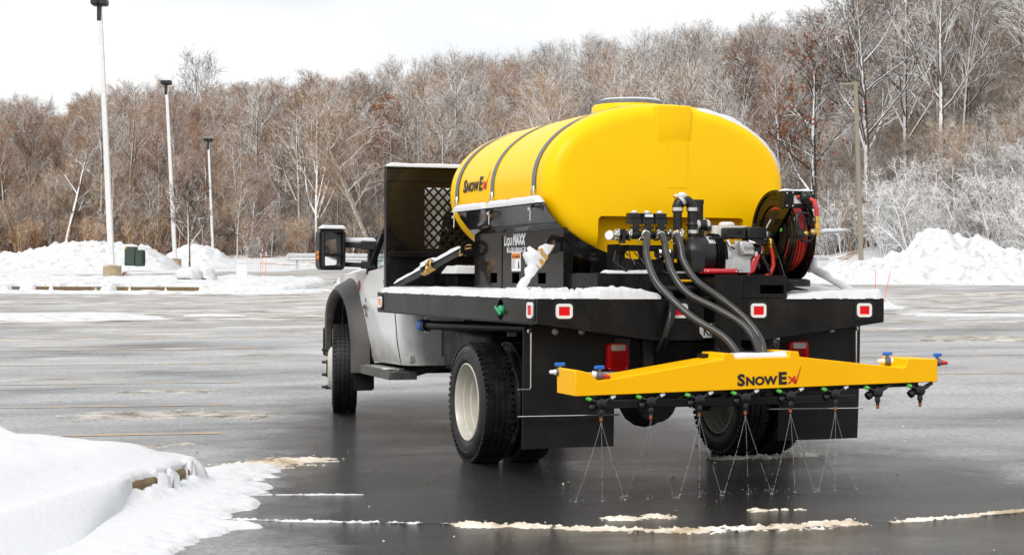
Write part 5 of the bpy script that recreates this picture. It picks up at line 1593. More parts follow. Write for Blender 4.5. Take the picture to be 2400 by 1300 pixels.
def head(c, yaw, parent):
    """egg-shaped head with brow, nose, lips, chin, ears; faces +y before yaw"""
    mb = MB(); n, k = 28, 22
    rows = []
    for i in range(k + 1):
        f = i / k
        a = -pi / 2 + pi * f
        row = []
        for j in range(n):
            b = 2 * pi * j / n
            x, y, z = cos(a) * sin(b), cos(a) * cos(b), sin(a)
            fr = max(0.0, y)
            X = 0.076 * x * (1.0 - 0.16 * max(0, -z))
            Y = 0.097 * y - 0.006 * (z < 0) * 0
            Z = 0.122 * z
            if z < -0.35: Y += 0.018 * fr * (-z - 0.35) * 2; X *= 1 - 0.18 * (-z - 0.35)
            g = lambda zc, xc, sz, sx: math.exp(-((Z - zc) / sz) ** 2 - ((abs(X) - xc) / sx) ** 2) * (fr > 0.2)
            Y += 0.022 * g(-0.030, 0.0, 0.020, 0.012) + 0.010 * g(-0.008, 0.0, 0.022, 0.009)      # nose
            Y += 0.006 * g(0.022, 0.028, 0.010, 0.03) - 0.009 * g(0.002, 0.031, 0.012, 0.014)      # brow, eye sockets
            Y += 0.007 * g(-0.062, 0.0, 0.006, 0.022) + 0.006 * g(-0.074, 0.0, 0.006, 0.018) - 0.004 * g(-0.068, 0, 0.003, 0.022)  # lips
            Y += 0.007 * g(-0.100, 0.0, 0.014, 0.02)                                             # chin
            row.append((X, Y, Z))
        rows.append(row)
    mb.grid(rows, close_u=True, flip=False)
    for s in (-1, 1): mb.ball((s * 0.079, -0.012, -0.012), 0.028, 10, sc=(0.35, 0.6, 1.05))
    mb.tube([(0, -0.015, -0.07), (0, -0.02, -0.17)], [0.05, 0.052], 14)
    Mx = Matrix.Translation(c) @ Matrix.Rotation(yaw, 4, 'Z')
    mb.xf(Mx); h = mb.build('head', M['skin'], parent, smooth=70)
    e = MB()
    for s in (-1, 1): e.ball((s * 0.031, 0.083, 0.002), 0.0115, 10)
    e.xf(Mx); e.build('eye', M['white_print'], h, split=True)
    e = MB()
    for s in (-1, 1): e.ball((s * 0.031, 0.0915, 0.002), 0.0055, 8, sc=(1, .6, 1)); e.tube([(s * .016, .096, .020), (s * .032, .097, .024), (s * .046, .088, .020)], .0035, 5)
    e.xf(Mx); e.build('iris', M['black_print'], h, kind='stuff')
    cpm = MB(); cpm.grid([[(0.083 * cos(a) * sin(b), 0.104 * cos(a) * cos(b), 0.018 + 0.022 * cos(b) * cos(a) * 0 + 0.118 * sin(a)) for b in np.linspace(0, 2 * pi, 25)[:-1]] for a in np.linspace(0.06, pi / 2, 9)], close_u=True)
    cpm.grid([[(0.086 * rr * sin(b), 0.107 * rr * cos(b), z) for b in np.linspace(0, 2 * pi, 25)[:-1]] for rr, z in ((0.97, 0.018), (1.02, 0.022), (1.02, 0.05), (0.97, 0.055))], close_u=True)
    cpm.xf(Mx); cpm.build('knit_cap', M['knit'], parent, smooth=70)
head(Vector((DX, 4.225, 1.675)), radians(44), dp)
for s in (-1, 1):
    hb_ = MB()
    w0 = Vector((DX + s * 0.19, 4.60, 1.27)); 
    hb_.ball(w0 + Vector((0, 0.045, 0.0)), 0.042, 12, sc=(0.55, 1.1, 0.95))
    for i in range(4):
        b0 = w0 + Vector((-s * 0.006, 0.085, 0.026 - 0.019 * i)); L_ = (0.036, 0.040, 0.038, 0.030)[i]
        hb_.tube([b0 - Vector((0, .02, 0)), b0, b0 + Vector((-s * 0.016, L_ * 0.75, -0.002)), b0 + Vector((-s * 0.040, L_ * 0.70, -0.004)), b0 + Vector((-s * 0.050, L_ * 0.2, -0.006))], [0.010, 0.0095, 0.009, 0.008, 0.006], 8)
    hb_.tube([w0 + Vector((-s * .01, .02, .03)), w0 + Vector((-s * .03, .05, .042)), w0 + Vector((-s * .035, .08, .040))], [.011, .010, .007], 8)
    hb_.build('hand', M['skin'], dp, smooth=70)
# ------------------------------------------------------------------ the liquid sprayer on the bed
SP = thing('liquid_sprayer', 'black sprayer skid carrying a big yellow oval tank, pump and engine on the truck bed', 'sprayer', (0, 0, 0))
TA, TB_, TZ, TY0, TY1 = 0.880, 0.542, 1.882, 0.70, 3.00
def sec(t, a, b):  # slightly squared ellipse
    c, s_ = cos(t), sin(t)
    e = 2 / 2.12
    return (a * math.copysign(abs(c) ** e, c), b * math.copysign(abs(s_) ** e, s_))
NS = 96
def ring(y, ins):
    return [(sec(2 * pi * j / NS, TA - ins, TB_ - ins)[0], y, TZ + sec(2 * pi * j / NS, TA - ins, TB_ - ins)[1]) for j in range(NS)]
rows = []
RR, RF_ = 0.115, 0.24
for k in range(8): rows.append(ring(TY0 + RR - RR * cos(pi / 2 * k / 8), RR - RR * sin(pi / 2 * k / 8)))
for y in np.linspace(TY0 + RR, TY1 - RF_, 14):
    sw = 0.0
    for ys_ in (0.94, 1.79, 2.62): sw = max(sw, 0.006 * math.exp(-((y - ys_) / 0.05) ** 2))
    rows.append(ring(float(y), sw))
for k in range(1, 9): rows.append(ring(TY1 - RF_ + RF_ * sin(pi / 2 * k / 8), RF_ - RF_ * cos(pi / 2 * k / 8)))
tk = MB(); tk.grid(rows, close_u=True, flip=True)
def cap_disc(ins, y, bulge, flip):
    n = 7
    rr = []
    for i in range(n + 1):
        f = 1 - i / n
        rr.append([((p[0]) * f, y + bulge * (1 - f * f), TZ + (p[2] - TZ) * f) for p in ring(y, ins)])
    return rr
tk.grid(cap_disc(RR, TY0, -0.018, False), close_u=True, flip=False)
tk.grid(cap_disc(RF_, TY1, 0.05, True), close_u=True, flip=True)
# squared filler column at the top of the rear end, sight strip below it
tankmesh = tk
def rear_cut(mb):
    """boolean recess under the rear end that makes room for pump and manifold"""
    o = bpy.data.objects.new('tank', mb.mesh('tank', M['yellow'], 50)); COL.objects.link(o)
    bm = bmesh.new(); bm.from_mesh(o.data); bmesh.ops.remove_doubles(bm, verts=bm.verts, dist=1e-4)
    bmesh.ops.recalc_face_normals(bm, faces=bm.faces); bm.to_mesh(o.data); bm.free()
    c = MB(); c.box(-0.52, 0.545, 0.4, 0.80, 1.10, 1.662)
    q = bpy.data.objects.new('cutter', c.mesh('cutter', M['yellow'], 0)); COL.objects.link(q)
    b2 = MB(); b2.box(-0.108, 0.152, 0.689, 0.99, 2.165, 2.407)
    q2 = bpy.data.objects.new('column', b2.mesh('column', M['yellow'], 0)); COL.objects.link(q2)
    bv = q2.modifiers.new('b', 'BEVEL'); bv.width = 0.014; bv.segments = 3
    b3 = q.modifiers.new('b', 'BEVEL'); b3.width = 0.03; b3.segments = 3
    for ob, op in ((q2, 'UNION'), (q, 'DIFFERENCE')):
        md = o.modifiers.new('cut', 'BOOLEAN'); md.operation = op; md.object = ob; md.solver = 'EXACT'
    dg = bpy.context.evaluated_depsgraph_get()
    me = bpy.data.meshes.new_from_object(o.evaluated_get(dg))
    for ob in (o, q, q2): bpy.data.objects.remove(ob)
    me.materials.clear(); me.materials.append(M['yellow'])
    me.polygons.foreach_set('material_index', [0] * len(me.polygons))
    me.polygons.foreach_set('use_smooth', [True] * len(me.polygons))
    me.set_sharp_from_angle(angle=radians(38))
    o = bpy.data.objects.new('tank', me); COL.objects.link(o); parent_to(o, SP)
    return o
tank = rear_cut(tk)
m = MB(); m.plate([rrect(0.145, 0.30, 0.012)], (0.045, 0.686, 2.005), (1, 0, 0), (0, 0, 1), 0.006); m.build('sight_strip', M['yellow'], tank, bevel=0.004)
# manhole: raised collar and grey lid
m = MB(); m.lathe([(0.265, -0.10), (0.262, 0.055), (0.250, 0.075), (0.0, 0.075)], (0.0, 1.40, 2.392), (0, 0, 1), 40); m.build('manhole_collar', M['yellow'], tank, smooth=40)
m = MB(); m.lathe([(0.235, 0.0), (0.235, 0.022), (0.225, 0.032), (0.10, 0.034), (0.06, 0.045), (0, 0.046)], (0.0, 1.40, 2.4675), (0, 0, 1), 40); m.build('lid', M['strap_grey'], tank, smooth=40)
def tank_x(z, off=0.0):
    """left flank of the tank at height z"""
    e = 2.12
    return -(TA) * (1 - min(1, abs((z - TZ) / TB_)) ** e) ** (1 / e) - off
# word mark on the left flank
lg, lw = spray_logo()
sc_ = 0.098; ln = lw * sc_
lg.v = [(tank_x(1.89 + v * sc_, 0.006), 2.46 - u * sc_ * 0.98, 1.89 + v * sc_) for u, v, _ in lg.v]
lg.build('tank_lettering', [M['black_print'], M['red_print']], tank, smooth=0)
# hold-down straps with hooks
for y in (0.94, 1.79, 2.62):
    m = MB(); rows = []
    zlo = 1.845
    t0 = pi - math.asin((zlo - TZ) / TB_)
    for i in range(41):
        t = t0 + (math.asin((zlo - TZ) / TB_) - t0) * i / 40
        x, z = sec(t, TA + 0.0035, TB_ + 0.0035)
        rows.append([(x, y - 0.033, TZ + z), (x * 1.004, y - 0.032, TZ + z * 1.004), (x * 1.004, y + 0.032, TZ + z * 1.004), (x, y + 0.033, TZ + z)])
    m.grid(rows, flip=True)
    st = m.build('tank_strap', M['strap_grey'], tank, smooth=60)
    for s in (-1, 1):
        h = MB(); x = s * (TA + 0.006)
        for dy in (-0.022, 0.022): h.tube([(x, y + dy * 0.4, zlo + 0.015), (x + s * 0.006, y + dy, zlo - 0.01), (x + s * 0.006, y + dy, zlo - 0.075), (x, y + dy * 1.0, zlo - 0.085)], 0.005, 6)
        h.tube([(x, y + 0.022, zlo - 0.06), (x + s * 0.008, y + 0.03, zlo - 0.085), (x + s * 0.010, y + 0.022, zlo - 0.11), (s * 0.90, y + 0.022, 1.63)], 0.005, 6)
        h.lathe([(0.011, 0), (0.011, 0.02)], (s * (0.905), y + 0.022, 1.70), (0, 0, 1), 6)
        h.build('strap_hook', M['steel'], st, bevel=0)
# skid: sides, flared cradle, bulkheads
def skid_side(s):
    m = MB()
    holes = [[(y0, 1.215), (y0 + 0.155, 1.215), (y0 + 0.155, 1.288), (y0, 1.288)] for y0 in (1.055, 1.583, 2.062)]
    m.plate([[(0.735, ZB + 0.001), (2.59, ZB + 0.001), (2.59, 1.575), (0.735, 1.575)]] + [h[::-1] for h in holes], (-0.738, 0, 0), (0, 1, 0), (0, 0, 1), -0.012)
    m.box(-0.7495, -0.72, 0.74, 2.585, 1.5755, 1.582)
    m.plate([rrect(0.012, 0.42, 0.004)], (-0.7505, 1.955, 1.35), (0, -1, 0), (0, 0, 1), 0.004)
    if s > 0: m.v = [(-x, y, z) for x, y, z in m.v]; m.f = [f[::-1] for f in m.f]
    return m
for s in (-1, 1):
    sd = skid_side(s).build('skid_side_panel', M['black_gloss'], SP, bevel=0.003)
    m = MB()
    rows = []
    for i in range(15):
        y = 0.70 + (2.55 - 0.70) * i / 14
        wv = 0.0012 * sin(i * 1.9) * (0 < i < 14)
        rows.append([(s * 0.7485, y + 0.02, 1.5825), (s * (0.772 + wv * 0.3), y + 0.018, 1.5835), (s * (0.826 + wv), y + 0.012, 1.638 + wv), (s * (0.874 - wv), y + 0.005, 1.696), (s * 0.909, y - 0.02, 1.744), (s * 0.914, y - 0.02, 1.746), (s * 0.932, y - 0.02, 1.742)])
    m.grid(rows, flip=(s < 0))
    m.grid([[(p[0] - s * 0.006, p[1], p[2] - 0.005) for p in r] for r in rows], flip=(s > 0))
    m.build('cradle_flange', M['black_gloss'], SP, smooth=50)
    for ye in (0.78, 2.60):   # lashing eyes
        o_ = MB(); o_.plate([oval(0, 0, 0.062, 0.062, 24), oval(0, 0, 0.030, 0.030, 18)[::-1]], (s * 0.80, ye, 1.475), (1, 0, 0), (0, 0, 1), 0.014)
        o_.plate([[(-0.05, -0.02), (0.0, -0.05), (0.0, 0.05), (-0.05, 0.03)]], (s * 0.80 + (0.05 if s < 0 else 0.0), ye, 1.475), (1, 0, 0), (0, 0, 1), 0.012)
        o_.build('lashing_eye', M['black_gloss'], SP, bevel=0.003)
def saddle():
    pts = [(-0.7495, ZB + 0.001), (0.7495, ZB + 0.001), (0.7495, 1.57)]
    for i in range(25):
        x = 0.7495 - 1.499 * i / 24
        z = TZ - TB_ * (1 - min(1, abs(x / TA)) ** 2.12) ** (1 / 2.12) + 0.02
        pts.append((x, min(z, 1.58)))
    pts.append((-0.7495, 1.57))
    out = [pts[0]]
    for p in pts[1:]:
        if (p[0] - out[-1][0]) ** 2 + (p[1] - out[-1][1]) ** 2 > 1e-6: out.append(p)
    return out
for y in (0.747, 2.578):
    m = MB()
    hl = [[(-0.682, 1.408), (-0.558, 1.360), (-0.558, 1.196), (-0.682, 1.196)], [(0.682, 1.408), (0.558, 1.360), (0.558, 1.196), (0.682, 1.196)][::-1]] if y < 1 else []
    m.plate([saddle()] + hl, (0, y, 0), (1, 0, 0), (0, 0, 1), 0.011)
    m.build('bulkhead', M['black_gloss'], SP, bevel=0)
# white print and warning label on the left panel
t = MB(); x = word(t, 'L', 0.115, 0, 0, 0.045, 0.25, 0.80); x = word(t, 'IQUI', 0.092, x + 0.006, 0, 0.04, 0.25, 0.80); word(t, 'MAXX', 0.130, x + 0.010, 0, 0.055, 0.25, 0.80)
mx_ = max(p[0] for p in t.v); k = 0.455 / mx_
t.v = [(-0.7515, 1.905 - u * k, 1.486 + v * k * 0.98) for u, v, _ in t.v]; t.build('lettering', M['white_print'], SP, smooth=0)
m = MB(); m.plate([[(-0.192, -0.016), (0.192, -0.016), (0.192, 0.020), (-0.192, 0.020)]], (-0.7502, 1.652, 1.449), (0, -1, 0), (0, 0, 1), 0.001); pl = m.build('caption_plate', M['white_print'], SP, smooth=0)
t = MB(); word(t, 'SPRAYER SYSTEM', 0.036, 0, 0, 0.02, 0.2, 1.0); k = 0.35 / max(p[0] for p in t.v)
t.v = [(-0.7522, 1.652 + 0.175 - u * k, 1.439 + v * k) for u, v, _ in t.v]; t.build('caption_lettering', M['black_print'], pl, smooth=0)
m = MB(); m.plate([[(-0.094, -0.066), (0.094, -0.066), (0.094, 0.066), (-0.094, 0.066)]], (-0.7502, 1.648, 1.366), (0, -1, 0), (0, 0, 1), 0.001); lb = m.build('warning_label', M['white_print'], SP, smooth=0)
m = MB(); m.plate([[(-0.086, 0.020), (0.086, 0.020), (0.086, 0.060), (-0.086, 0.060)]], (-0.7513, 1.648, 1.366), (0, -1, 0), (0, 0, 1), 0.0006); m.build('label_heading', M['orange_print'], lb, smooth=0)
t = MB(); word(t, 'WARNING', 0.036, 0, 0, 0.03); k = 0.12 / max(p[0] for p in t.v); t.v = [(-0.7525, 1.648 + 0.045 - u * k, 1.393 + v * k) for u, v, _ in t.v]
t.add([(-0.7525, 1.648 + 0.082, 1.392), (-0.7525, 1.648 + 0.052, 1.392), (-0.7525, 1.648 + 0.067, 1.418)], [(0, 1, 2)])
for i in range(6): t.add([(-0.7518, 1.648 + 0.082, 1.375 - i * 0.011), (-0.7518, 1.648 + 0.015 + (i % 2) * 0.02, 1.375 - i * 0.011), (-0.7518, 1.648 + 0.015 + (i % 2) * 0.02, 1.379 - i * 0.011), (-0.7518, 1.648 + 0.082, 1.379 - i * 0.011)], [(0, 1, 2, 3)])
t.add([(-0.7518, 1.648 - 0.045, 1.312), (-0.7518, 1.648 - 0.075, 1.325), (-0.7518, 1.648 - 0.055, 1.378), (-0.7518, 1.648 - 0.040, 1.355)], [(0, 1, 2, 3)])
t.build('label_lettering', M['black_print'], lb, smooth=0)

# rear platform: left beam, valve pocket, hitch post, right box
m = MB(); m.box(-0.72, -0.36, 0.22, 0.745, ZB + 0.001, 1.287); m.build('platform_beam', M['black_bed'], SP, bevel=0.006)
m = MB(); m.box(-0.3595, 0.56, 0.30, 0.745, 1.262, 1.287); m.build('platform_deck', M['black_bed'], SP, bevel=0.004)
m = MB(); m.box(-0.3595, -0.06, 0.285, 0.2995, ZB + 0.001, 1.287); m.build('pocket_wall', M['black_matte'], SP)
m = MB(); m.plate([[(0.155, ZB + 0.002), (0.497, ZB + 0.002), (0.497, 1.276), (0.155, 1.276)], [(0.306, 1.160), (0.306, 1.214), (0.476, 1.214), (0.476, 1.160)]], (0, 0.022, 0), (1, 0, 0), (0, 0, 1), 0.012)
m.box(0.155, 0.497, 0.0225, 0.2995, 1.268, 1.276); m.box(0.155, 0.167, 0.0225, 0.2995, ZB + 0.002, 1.2675); m.box(0.485, 0.497, 0.0225, 0.2995, ZB + 0.002, 1.2675); m.box(0.168, 0.484, 0.20, 0.21, ZB + 0.002, 1.2675)
m.build('platform_box', M['black_bed'], SP, bevel=0.003)
m = MB(); m.box(-0.030, 0.152, -0.035, -0.008, 0.79, 1.276); m.box(-0.030, -0.018, -0.0075, 0.28, 1.14, 1.262); m.box(0.140, 0.152, -0.0075, 0.28, 1.14, 1.262); m.build('hitch_post', M['black_bed'], SP, bevel=0.004)
m = MB(); m.plate([[(0.50, ZB + 0.001), (0.90, ZB + 0.001), (0.90, 1.18), (0.78, 1.205), (0.50, 1.205)]], (0, 0.45, 0), (1, 0, 0), (0, 0, 1), 0.012); m.box(0.50, 0.80, 0.4505, 0.745, 1.19, 1.2045); m.build('reel_shelf', M['black_matte'], SP, bevel=0.003)
sc = MB()
for x, z in ((-0.045, 1.19), (-0.34, 1.17), (-0.34, 1.24)): sc.ball((x, 0.28, z), 0.008, 8)
sc.build('bolt', M['galv'], SP, kind='stuff')
# yellow handled valves in the pocket
m = MB(); m.box(-0.205, -0.055, 0.155, 0.180, 1.232, 1.247); m.build('valve_handle', M['yellow_boom'], SP, bevel=0.005)
m = MB(); m.lathe([(0.035, 0), (0.042, 0.02), (0.042, 0.10), (0.035, 0.12)], (-0.19, 0.20, 1.185), (1, 0, 0), 16); m.cyl((-0.13, 0.18, 1.19), (-0.13, 0.168, 1.24), 0.012, 8); m.cyl((-0.13, 0.22, 1.185), (-0.13, 0.285, 1.185), 0.03, 12)
m.lathe([(0.030, 0), (0.034, 0.03), (0.028, 0.06)], (-0.285, 0.19, 1.175), (0.2, -0.9, -0.3), 14); m.cyl((-0.19, 0.2, 1.185), (-0.285, 0.2, 1.185), 0.026, 12)
m.build('ball_valve', M['black_plastic'], SP)
m = MB(); m.tube([(-0.29, 0.15, 1.166), (-0.30, 0.06, 1.150), (-0.325, -0.035, 1.08), (-0.350, -0.055, 0.99), (-0.375, -0.045, 0.90), (-0.37, 0.04, 0.82), (-0.36, 0.14, 0.785)], 0.026, 12); m.build('drain_hose', M['black_plastic'], SP)

# valve manifold with three motor heads
MZ = 1.528
m = MB()
m.cyl((-0.585, 0.27, MZ), (-0.115, 0.27, MZ), 0.026, 14)
for x in (-0.44, -0.355, -0.265): m.cyl((x, 0.27, MZ), (x, 0.27, 1.60), 0.020, 12); m.box(x - 0.028, x + 0.028, 0.245, 0.295, 1.565, 1.585)
for x, y in ((-0.407, 0.2), (-0.31, 0.2), (-0.206, 0.2)): m.cyl((x, 0.27, MZ), (x, y - 0.012, MZ + 0.004), 0.022, 12)
m.box(-0.545, -0.525, 0.235, 0.305, 1.475, 1.565)
mf = m.build('valve_manifold', M['black_plastic'], SP, bevel=0)
cl = MB()
for x in (-0.575, -0.49, -0.395, -0.30, -0.22, -0.135): cl.lathe([(0.032, -0.012), (0.036, -0.010), (0.036, 0.010), (0.032, 0.012)], (x, 0.27, MZ), (1, 0, 0), 16); cl.box(x - 0.008, x + 0.008, 0.228, 0.245, MZ + 0.012, MZ + 0.036)
cl.build('pipe_clamp', M['steel'], mf, split=True)
rg = MB()
for x in (-0.43, -0.205):
    c = Vector((x, 0.20, 1.492)); rg.tube([c + Vector((0.019 * cos(a), 0, 0.019 * sin(a))) for a in np.linspace(0, 2 * pi, 15)], 0.0035, 6)
rg.build('pull_ring', M['steel'], mf, split=True)
for i, x in enumerate((-0.442, -0.354, -0.266)):
    m = MB(); m.plate([rrect(0.090, 0.085, 0.018)], (x, 0.30, 1.598), (1, 0, 0), (0, 1, 0), 0.034)
    b = m.build('valve_motor', M['black_plastic'], SP, bevel=0.006)
    m = MB(); m.plate([rrect(0.096, 0.092, 0.018)], (x, 0.30, 1.6325), (1, 0, 0), (0, 1, 0), 0.008); m.build('seal', M['black_matte'], b, bevel=0.002)
    m = MB(); m.plate([rrect(0.086, 0.082, 0.024)], (x, 0.30, 1.641), (1, 0, 0), (0, 1, 0), 0.026); m.build('motor_cover', M['black_plastic'], b, bevel=0.009)
    m = MB(); m.ball((x, 0.29, 1.672), 0.017, 10, sc=(1.2, 1.2, 0.8)); m.build('snow_cap', M['snow'], b)
    if i == 1:
        m = MB(); m.box(x - 0.028, x + 0.028, 0.2575, 0.2585, 1.643, 1.661); l = m.build('name_plate', M['white_print'], b, smooth=0)
m = MB(); m.lathe([(0.030, 0), (0.030, 0.028), (0.026, 0.03), (0.026, 0.027), (0, 0.027)], (-0.618, 0.262, 1.523), (-0.62, -0.78, 0), 20); m.cyl((-0.60, 0.268, 1.523), (-0.575, 0.27, 1.525), 0.016, 10); g = m.build('pressure_gauge', M['steel'], SP)
m = MB(); m.lathe([(0.0, 0.0), (0.025, 0.0)], (-0.618 - 0.62 * 0.0285, 0.262 - 0.78 * 0.0285, 1.523), (-0.62, -0.78, 0), 20, cap=False); m.build('dial', M['white_print'], g, smooth=0)
m = MB(); m.box(-0.0008, 0.0008, -0.0008, 0.0008, 0, 0.02); m.xf(Matrix.Translation((-0.6368, 0.238, 1.523)) @ Matrix.Rotation(0.6, 4, 'Y')); m.build('needle', M['black_print'], g, smooth=0)
m = MB()
m.plate([[(-0.555, 1.288), (-0.25, 1.288), (-0.25, 1.465), (-0.555, 1.465)], [(p[0] - 0.47, p[1] + 1.40) for p in rrect(0.10, 0.05, 0.02)][::-1], [(p[0] - 0.33, p[1] + 1.40) for p in rrect(0.08, 0.05, 0.02)][::-1]], (0, 0.262, 0), (1, 0, 0), (0, 0, 1), 0.006)
m.box(-0.561, -0.5555, 0.256, 0.45, 1.288, 1.47)
m.build('manifold_bracket', M['black_bed'], SP, bevel=0.002)
w_ = MB()
for k in range(5):
    r_ = random.Random(k)
    w_.tube([(-0.50 + k * 0.03, 0.30, 1.42), (-0.49 + k * 0.03 + r_.uniform(-.03, .03), 0.25, 1.37), (-0.46 + k * 0.03, 0.235, 1.33 + r_.uniform(-.02, .02)), (-0.40 + k * 0.02, 0.27, 1.30)], 0.004, 5)
w_.tube([(-0.52, 0.22, 1.295), (-0.60, 0.25, 1.36), (-0.56, 0.3, 1.43), (-0.50, 0.33, 1.45)], 0.008, 6)
w_.build('wiring', M['black_plastic'], SP, kind='stuff')
m = MB(); m.cyl((-0.31, 0.24, 1.412), (-0.20, 0.26, 1.412), 0.028, 14); m.lathe([(0.024, 0), (0.036, 0.015), (0.036, 0.05), (0.024, 0.065)], (-0.285, 0.235, 1.412), (1, 0.1, 0), 16); m.cyl((-0.25, 0.235, 1.412), (-0.25, 0.17, 1.40), 0.014, 10); m.cyl((-0.33, 0.19, 1.405), (-0.25, 0.19, 1.405), 0.008, 8); m.cyl((-0.215, 0.25, 1.41), (-0.215, 0.25, 1.29), 0.03, 14)
m.build('lower_valve', M['black_plastic'], SP)
cl = MB()
for x in (-0.295, -0.23): cl.lathe([(0.034, -0.008), (0.039, 0), (0.034, 0.008)], (x, 0.243, 1.412), (1, 0.1, 0), 16)
cl.build('pipe_clamp', M['steel'], SP, split=True)
# suction and return plumbing: two risers, elbow over the top, cam-lock clamps
m = MB(); m.cyl((-0.108, 0.36, 1.38), (-0.108, 0.36, 1.685), 0.029, 16)
m.tube([(-0.108, 0.36, 1.68), (-0.108, 0.36, 1.715), (-0.098, 0.36, 1.742), (-0.075, 0.355, 1.760), (-0.04, 0.35, 1.752), (-0.015, 0.345, 1.725), (-0.008, 0.345, 1.68)], 0.035, 16)
m.cyl((-0.008, 0.345, 1.485), (-0.008, 0.345, 1.69), 0.034, 18)
m.lathe([(0.038, 0), (0.040, 0.01), (0.034, 0.02)], (-0.008, 0.345, 1.595), (0, 0, 1), 18)
m.cyl((-0.008, 0.345, 1.60), (0.10, 0.355, 1.60), 0.030, 16); m.cyl((0.045, 0.40, 1.60), (0.045, 0.40, 1.755), 0.046, 18); m.lathe([(0.050, 0), (0.050, 0.03), (0, 0.032)], (0.045, 0.40, 1.735), (0, 0, 1), 18)
m.tube([(0.10, 0.36, 1.60), (0.15, 0.40, 1.595), (0.20, 0.50, 1.59)], 0.03, 12)
m.box(0.055, 0.075, 0.34, 0.40, 1.49, 1.62)
m.build('elbow_pipe', M['black_plastic'], SP, smooth=50)
cl = MB()
def clamp(c, ax, r):
    cl.lathe([(r, -0.014), (r + 0.006, -0.011), (r + 0.006, 0.011), (r, 0.014)], c, ax, 20)
    e = Vector(ax).orthogonal().normalized()
    cl.obox(Vector(c) + e * (r + 0.010), Vector(ax).normalized() * 0.010, e * 0.010, Vector(ax).cross(e).normalized() * 0.014)
clamp((-0.108, 0.36, 1.70), (0, 0, 1), 0.032); clamp((-0.108, 0.36, 1.535), (0, 0, 1), 0.031); clamp((-0.008, 0.345, 1.70), (0, 0, 1), 0.036); clamp((-0.008, 0.345, 1.555), (0, 0, 1), 0.036)
clamp((-0.085, 0.358, 1.753), (0.8, 0, 0.6), 0.037); clamp((0.02, 0.347, 1.60), (1, 0.1, 0), 0.032); clamp((0.095, 0.356, 1.60), (1, 0.1, 0), 0.032); clamp((-0.135, 0.30, 1.53), (0, 1, 0), 0.03)
cl.build('pipe_clamp', M['steel'], SP, split=True)
sn = MB(); sn.ball((-0.082, 0.35, 1.785), 0.032, 12, sc=(1.1, 1, .8)); sn.build('snow_cap', M['snow'], SP)
# pump
m = MB()
pc = Vector((0.035, 0.33, 1.405))
m.lathe([(0.05, -0.135), (0.085, -0.125), (0.118, -0.085), (0.125, -0.02), (0.128, 0.05), (0.122, 0.075)], pc, (1, 0, 0), 30)
m.cyl(pc + Vector((-0.043, 0.015, 0.06)), pc + Vector((-0.043, 0.015, 0.10)), 0.048, 18)
m.box(pc.x - 0.12, pc.x - 0.02, pc.y - 0.13, pc.y - 0.04, 1.289, 1.438)
pm = m.build('pump', M['black_plastic'], SP, bevel=0.008)
m = MB()
for i in range(9): m.lathe([(0.129, 0), (0.142, 0.004), (0.142, 0.010), (0.129, 0.014)], pc + Vector((0.070 + 0.018 * (i % 3), 0, 0)), (1, 0, 0), 30)
for a in (0.6, 2.2, 3.9, 5.4): m.cyl(pc + Vector((0.03, 0.135 * cos(a), 0.135 * sin(a))), pc + Vector((0.15, 0.135 * cos(a), 0.135 * sin(a))), 0.009, 8)
m.lathe([(0.120, 0.11), (0.110, 0.15), (0.07, 0.18)], pc, (1, 0, 0), 28)
m.build('pump_flange', M['black_matte'], pm)
m = MB(); rows = [[pc + Vector((dx, -0.1285 * sin(a), 0.1285 * cos(a))) for dx in (0.018, 0.066)] for a in np.linspace(0.35, 0.95, 6)]; m.grid(rows); m.grid(rows, flip=True); m.build('pump_label', M['white_print'], pm, smooth=0)
m = MB(); rows = [[pc + Vector((dx, -0.1290 * sin(a), 0.1290 * cos(a))) for dx in (0.054, 0.060)] for a in np.linspace(0.38, 0.92, 6)]; m.grid(rows); m.grid(rows, flip=True); m.build('label_stripe', M['red_print'], pm, smooth=0)
# small petrol engine
m = MB(); m.plate([rrect(0.26, 0.17, 0.03)], (0.255, 0.395, 1.520), (1, 0, 0), (0, 1, 0), 0.078)
eng = thing('engine', None, None, (0, 0, 0)); eng.parent = SP
ft = m.build('fuel_tank', M['cream'], eng, bevel=0.015)
m = MB(); m.lathe([(0.040, 0), (0.046, 0.004), (0.046, 0.018), (0.036, 0.024), (0, 0.025)], (0.245, 0.36, 1.599), (0, 0, 1), 20)
for i in range(14): m.obox((0.245 + 0.046 * cos(i * .449), 0.36 + 0.046 * sin(i * .449), 1.608), (0.004 * cos(i * .449), 0.004 * sin(i * .449), 0), (-0.004 * sin(i * .449), 0.004 * cos(i * .449), 0), (0, 0, 0.007))
m.build('fuel_cap', M['white_trim'], ft)
m = MB(); m.box(0.175, 0.325, 0.235, 0.31, 1.510, 1.583); m.build('muffler', M['black_plastic'], eng, bevel=0.010)
m = MB()
for i in range(4):
    for j in range(3): m.lathe([(0.006, 0), (0.0, 0.001)], (0.195 + i * 0.016, 0.2348, 1.525 + j * 0.018), (0, -1, 0), 8)
m.lathe([(0.016, 0), (0.016, 0.006), (0.010, 0.006), (0.010, 0.001), (0, 0.001)], (0.275, 0.2348, 1.552), (0, -1, 0), 14)
for i in range(6): m.box(0.245 + i * 0.011, 0.251 + i * 0.011, 0.25, 0.285, 1.583, 1.5845)
m.build('muffler_louvre', M['black_matte'], eng, kind='stuff')
m = MB(); m.box(0.335, 0.475, 0.235, 0.33, 1.512, 1.590); m.box(0.335, 0.478, 0.232, 0.333, 1.470, 1.5115); m.cyl((0.40, 0.28, 1.59), (0.40, 0.28, 1.610), 0.014, 10); m.box(0.40, 0.45, 0.26, 0.31, 1.42, 1.4695); m.build('air_filter', M['black_plastic'], eng, bevel=0.010)
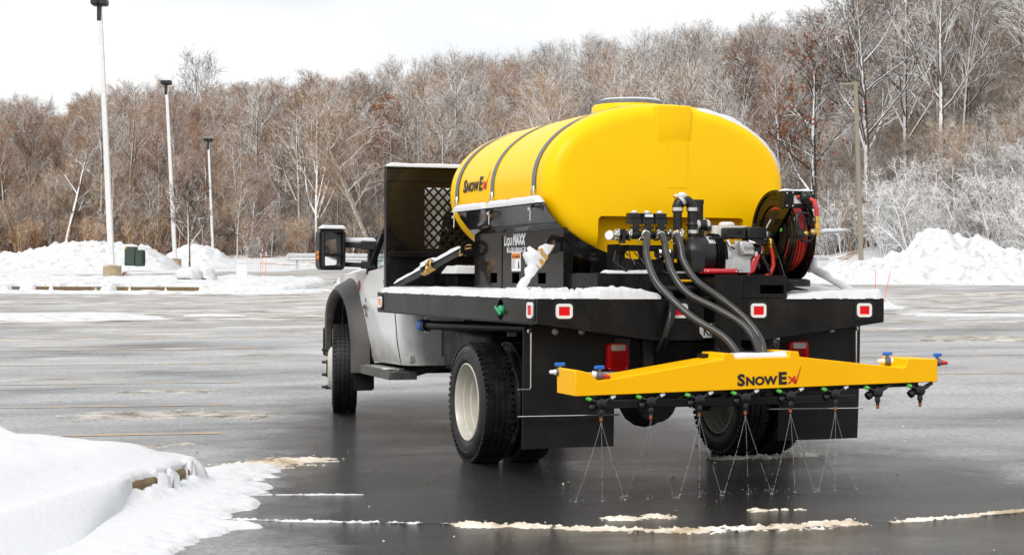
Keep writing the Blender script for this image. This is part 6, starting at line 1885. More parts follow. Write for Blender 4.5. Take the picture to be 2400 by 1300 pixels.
m = MB(); m.obox((0.318, 0.225, 1.448), (0.050, 0, 0.0), (0, 0.028, 0), (-0.010, 0, 0.046)); m.build('valve_cover', M['alu'], eng, bevel=0.014)
m = MB(); m.obox((0.318, 0.253, 1.446), (0.060, 0, 0), (0, 0.006, 0), (-0.012, 0, 0.056)); m.build('cover_gasket', M['steel'], eng, bevel=0.008)
t = MB(); word(t, 'OHV', 0.034, 0, 0, 0.02); t.xf(Matrix.Translation((0.290, 0.1955, 1.437)) @ Matrix.Rotation(pi / 2, 4, 'X')); t.build('cover_lettering', M['grey_plastic'], eng, smooth=0)
m = MB()
m.obox((0.285, 0.32, 1.40), (0.095, 0, 0), (0, 0.075, 0), (-0.02, 0, 0.075)); m.obox((0.255, 0.30, 1.335), (0.090, 0, 0), (0, 0.085, 0), (0, 0, 0.042))
m.lathe([(0.085, 0), (0.095, 0.02), (0.095, 0.05), (0.07, 0.06)], (0.165, 0.32, 1.40), (1, 0, 0), 24)
for k in range(6): m.box(0.235, 0.395, 0.25, 0.34, 1.405 + k * 0.016, 1.409 + k * 0.016)
m.cyl((0.20, 0.22, 1.325), (0.20, 0.26, 1.325), 0.022, 12)
m.build('crankcase', M['alu'], eng, bevel=0.008)
m = MB(); m.tube([(0.205, 0.25, 1.30), (0.205, 0.215, 1.315), (0.29, 0.215, 1.315), (0.29, 0.25, 1.30)], 0.007, 8); m.tube([(0.19, 0.235, 1.50), (0.20, 0.215, 1.465), (0.23, 0.22, 1.45)], 0.012, 8); m.cyl((0.395, 0.245, 1.36), (0.395, 0.245, 1.43), 0.022, 12); m.tube([(0.34, 0.23, 1.50), (0.37, 0.205, 1.485), (0.42, 0.215, 1.47)], 0.004, 6)
m.build('engine_pipe', M['steel'], eng, split=True)
m = MB(); m.obox((0.375, 0.265, 1.345), (0.030, 0, 0.012), (0, 0.05, 0), (0.022, 0, 0.062)); m.build('recoil_cover', M['red_paint'], eng, bevel=0.012)
m = MB(); m.tube([(0.43, 0.22, 1.40), (0.455, 0.20, 1.34), (0.475, 0.20, 1.29)], 0.010, 8); m.tube([(0.45, 0.25, 1.42), (0.47, 0.24, 1.36), (0.49, 0.22, 1.29)], 0.008, 8); m.build('control_lever', M['black_plastic'], eng, split=True)
m = MB(); m.tube([(-0.033, 0.13, 1.300), (-0.025, 0.128, 1.300), (0.20, 0.128, 1.300), (0.208, 0.13, 1.300)], [0.012, 0.0185, 0.0185, 0.012], 12); m.box(-0.03, 0.205, 0.128, 0.30, 1.2875, 1.296)
m.build('red_base_bar', M['red_paint'], eng, bevel=0.004)
m = MB()
for x in (-0.012, 0.187): m.ball((x, 0.108, 1.301), 0.006, 8)
m.build('bolt', M['galv'], eng, kind='stuff')

# ------------------------------------------------------------------ hose reel
HR = thing('hose_reel', 'black hose reel wound with red hose at the right rear of the bed', 'hose reel', (0, 0, 0))
rc = Vector((0.62, 0.38, 1.535))
def disc(x, face):
    m = MB()
    m.lathe([(0.302, 0.0), (0.306, 0.006), (0.302, 0.012), (0.285, 0.010), (0.270, -0.006), (0.250, -0.006), (0.240, 0.004), (0.205, 0.004), (0.195, -0.012), (0.08, -0.012), (0.07, 0.0), (0.0, 0.0)], Vector((x, rc.y, rc.z)), (face, 0, 0), 56, cap=False)
    m.lathe([(0.302, 0.0), (0.0, -0.016)], Vector((x, rc.y, rc.z)), (face, 0, 0), 48, cap=False)
    return m
d1 = disc(0.605, -1).build('reel_disc', M['black_gloss'], HR, smooth=35)
d2 = disc(0.735, 1).build('reel_disc', M['black_gloss'], HR, smooth=35)
m = MB(); m.cyl((0.605, rc.y, rc.z), (0.735, rc.y, rc.z), 0.16, 30); m.build('drum', M['black_matte'], HR)
for lay, (r_, n_) in enumerate(((0.185, 5), (0.209, 5), (0.231, 4))):
    for i in range(n_):
        x = 0.624 + 0.0235 * i + (0.010 if lay % 2 else 0)
        m = MB(); m.tube([Vector((x + 0.004 * sin(3 * a + i), rc.y + r_ * cos(a), rc.z + r_ * sin(a))) for a in np.linspace(0, 2 * pi, 41)], 0.0115, 8, cap=False); m.build('hose_coil', M['red_hose'], HR)
m = MB(); m.bar((0.588, 0.40, 1.53), (0.588, 0.09, 1.80), 0.075, 0.008, (1, 0, 0)); m.bar((0.588, 0.40, 1.53), (0.588, 0.55, 1.22), 0.075, 0.008, (1, 0, 0)); m.bar((0.588, 0.40, 1.53), (0.588, 0.20, 1.22), 0.06, 0.008, (1, 0, 0)); m.build('support_arm', M['black_gloss'], HR, bevel=0.003)
m = MB(); m.box(0.50, 0.74, 0.16, 0.62, 1.206, 1.226); m.lathe([(0.10, 0), (0.10, 0.04), (0.07, 0.05), (0, 0.05)], (0.66, 0.20, 1.206), (0, 0, 1), 20); m.build('reel_foot', M['black_matte'], HR, bevel=0.004)
# roller guide box
m = MB(); m.plate([[(0.502, 1.706), (0.722, 1.706), (0.722, 1.818), (0.502, 1.818)], [(0.565, 1.735), (0.655, 1.735), (0.655, 1.795), (0.565, 1.795)][::-1]], (0, 0.06, 0), (1, 0, 0), (0, 0, 1), 0.008)
m.box(0.502, 0.722, 0.0605, 0.13, 1.810, 1.818); m.box(0.502, 0.510, 0.0605, 0.13, 1.706, 1.8095); m.box(0.714, 0.722, 0.0605, 0.13, 1.706, 1.8095)
gb = m.build('roller_guide', M['black_bed'], HR, bevel=0.003)
m = MB()
for x, z in ((0.518, 1.722), (0.518, 1.803), (0.560, 1.722), (0.560, 1.806), (0.705, 1.722), (0.705, 1.803)): m.ball((x, 0.0515, z), 0.006, 8)
m.build('bolt', M['galv'], gb, kind='stuff')
m = MB(); m.box(0.576, 0.645, 0.066, 0.074, 1.738, 1.792); m.build('inner_label', M['white_print'], gb, smooth=0)
m = MB(); m.ball((0.640, 0.03, 1.775), 0.042, 16, sc=(1, .9, 1)); m.build('hose_stopper', M['black_plastic'], HR)
m = MB(); m.tube([(0.60, 0.07, 1.78), (0.645, 0.02, 1.775), (0.675, -0.01, 1.755), (0.690, -0.02, 1.70), (0.694, -0.02, 1.655)], 0.0145, 10); m.build('hose_end', M['red_hose'], HR)
m = MB(); m.lathe([(0.017, 0), (0.017, 0.03), (0.013, 0.032), (0.013, 0.045), (0.022, 0.047), (0.022, 0.080), (0.016, 0.082), (0.016, 0.11), (0.012, 0.112), (0.012, 0.125)], (0.694, -0.02, 1.655), (0.04, 0, -1), 12); m.build('brass_coupling', M['brass'], HR)
# inlet swivel and its red pipe
m = MB(); m.lathe([(0.030, 0), (0.034, 0.02), (0.022, 0.03), (0.022, 0.05)], (0.583, rc.y, rc.z), (-1, 0, 0), 14); m.tube([(0.545, 0.38, 1.535), (0.535, 0.33, 1.53), (0.535, 0.30, 1.50)], 0.018, 10); m.build('swivel', M['black_plastic'], HR)
m = MB(); m.lathe([(0.014, 0), (0.018, 0.01), (0.018, 0.035), (0.013, 0.04), (0.013, 0.06)], (0.535, 0.30, 1.515), (0, -0.1, -1), 10); m.build('brass_coupling', M['brass'], HR)
m = MB(); m.tube([(0.535, 0.295, 1.46), (0.545, 0.285, 1.40), (0.548, 0.28, 1.34), (0.53, 0.285, 1.29), (0.50, 0.30, 1.27)], 0.014, 10); m.build('feed_hose', M['red_hose'], HR)
m = MB(); m.tube([(0.50, 0.30, 1.545), (0.475, 0.27, 1.53), (0.46, 0.26, 1.49)], 0.014, 8); m.tube([(0.47, 0.27, 1.54), (0.49, 0.26, 1.60), (0.51, 0.25, 1.64)], 0.005, 6); m.build('inlet_valve', M['alu'], HR)
sn = MB(); sn.ball((0.47, 0.265, 1.545), 0.028, 10); sn.ball((0.463, 0.255, 1.50), 0.020, 10); sn.build('snow_cap', M['snow'], HR)
m = MB(); m.box(0.596, 0.5975, 0.26, 0.29, 1.565, 1.585); m.build('yellow_tag', M['lime'], HR, smooth=0)
# spray gun hung on the reel
GN = thing('spray_gun', 'black trigger spray gun with a long snow dusted lance hanging on the hose reel', 'spray gun', (0, 0, 0))
gx, gy = 0.600, -0.01
m = MB()
m.tube([(gx - 0.03, gy, 1.555), (gx - 0.045, gy, 1.60), (gx - 0.048, gy, 1.655), (gx - 0.02, gy, 1.675), (gx + 0.035, gy, 1.672), (gx + 0.06, gy, 1.64), (gx + 0.062, gy, 1.59)], [0.022, 0.020, 0.016, 0.012, 0.011, 0.010, 0.010], 10, ell=0.8)
m.lathe([(0.0, 0.0), (0.030, 0.004), (0.034, 0.03), (0.030, 0.06), (0.018, 0.075), (0.018, 0.125)], (gx - 0.055, gy, 1.535), (1, 0, 0.05), 14)
m.tube([(gx - 0.03, gy, 1.515), (gx + 0.01, gy, 1.490), (gx + 0.055, gy, 1.500), (gx + 0.075, gy, 1.53)], 0.009, 8)
m.build('gun_body', M['black_plastic'], GN)
m = MB(); m.tube([(gx + 0.0, gy - 0.004, 1.56), (gx + 0.01, gy, 1.60), (gx + 0.015, gy, 1.645), (gx + 0.035, gy, 1.645), (gx + 0.04, gy, 1.60)], 0.008, 8); m.build('trigger', M['black_matte'], GN)
m = MB(); m.lathe([(0.012, 0), (0.016, 0.006), (0.016, 0.018), (0.012, 0.024)], (gx - 0.005, gy - 0.02, 1.545), (1, 0, 0), 10); m.lathe([(0.012, 0), (0.016, 0.006), (0.016, 0.018), (0.012, 0.024)], (gx + 0.045, gy - 0.02, 1.552), (1, 0, 0), 10); m.build('brass_fitting', M['brass'], GN, split=True)
m = MB(); m.cyl((gx + 0.065, gy, 1.548), (0.915, gy - 0.01, 1.567), 0.0125, 12); m.build('lance', M['alu'], GN)
m = MB(); rows = []
for i in range(17):
    f = i / 16; x = gx + 0.055 + (0.905 - gx - 0.055) * f; z = 1.548 + 0.018 * f
    hh = 0.009 * (0.6 + 0.8 * float(vnoise(np.array([x * 30]), np.array([0.0]), 3)[0])) * (1.7 - f)
    rows.append([(x, gy - 0.013, z + 0.002), (x, gy - 0.010, z + 0.008 + hh * .6), (x, gy, z + 0.010 + hh), (x, gy + 0.010, z + 0.008 + hh * .6), (x, gy + 0.013, z + 0.002)])
m.grid(rows, flip=False); m.build('snow_strip', M['snow'], GN, smooth=70)

# ------------------------------------------------------------------ yellow spray boom
BO = thing('spray_boom', 'yellow moulded spray boom with eight black nozzles behind the truck', 'spray boom', (0, 0, 0))
BT0 = Matrix.Translation((0, -0.47, 0.606)) @ Matrix.Rotation(radians(-0.98), 4, 'Y')    # hangs slightly out of level
BT = BT0
prof = [(-1.20, 0.0), (1.20, 0.0)]
top = [(1.20, 0.134), (1.195, 0.140), (1.00, 0.150), (0.985, 0.146), (0.972, 0.098), (0.955, 0.092), (0.24, 0.182), (0.235, 0.214), (0.175, 0.214), (0.170, 0.182), (-0.19, 0.182), (-0.195, 0.214), (-0.262, 0.214), (-0.267, 0.182), (-0.955, 0.092), (-1.065, 0.084), (-1.085, 0.100), (-1.10, 0.128), (-1.19, 0.150), (-1.20, 0.146)]
m = MB(); m.plate([prof + top], (0, 0.145, 0), (1, 0, 0), (0, 0, 1), 0.29)
# round the rear lower edge of the raised ends a little and taper the front
m.xf(BT); bo = m.build('boom_body', M['yellow_boom'], BO, bevel=0.014)
lg, lw = spray_logo(); sc_ = 0.0715
lg.v = [((-0.176 + u * sc_), -0.1478, 0.026 + v * sc_) for u, v, _ in lg.v]; lg.xf(BT); lg.build('boom_lettering', [M['black_print'], M['red_print']], bo, smooth=0)
m = MB(); m.box(-1.05, 1.10, -0.09, -0.03, -0.028, -0.0005); m.xf(BT); m.build('spray_pipe', M['black_matte'], BO, bevel=0.006)
m = MB(); m.box(-0.30, 0.30, 0.05, 0.14, 0.1825, 0.205); m.box(-0.02, 0.14, 0.14, 0.445, 0.165, 0.205); m.bar((-0.02, 0.15, 0.04), (-0.02, 0.44, 0.20), 0.03, 0.05); m.bar((0.14, 0.15, 0.04), (0.14, 0.44, 0.20), 0.03, 0.05); m.xf(BT); m.build('mount_bracket', M['black_matte'], BO, bevel=0.004)
def nozzle(x, cap2):
    m = MB(); y = -0.125; BT = BT0 @ Matrix.Translation((0, 0, 0.006))
    m.cyl((x, -0.06, -0.03), (x, y + 0.02, -0.055), 0.016, 10); m.lathe([(0.030, 0.0), (0.032, 0.008), (0.032, 0.03), (0.022, 0.036), (0.0, 0.037)], (x, y + 0.018, -0.058), (0, -1, 0), 16)
    for a in (radians(62), radians(-66)):
        d = Vector((sin(a), 0, cos(a))); c = Vector((x, y, -0.058))
        m.lathe([(0.012, 0.02), (0.014, 0.03), (0.014, 0.065), (0.011, 0.07)], c, d, 10)
    m.lathe([(0.013, 0.0), (0.017, 0.012), (0.017, 0.030), (0.011, 0.036), (0.011, 0.05)], (x, y, -0.083), (0, 0, -1), 12)
    m.lathe([(0.0, 0), (0.024, 0.004), (0.026, 0.02), (0.018, 0.05)], (x - 0.065, y + 0.02, -0.085), (0.85, 0, 0.5), 12)
    m.xf(BT); n = m.build('nozzle', M['black_plastic'], BO)
    for a, mt in ((radians(-66), 'lime'), (radians(62), cap2)):
        d = Vector((sin(a), 0, cos(a))); c = Vector((x, y, -0.058))
        q = MB(); q.lathe([(0.0105, 0.068), (0.0125, 0.070), (0.0125, 0.096), (0.010, 0.099), (0, 0.0995)], c, d, 10); q.xf(BT); q.build('cap', M[mt], n)
    q = MB(); q.lathe([(0.0095, 0), (0.0095, 0.024), (0.006, 0.027), (0, 0.027)], (x, y, -0.130), (0, 0, -1), 10); q.xf(BT); q.build('tip', M['brown_tip'], n)
    return BT @ Vector((x, y, -0.157))
TIPS = [nozzle(x, 'white_print' if i < 6 else 'black_plastic') for i, x in enumerate((-1.035, -0.725, -0.415, -0.115, 0.185, 0.49, 0.785, 1.085))]
def end_valve(p, d, red, handle):
    p, d = Vector(p), Vector(d).normalized()
    m = MB(); m.lathe([(0.020, 0.022), (0.024, 0.024), (0.024, 0.055), (0.020, 0.058)], p, d, 14); m.cyl(p + d * 0.04, p + d * 0.04 + Vector((0, 0, 0.04)), 0.010, 8); m.xf(BT); v = m.build('end_valve', M['grey_plastic'], BO)
    m = MB(); m.lathe([(0.0, -0.004), (0.021, -0.004), (0.021, 0.022), (0, 0.022)], p, d, 14); m.xf(BT); m.build('union_nut', M['white_plastic'], v)
    m = MB(); h = Vector(handle).normalized(); m.bar(p + d * 0.04 + Vector((0, 0, 0.045)) - h * 0.032, p + d * 0.04 + Vector((0, 0, 0.045)) + h * 0.032, 0.018, 0.022); m.xf(BT); m.build('blue_handle', M['blue_plastic'], v, bevel=0.006)
    m = MB(); m.lathe([(0.017, 0.058), (0.017, 0.072), (0.014, 0.074), (0.011, 0.10), (0.006, 0.104), (0, 0.104)], p, d, 12); m.xf(BT); m.build('red_end', M['red_paint' if red else 'white_plastic'], v)
end_valve((-1.075, -0.10, 0.118), (0.9, -0.35, -0.15), True, (1, 0.2, 0)); end_valve((-1.155, 0.10, 0.122), (-0.7, 0.5, 0), False, (1, 0, 0))
end_valve((1.185, -0.10, 0.122), (0.9, -0.25, -0.1), True, (1, 0.2, 0)); end_valve((0.995, 0.02, 0.125), (-0.9, 0.3, 0.02), False, (1, 0, 0))
# three grey hoses from the manifold to the boom
def catmull(P, k=6):
    P = [Vector(p) for p in P]; out = []
    Q = [P[0] * 2 - P[1]] + P + [P[-1] * 2 - P[-2]]
    for i in range(1, len(Q) - 2):
        for j in range(k):
            t = j / k; a, b, c, d = Q[i - 1], Q[i], Q[i + 1], Q[i + 2]
            out.append(0.5 * ((2 * b) + (c - a) * t + (2 * a - 5 * b + 4 * c - d) * t * t + (3 * b - a - 3 * c + d) * t ** 3))
    return out + [P[-1]]
HP = [([(-0.407, 0.2, 1.532), (-0.415, 0.15, 1.522), (-0.440, 0.10, 1.475), (-0.462, 0.05, 1.392), (-0.452, -0.05, 1.247), (-0.387, -0.16, 1.126), (-0.301, -0.28, 1.016), (-0.175, -0.4, 0.917), (-0.12, -0.47, 0.835), (-0.103, -0.5, 0.768)], 'outermost of three grey hoses curving down to the yellow boom, left one'),
      ([(-0.31, 0.2, 1.532), (-0.308, 0.15, 1.515), (-0.315, 0.10, 1.465), (-0.324, 0.06, 1.407), (-0.322, -0.03, 1.287), (-0.267, -0.13, 1.162), (-0.129, -0.25, 1.07), (-0.012, -0.36, 0.978), (0.038, -0.43, 0.877), (0.058, -0.46, 0.762)], 'middle one of three grey hoses curving down to the yellow boom'),
      ([(-0.206, 0.2, 1.532), (-0.203, 0.15, 1.512), (-0.205, 0.10, 1.440), (-0.206, 0.06, 1.362), (-0.156, -0.02, 1.24), (-0.035, -0.12, 1.13), (0.07, -0.23, 1.013), (0.12, -0.32, 0.904), (0.117, -0.38, 0.836), (0.11, -0.41, 0.760)], 'innermost of three grey hoses curving down to the yellow boom, beside the pump')]
for p, lab in HP:
    m = MB(); m.tube(catmull(p), 0.0225, 14)
    e = thing('spray_hose', lab, 'hose', p[-1], 'grey hoses between manifold and boom'); m.build('hose', M['hose'], e, smooth=70)
    m = MB(); a, b = Vector(p[0]), Vector(p[1]); m.lathe([(0.025, -0.012), (0.030, -0.008), (0.030, 0.008), (0.025, 0.012)], a.lerp(b, 0.3), b - a, 14); m.build('hose_clamp', M['steel'], e)
# liquid jets
m = MB(); RJ = random.Random(5)
for i, tp in enumerate(TIPS[:6]):
    faint = (i == 1)
    for k, dx in enumerate((-0.155 * RJ.uniform(.85, 1.1), RJ.uniform(-.02, .02), 0.155 * RJ.uniform(.85, 1.1))):
        L = tp.z
        g0 = Vector((tp.x - 0.05 + dx * 0.95, tp.y - 0.12 + RJ.uniform(-0.02, 0.02), 0.0))
        pts, rs = [], []
        n = 46
        for j in range(n + 1):
            f = j / n
            z = tp.z * (1 - f)
            x = tp.x + (g0.x - tp.x) * f ** 1.12
            pts.append((x, tp.y + (g0.y - tp.y) * f, z)); rs.append((0.0006 + 0.0006 * abs(sin(j * 1.7 + i + k))) * (0.55 if faint else 1))
        j = 0
        while j < n:
            l = RJ.randint(3, 7)
            f = j / n
            seg_ = slice(j, min(j + l + 1, n + 1))
            if j > 8 and RJ.random() < 0.12: j += 2; continue
            if len(pts[seg_]) > 1: m.tube(pts[seg_], rs[seg_], 5)
            j += l if f < 0.3 else l + (RJ.random() < 0.5)
        for q in range(16):
            a = RJ.uniform(0, 2 * pi); r_ = RJ.uniform(0.005, 0.055)
            m.ball((g0.x + r_ * cos(a), g0.y + r_ * sin(a), RJ.uniform(0.002, 0.030)), RJ.uniform(0.001, 0.0028), 5)
        m.ball((g0.x, g0.y, 0.001), 0.008, 8, sc=(1.5, 1, 0.4))
setp(m.build('spray_jets', M['water'], None), 'thin jets of liquid falling from the boom nozzles to the wet asphalt', None, None, 'stuff')
# ------------------------------------------------------------------ ratchet straps tying the skid to the bed
def strap(a, b, name_label, snow=0.0, rat=0.5, w=0.05, tail=0.0, face=0.45, cover=True):
    a, b = Vector(a), Vector(b)
    d = (b - a); L = d.length; d.normalize()
    sd = d.cross(Vector((0, 0, 1))).normalized()
    if sd.dot(Vector((-1, -0.6, 0))) < 0: sd = -sd
    nu = sd.cross(d).normalized()
    if nu.z < 0: nu = -nu
    fl = (sd * face + nu * (1 - face * face) ** 0.5).normalized(); wd = d.cross(fl).normalized()
    e = thing('ratchet_strap', name_label, 'ratchet strap', a, 'ratchet straps tying down the sprayer')
    def band(p, q, off=0.0, th=0.004, mt='webbing', nm='webbing', ww=w):
        m = MB(); rows = []
        for i in range(9):
            c = p.lerp(q, i / 8) + fl * (off + 0.003 * sin(i * 1.3))
            rows.append([c - wd * ww / 2, c + wd * ww / 2, c + wd * ww / 2 + fl * th, c - wd * ww / 2 + fl * th])
        m.grid(rows, close_u=True); return m.build(nm, M[mt], e)
    p0 = a + d * 0.09
    band(p0, b)
    if tail: band(a + d * (L * rat + 0.02), a + d * (L * rat + 0.02 + tail), 0.008)
    # wire hook
    m = MB()
    for k in (-1, 1):
        m.tube([a + wd * 0.012 * k - d * 0.015 - fl * 0.03, a + wd * 0.014 * k - d * 0.035, a + wd * 0.016 * k - d * 0.01 + fl * 0.02, p0 - d * 0.03 + wd * 0.028 * k, p0 + d * 0.005 + wd * 0.030 * k], 0.0055, 7)
    m.tube([p0 + d * 0.005 - wd * 0.030, p0 + d * 0.005 + wd * 0.030], 0.0055, 7)
    m.build('hook', M['zinc'], e)
    c = a + d * (L * rat)
    m = MB()
    for k in (-1, 1):
        m.obox(c + wd * 0.034 * k + fl * 0.014 - d * 0.02, d * 0.075, wd * 0.002, fl * 0.020)
        m.obox(c + wd * 0.030 * k + fl * 0.040 + d * -0.045, (d * 0.8 - fl * 0.25) * 0.075, wd * 0.002, fl * 0.012)
        m.lathe([(0.024, -0.004), (0.024, 0.004)], c + wd * 0.037 * k + fl * 0.016, wd, 12)
    m.cyl(c - wd * 0.038 + fl * 0.016, c + wd * 0.038 + fl * 0.016, 0.014, 10)
    m.tube([c - wd * 0.03 + fl * 0.062 - d * 0.10, c + wd * 0.03 + fl * 0.062 - d * 0.10], 0.009, 8)
    m.cyl(c - wd * 0.036 + fl * 0.008 + d * 0.05, c + wd * 0.036 + fl * 0.008 + d * 0.05, 0.006, 8)
    m.build('ratchet', M['zinc'], e, bevel=0.001)
    if snow:
        RS = random.Random(int(L * 1000))
        m = MB(); rows = []
        n = 40
        for i in range(n + 1):
            f = 0.06 + 0.92 * i / n
            q = a + d * (L * f)
            nn = float(fbm(np.array([f * 14]), np.array([1.3]), 5, 3)[0])
            h = snow * (0.35 + 1.1 * nn) * (1.6 if abs(f - rat) < 0.10 else 1.0) * min(1, i / 3, (n - i) / 2)
            base = 0.046 if abs(f - rat) < 0.08 else 0.006
            hw = w * (0.42 + 0.25 * nn) * (1.35 if abs(f - rat) < 0.08 else 1)
            if cover:
                rows.append([q - wd * hw + fl * 0.003, q - wd * hw * 0.9 + fl * (base * 0.6 + h * 0.5), q - wd * hw * 0.3 + fl * (base + h), q + wd * hw * 0.3 + fl * (base + h), q + wd * hw * 0.85 + fl * (base * 0.6 + h * 0.5), q + wd * hw * 0.95 + fl * 0.003])
            else:
                wu = wd if wd.z > 0 else -wd
                q = q + wu * w * 0.47
                k_ = 0.020 if base < 0.02 else 0.040
                rows.append([q - wu * 0.006 + fl * k_ * 0.9, q + wu * h * 0.7 + fl * k_, q + wu * (h + 0.004) + fl * k_ * 0.4, q + wu * (h + 0.004) - fl * k_ * 0.4, q + wu * h * 0.7 - fl * k_, q - wu * 0.006 - fl * k_ * 0.9])
        m.grid(rows, flip=False); m.build('snow_strip', M['snow'], e, smooth=80)
    return e
strap((-0.80, 2.60, 1.475), (-1.16, 3.40, 1.165), 'black ratchet strap with gold ratchet before the black headboard', 0.030, 0.52, w=0.062, tail=0.30, face=0.93, cover=False)
strap((-0.80, 0.78, 1.475), (-1.165, 0.42, 1.150), 'snow caked ratchet strap at the rear left corner of the sprayer', 0.055, 0.45, w=0.055)
strap((0.80, 0.78, 1.475), (1.165, 0.28, 1.150), 'snow topped ratchet strap right of the hose reel', 0.038, 0.42)
# dark box on the deck before the headboard
DB = thing('storage_box', 'small black box capped with snow on the bed before the headboard', 'box', (-0.5, 3.3, ZB))
m = MB(); m.box(-0.70, -0.20, 3.20, 3.50, ZB + 0.001, 1.292); m.build('box_body', M['black_bed'], DB, bevel=0.01)
snow_field('box_snow', -0.73, -0.19, 3.17, 3.53, 0.012, lambda X, Y: np.clip(np.minimum.reduce([X + 0.725, -0.195 - X, Y - 3.175, 3.525 - Y]) / 0.03, -0.2, 1) * (0.045 + 0.02 * fbm(X * 9, Y * 9, 4, 3)), lambda X, Y: 1.292 + 0 * X, M['snow'], parent=DB, dip=0.03)

# ------------------------------------------------------------------ snow lying on the truck
def edge4(X, Y, x0, x1, y0, y1): return np.minimum.reduce([X - x0, x1 - X, Y - y0, y1 - Y])
def round_edge(d, w): 
    t = np.clip(d / w, 0, 1); return np.sqrt(np.maximum(0, 1 - (1 - t) ** 2))
def deck_left(X, Y):
    d = edge4(X, Y, -1.203, -0.752, 0.004, 3.655)
    n = fbm(X * 7, Y * 7, 41, 5); n2 = fbm(X * 2.2, Y * 2.2, 42, 3)
    lump = 0.030 * sstep(0.55, 0.75, fbm(X * 16, Y * 16, 43, 3)) * sstep(1.1, 0.2, Y)
    h = (0.026 + 0.034 * n2 + 0.022 * (n - 0.5)) + lump
    ragged = d + 0.012 * (fbm(X * 30, Y * 30, 44, 3) - 0.55)
    return np.where(ragged > 0, np.maximum(h, 0.004) * round_edge(ragged, 0.025), -0.01)
snow_field('deck_snow', -1.215, -0.74, -0.01, 3.67, 0.0125, deck_left, lambda X, Y: ZB + 0 * X, M['snow'], dip=0.003, label='strip of snow along the left edge of the truck bed')
def deck_rear(X, Y):
    d = edge4(X, Y, -0.77, -0.385, 0.004, 0.215)
    dd = np.minimum(d, (-0.40 - X) * 0.9 + 0.05)
    h = 0.034 + 0.05 * fbm(X * 6, Y * 9, 51, 4) * sstep(-0.40, -0.60, X) + 0.024 * (fbm(X * 22, Y * 22, 52, 3) - 0.4)
    r = dd + 0.012 * (fbm(X * 30, Y * 30, 53, 3) - 0.55)
    return np.where((r > 0) | ((X < -0.70) & (d > -0.03) & (Y > 0.004)), np.maximum(h, 0.004) * round_edge(np.maximum(r, np.where(X < -0.70, np.minimum(Y - 0.004, 0.215 - Y), -1)), 0.025), -0.01)
snow_field('deck_snow', -0.80, -0.36, -0.01, 0.23, 0.009, deck_rear, lambda X, Y: ZB + 0 * X, M['snow'], dip=0.003, label='crumbly snow along the rear left edge of the truck bed')
def deck_right(X, Y):
    d = edge4(X, Y, 0.50, 1.203, 0.004, 3.6)
    h = 0.024 + 0.060 * sstep(0.50, 0.95, X) * fbm(X * 3.0, Y * 2.5, 61, 3) * 1.4 + 0.016 * (fbm(X * 14, Y * 14, 62, 4) - 0.5)
    r = np.minimum(d, 0.02 + (X - 0.50 - 0.0) * 0.9) + 0.010 * (fbm(X * 26, Y * 26, 63, 3) - 0.5)
    return np.where(r > 0, np.maximum(h, 0.004) * round_edge(r, 0.03), -0.01)
snow_field('deck_snow', 0.49, 1.215, -0.01, 1.6, 0.013, deck_right, lambda X, Y: ZB + 0 * X, M['snow'], dip=0.003, label='smooth snow on the right rear corner of the truck bed')
def ridge_snow(name, P0, P1, wid, hgt, lab, seed, res=90, hump=0.6, gaps=None, up=None):
    """snow lying along a narrow edge from P0 to P1"""
    P0, P1 = Vector(P0), Vector(P1); d = (P1 - P0); sd = d.cross(Vector((0, 0, 1))).normalized()
    m = MB(); rows = []
    for i in range(res + 1):
        f = i / res; c = P0 + d * f
        nn = float(fbm(np.array([f * d.length * 9]), np.array([seed * 1.7]), seed, 4)[0])
        en = min(1, i / 3, (res - i) / 3) ** 0.5
        if gaps:
            for g0, g1 in gaps:
                if g0 < f < g1: en *= 0.02
                else: en *= min(1, max(0.02, min(abs(f - g0), abs(f - g1)) * d.length / 0.03))
        h = hgt * (1 - hump / 2 + hump * nn) * en
        w_ = wid * (0.85 + 0.3 * nn)
        rows.append([c + sd * w_ * x + Vector((0, 0, z * h - (0.003 if z == 0 else 0))) for x, z in ((-0.55, 0), (-0.56, 0.35), (-0.42, 0.80), (-0.15, 1.0), (0.15, 1.0), (0.42, 0.80), (0.55, 0.35), (0.54, 0))])
    m.grid(rows, flip=True)
    return setp(m.build(name, M['snow'], None, smooth=80), lab, None, None, 'stuff')
ridge_snow('headboard_snow', (-1.16, 3.645, 2.150), (1.16, 3.645, 2.150), 0.075, 0.030, 'thin cap of snow along the top of the headboard', 3, 160)
ridge_snow('cradle_snow', (-0.918, 2.53, 1.744), (-0.918, 0.72, 1.744), 0.060, 0.046, 'snow caught along the left cradle flange under the tank', 5, 110, gaps=[(0.40, 0.445)])
ridge_snow('cradle_snow', (0.918, 2.53, 1.744), (0.918, 0.72, 1.744), 0.060, 0.040, 'snow caught along the right cradle flange under the tank', 6, 60)
ridge_snow('platform_snow', (-0.66, 0.27, 1.287), (-0.34, 0.27, 1.287), 0.10, 0.016, 'thin snow along the platform under the valve manifold', 8, 60, hump=1.6)
ridge_snow('platform_snow', (-0.34, 0.315, 1.287), (0.02, 0.315, 1.287), 0.03, 0.010, 'crumbs of snow along the platform under the pump', 9, 60, hump=1.8)
ridge_snow('mirror_snow', (-1.397, 5.005, 1.677), (-1.178, 5.005, 1.677), 0.16, 0.030, 'snow cap on the left towing mirror', 10, 30, hump=0.3)
ridge_snow('mirror_snow', (-1.17, 5.05, 1.563), (-0.90, 4.94, 1.570), 0.055, 0.030, 'snow along the upper arm of the left mirror', 11, 30)
ridge_snow('boom_snow', (-0.255, -0.50, 0.787), (0.235, -0.50, 0.795), 0.16, 0.026, 'slush lying on top of the middle of the yellow boom', 12, 70, hump=1.2)
ridge_snow('guide_snow', (0.50, 0.095, 1.818), (0.70, 0.095, 1.818), 0.07, 0.014, 'snow on top of the hose reel roller box', 14, 30, hump=1.4)
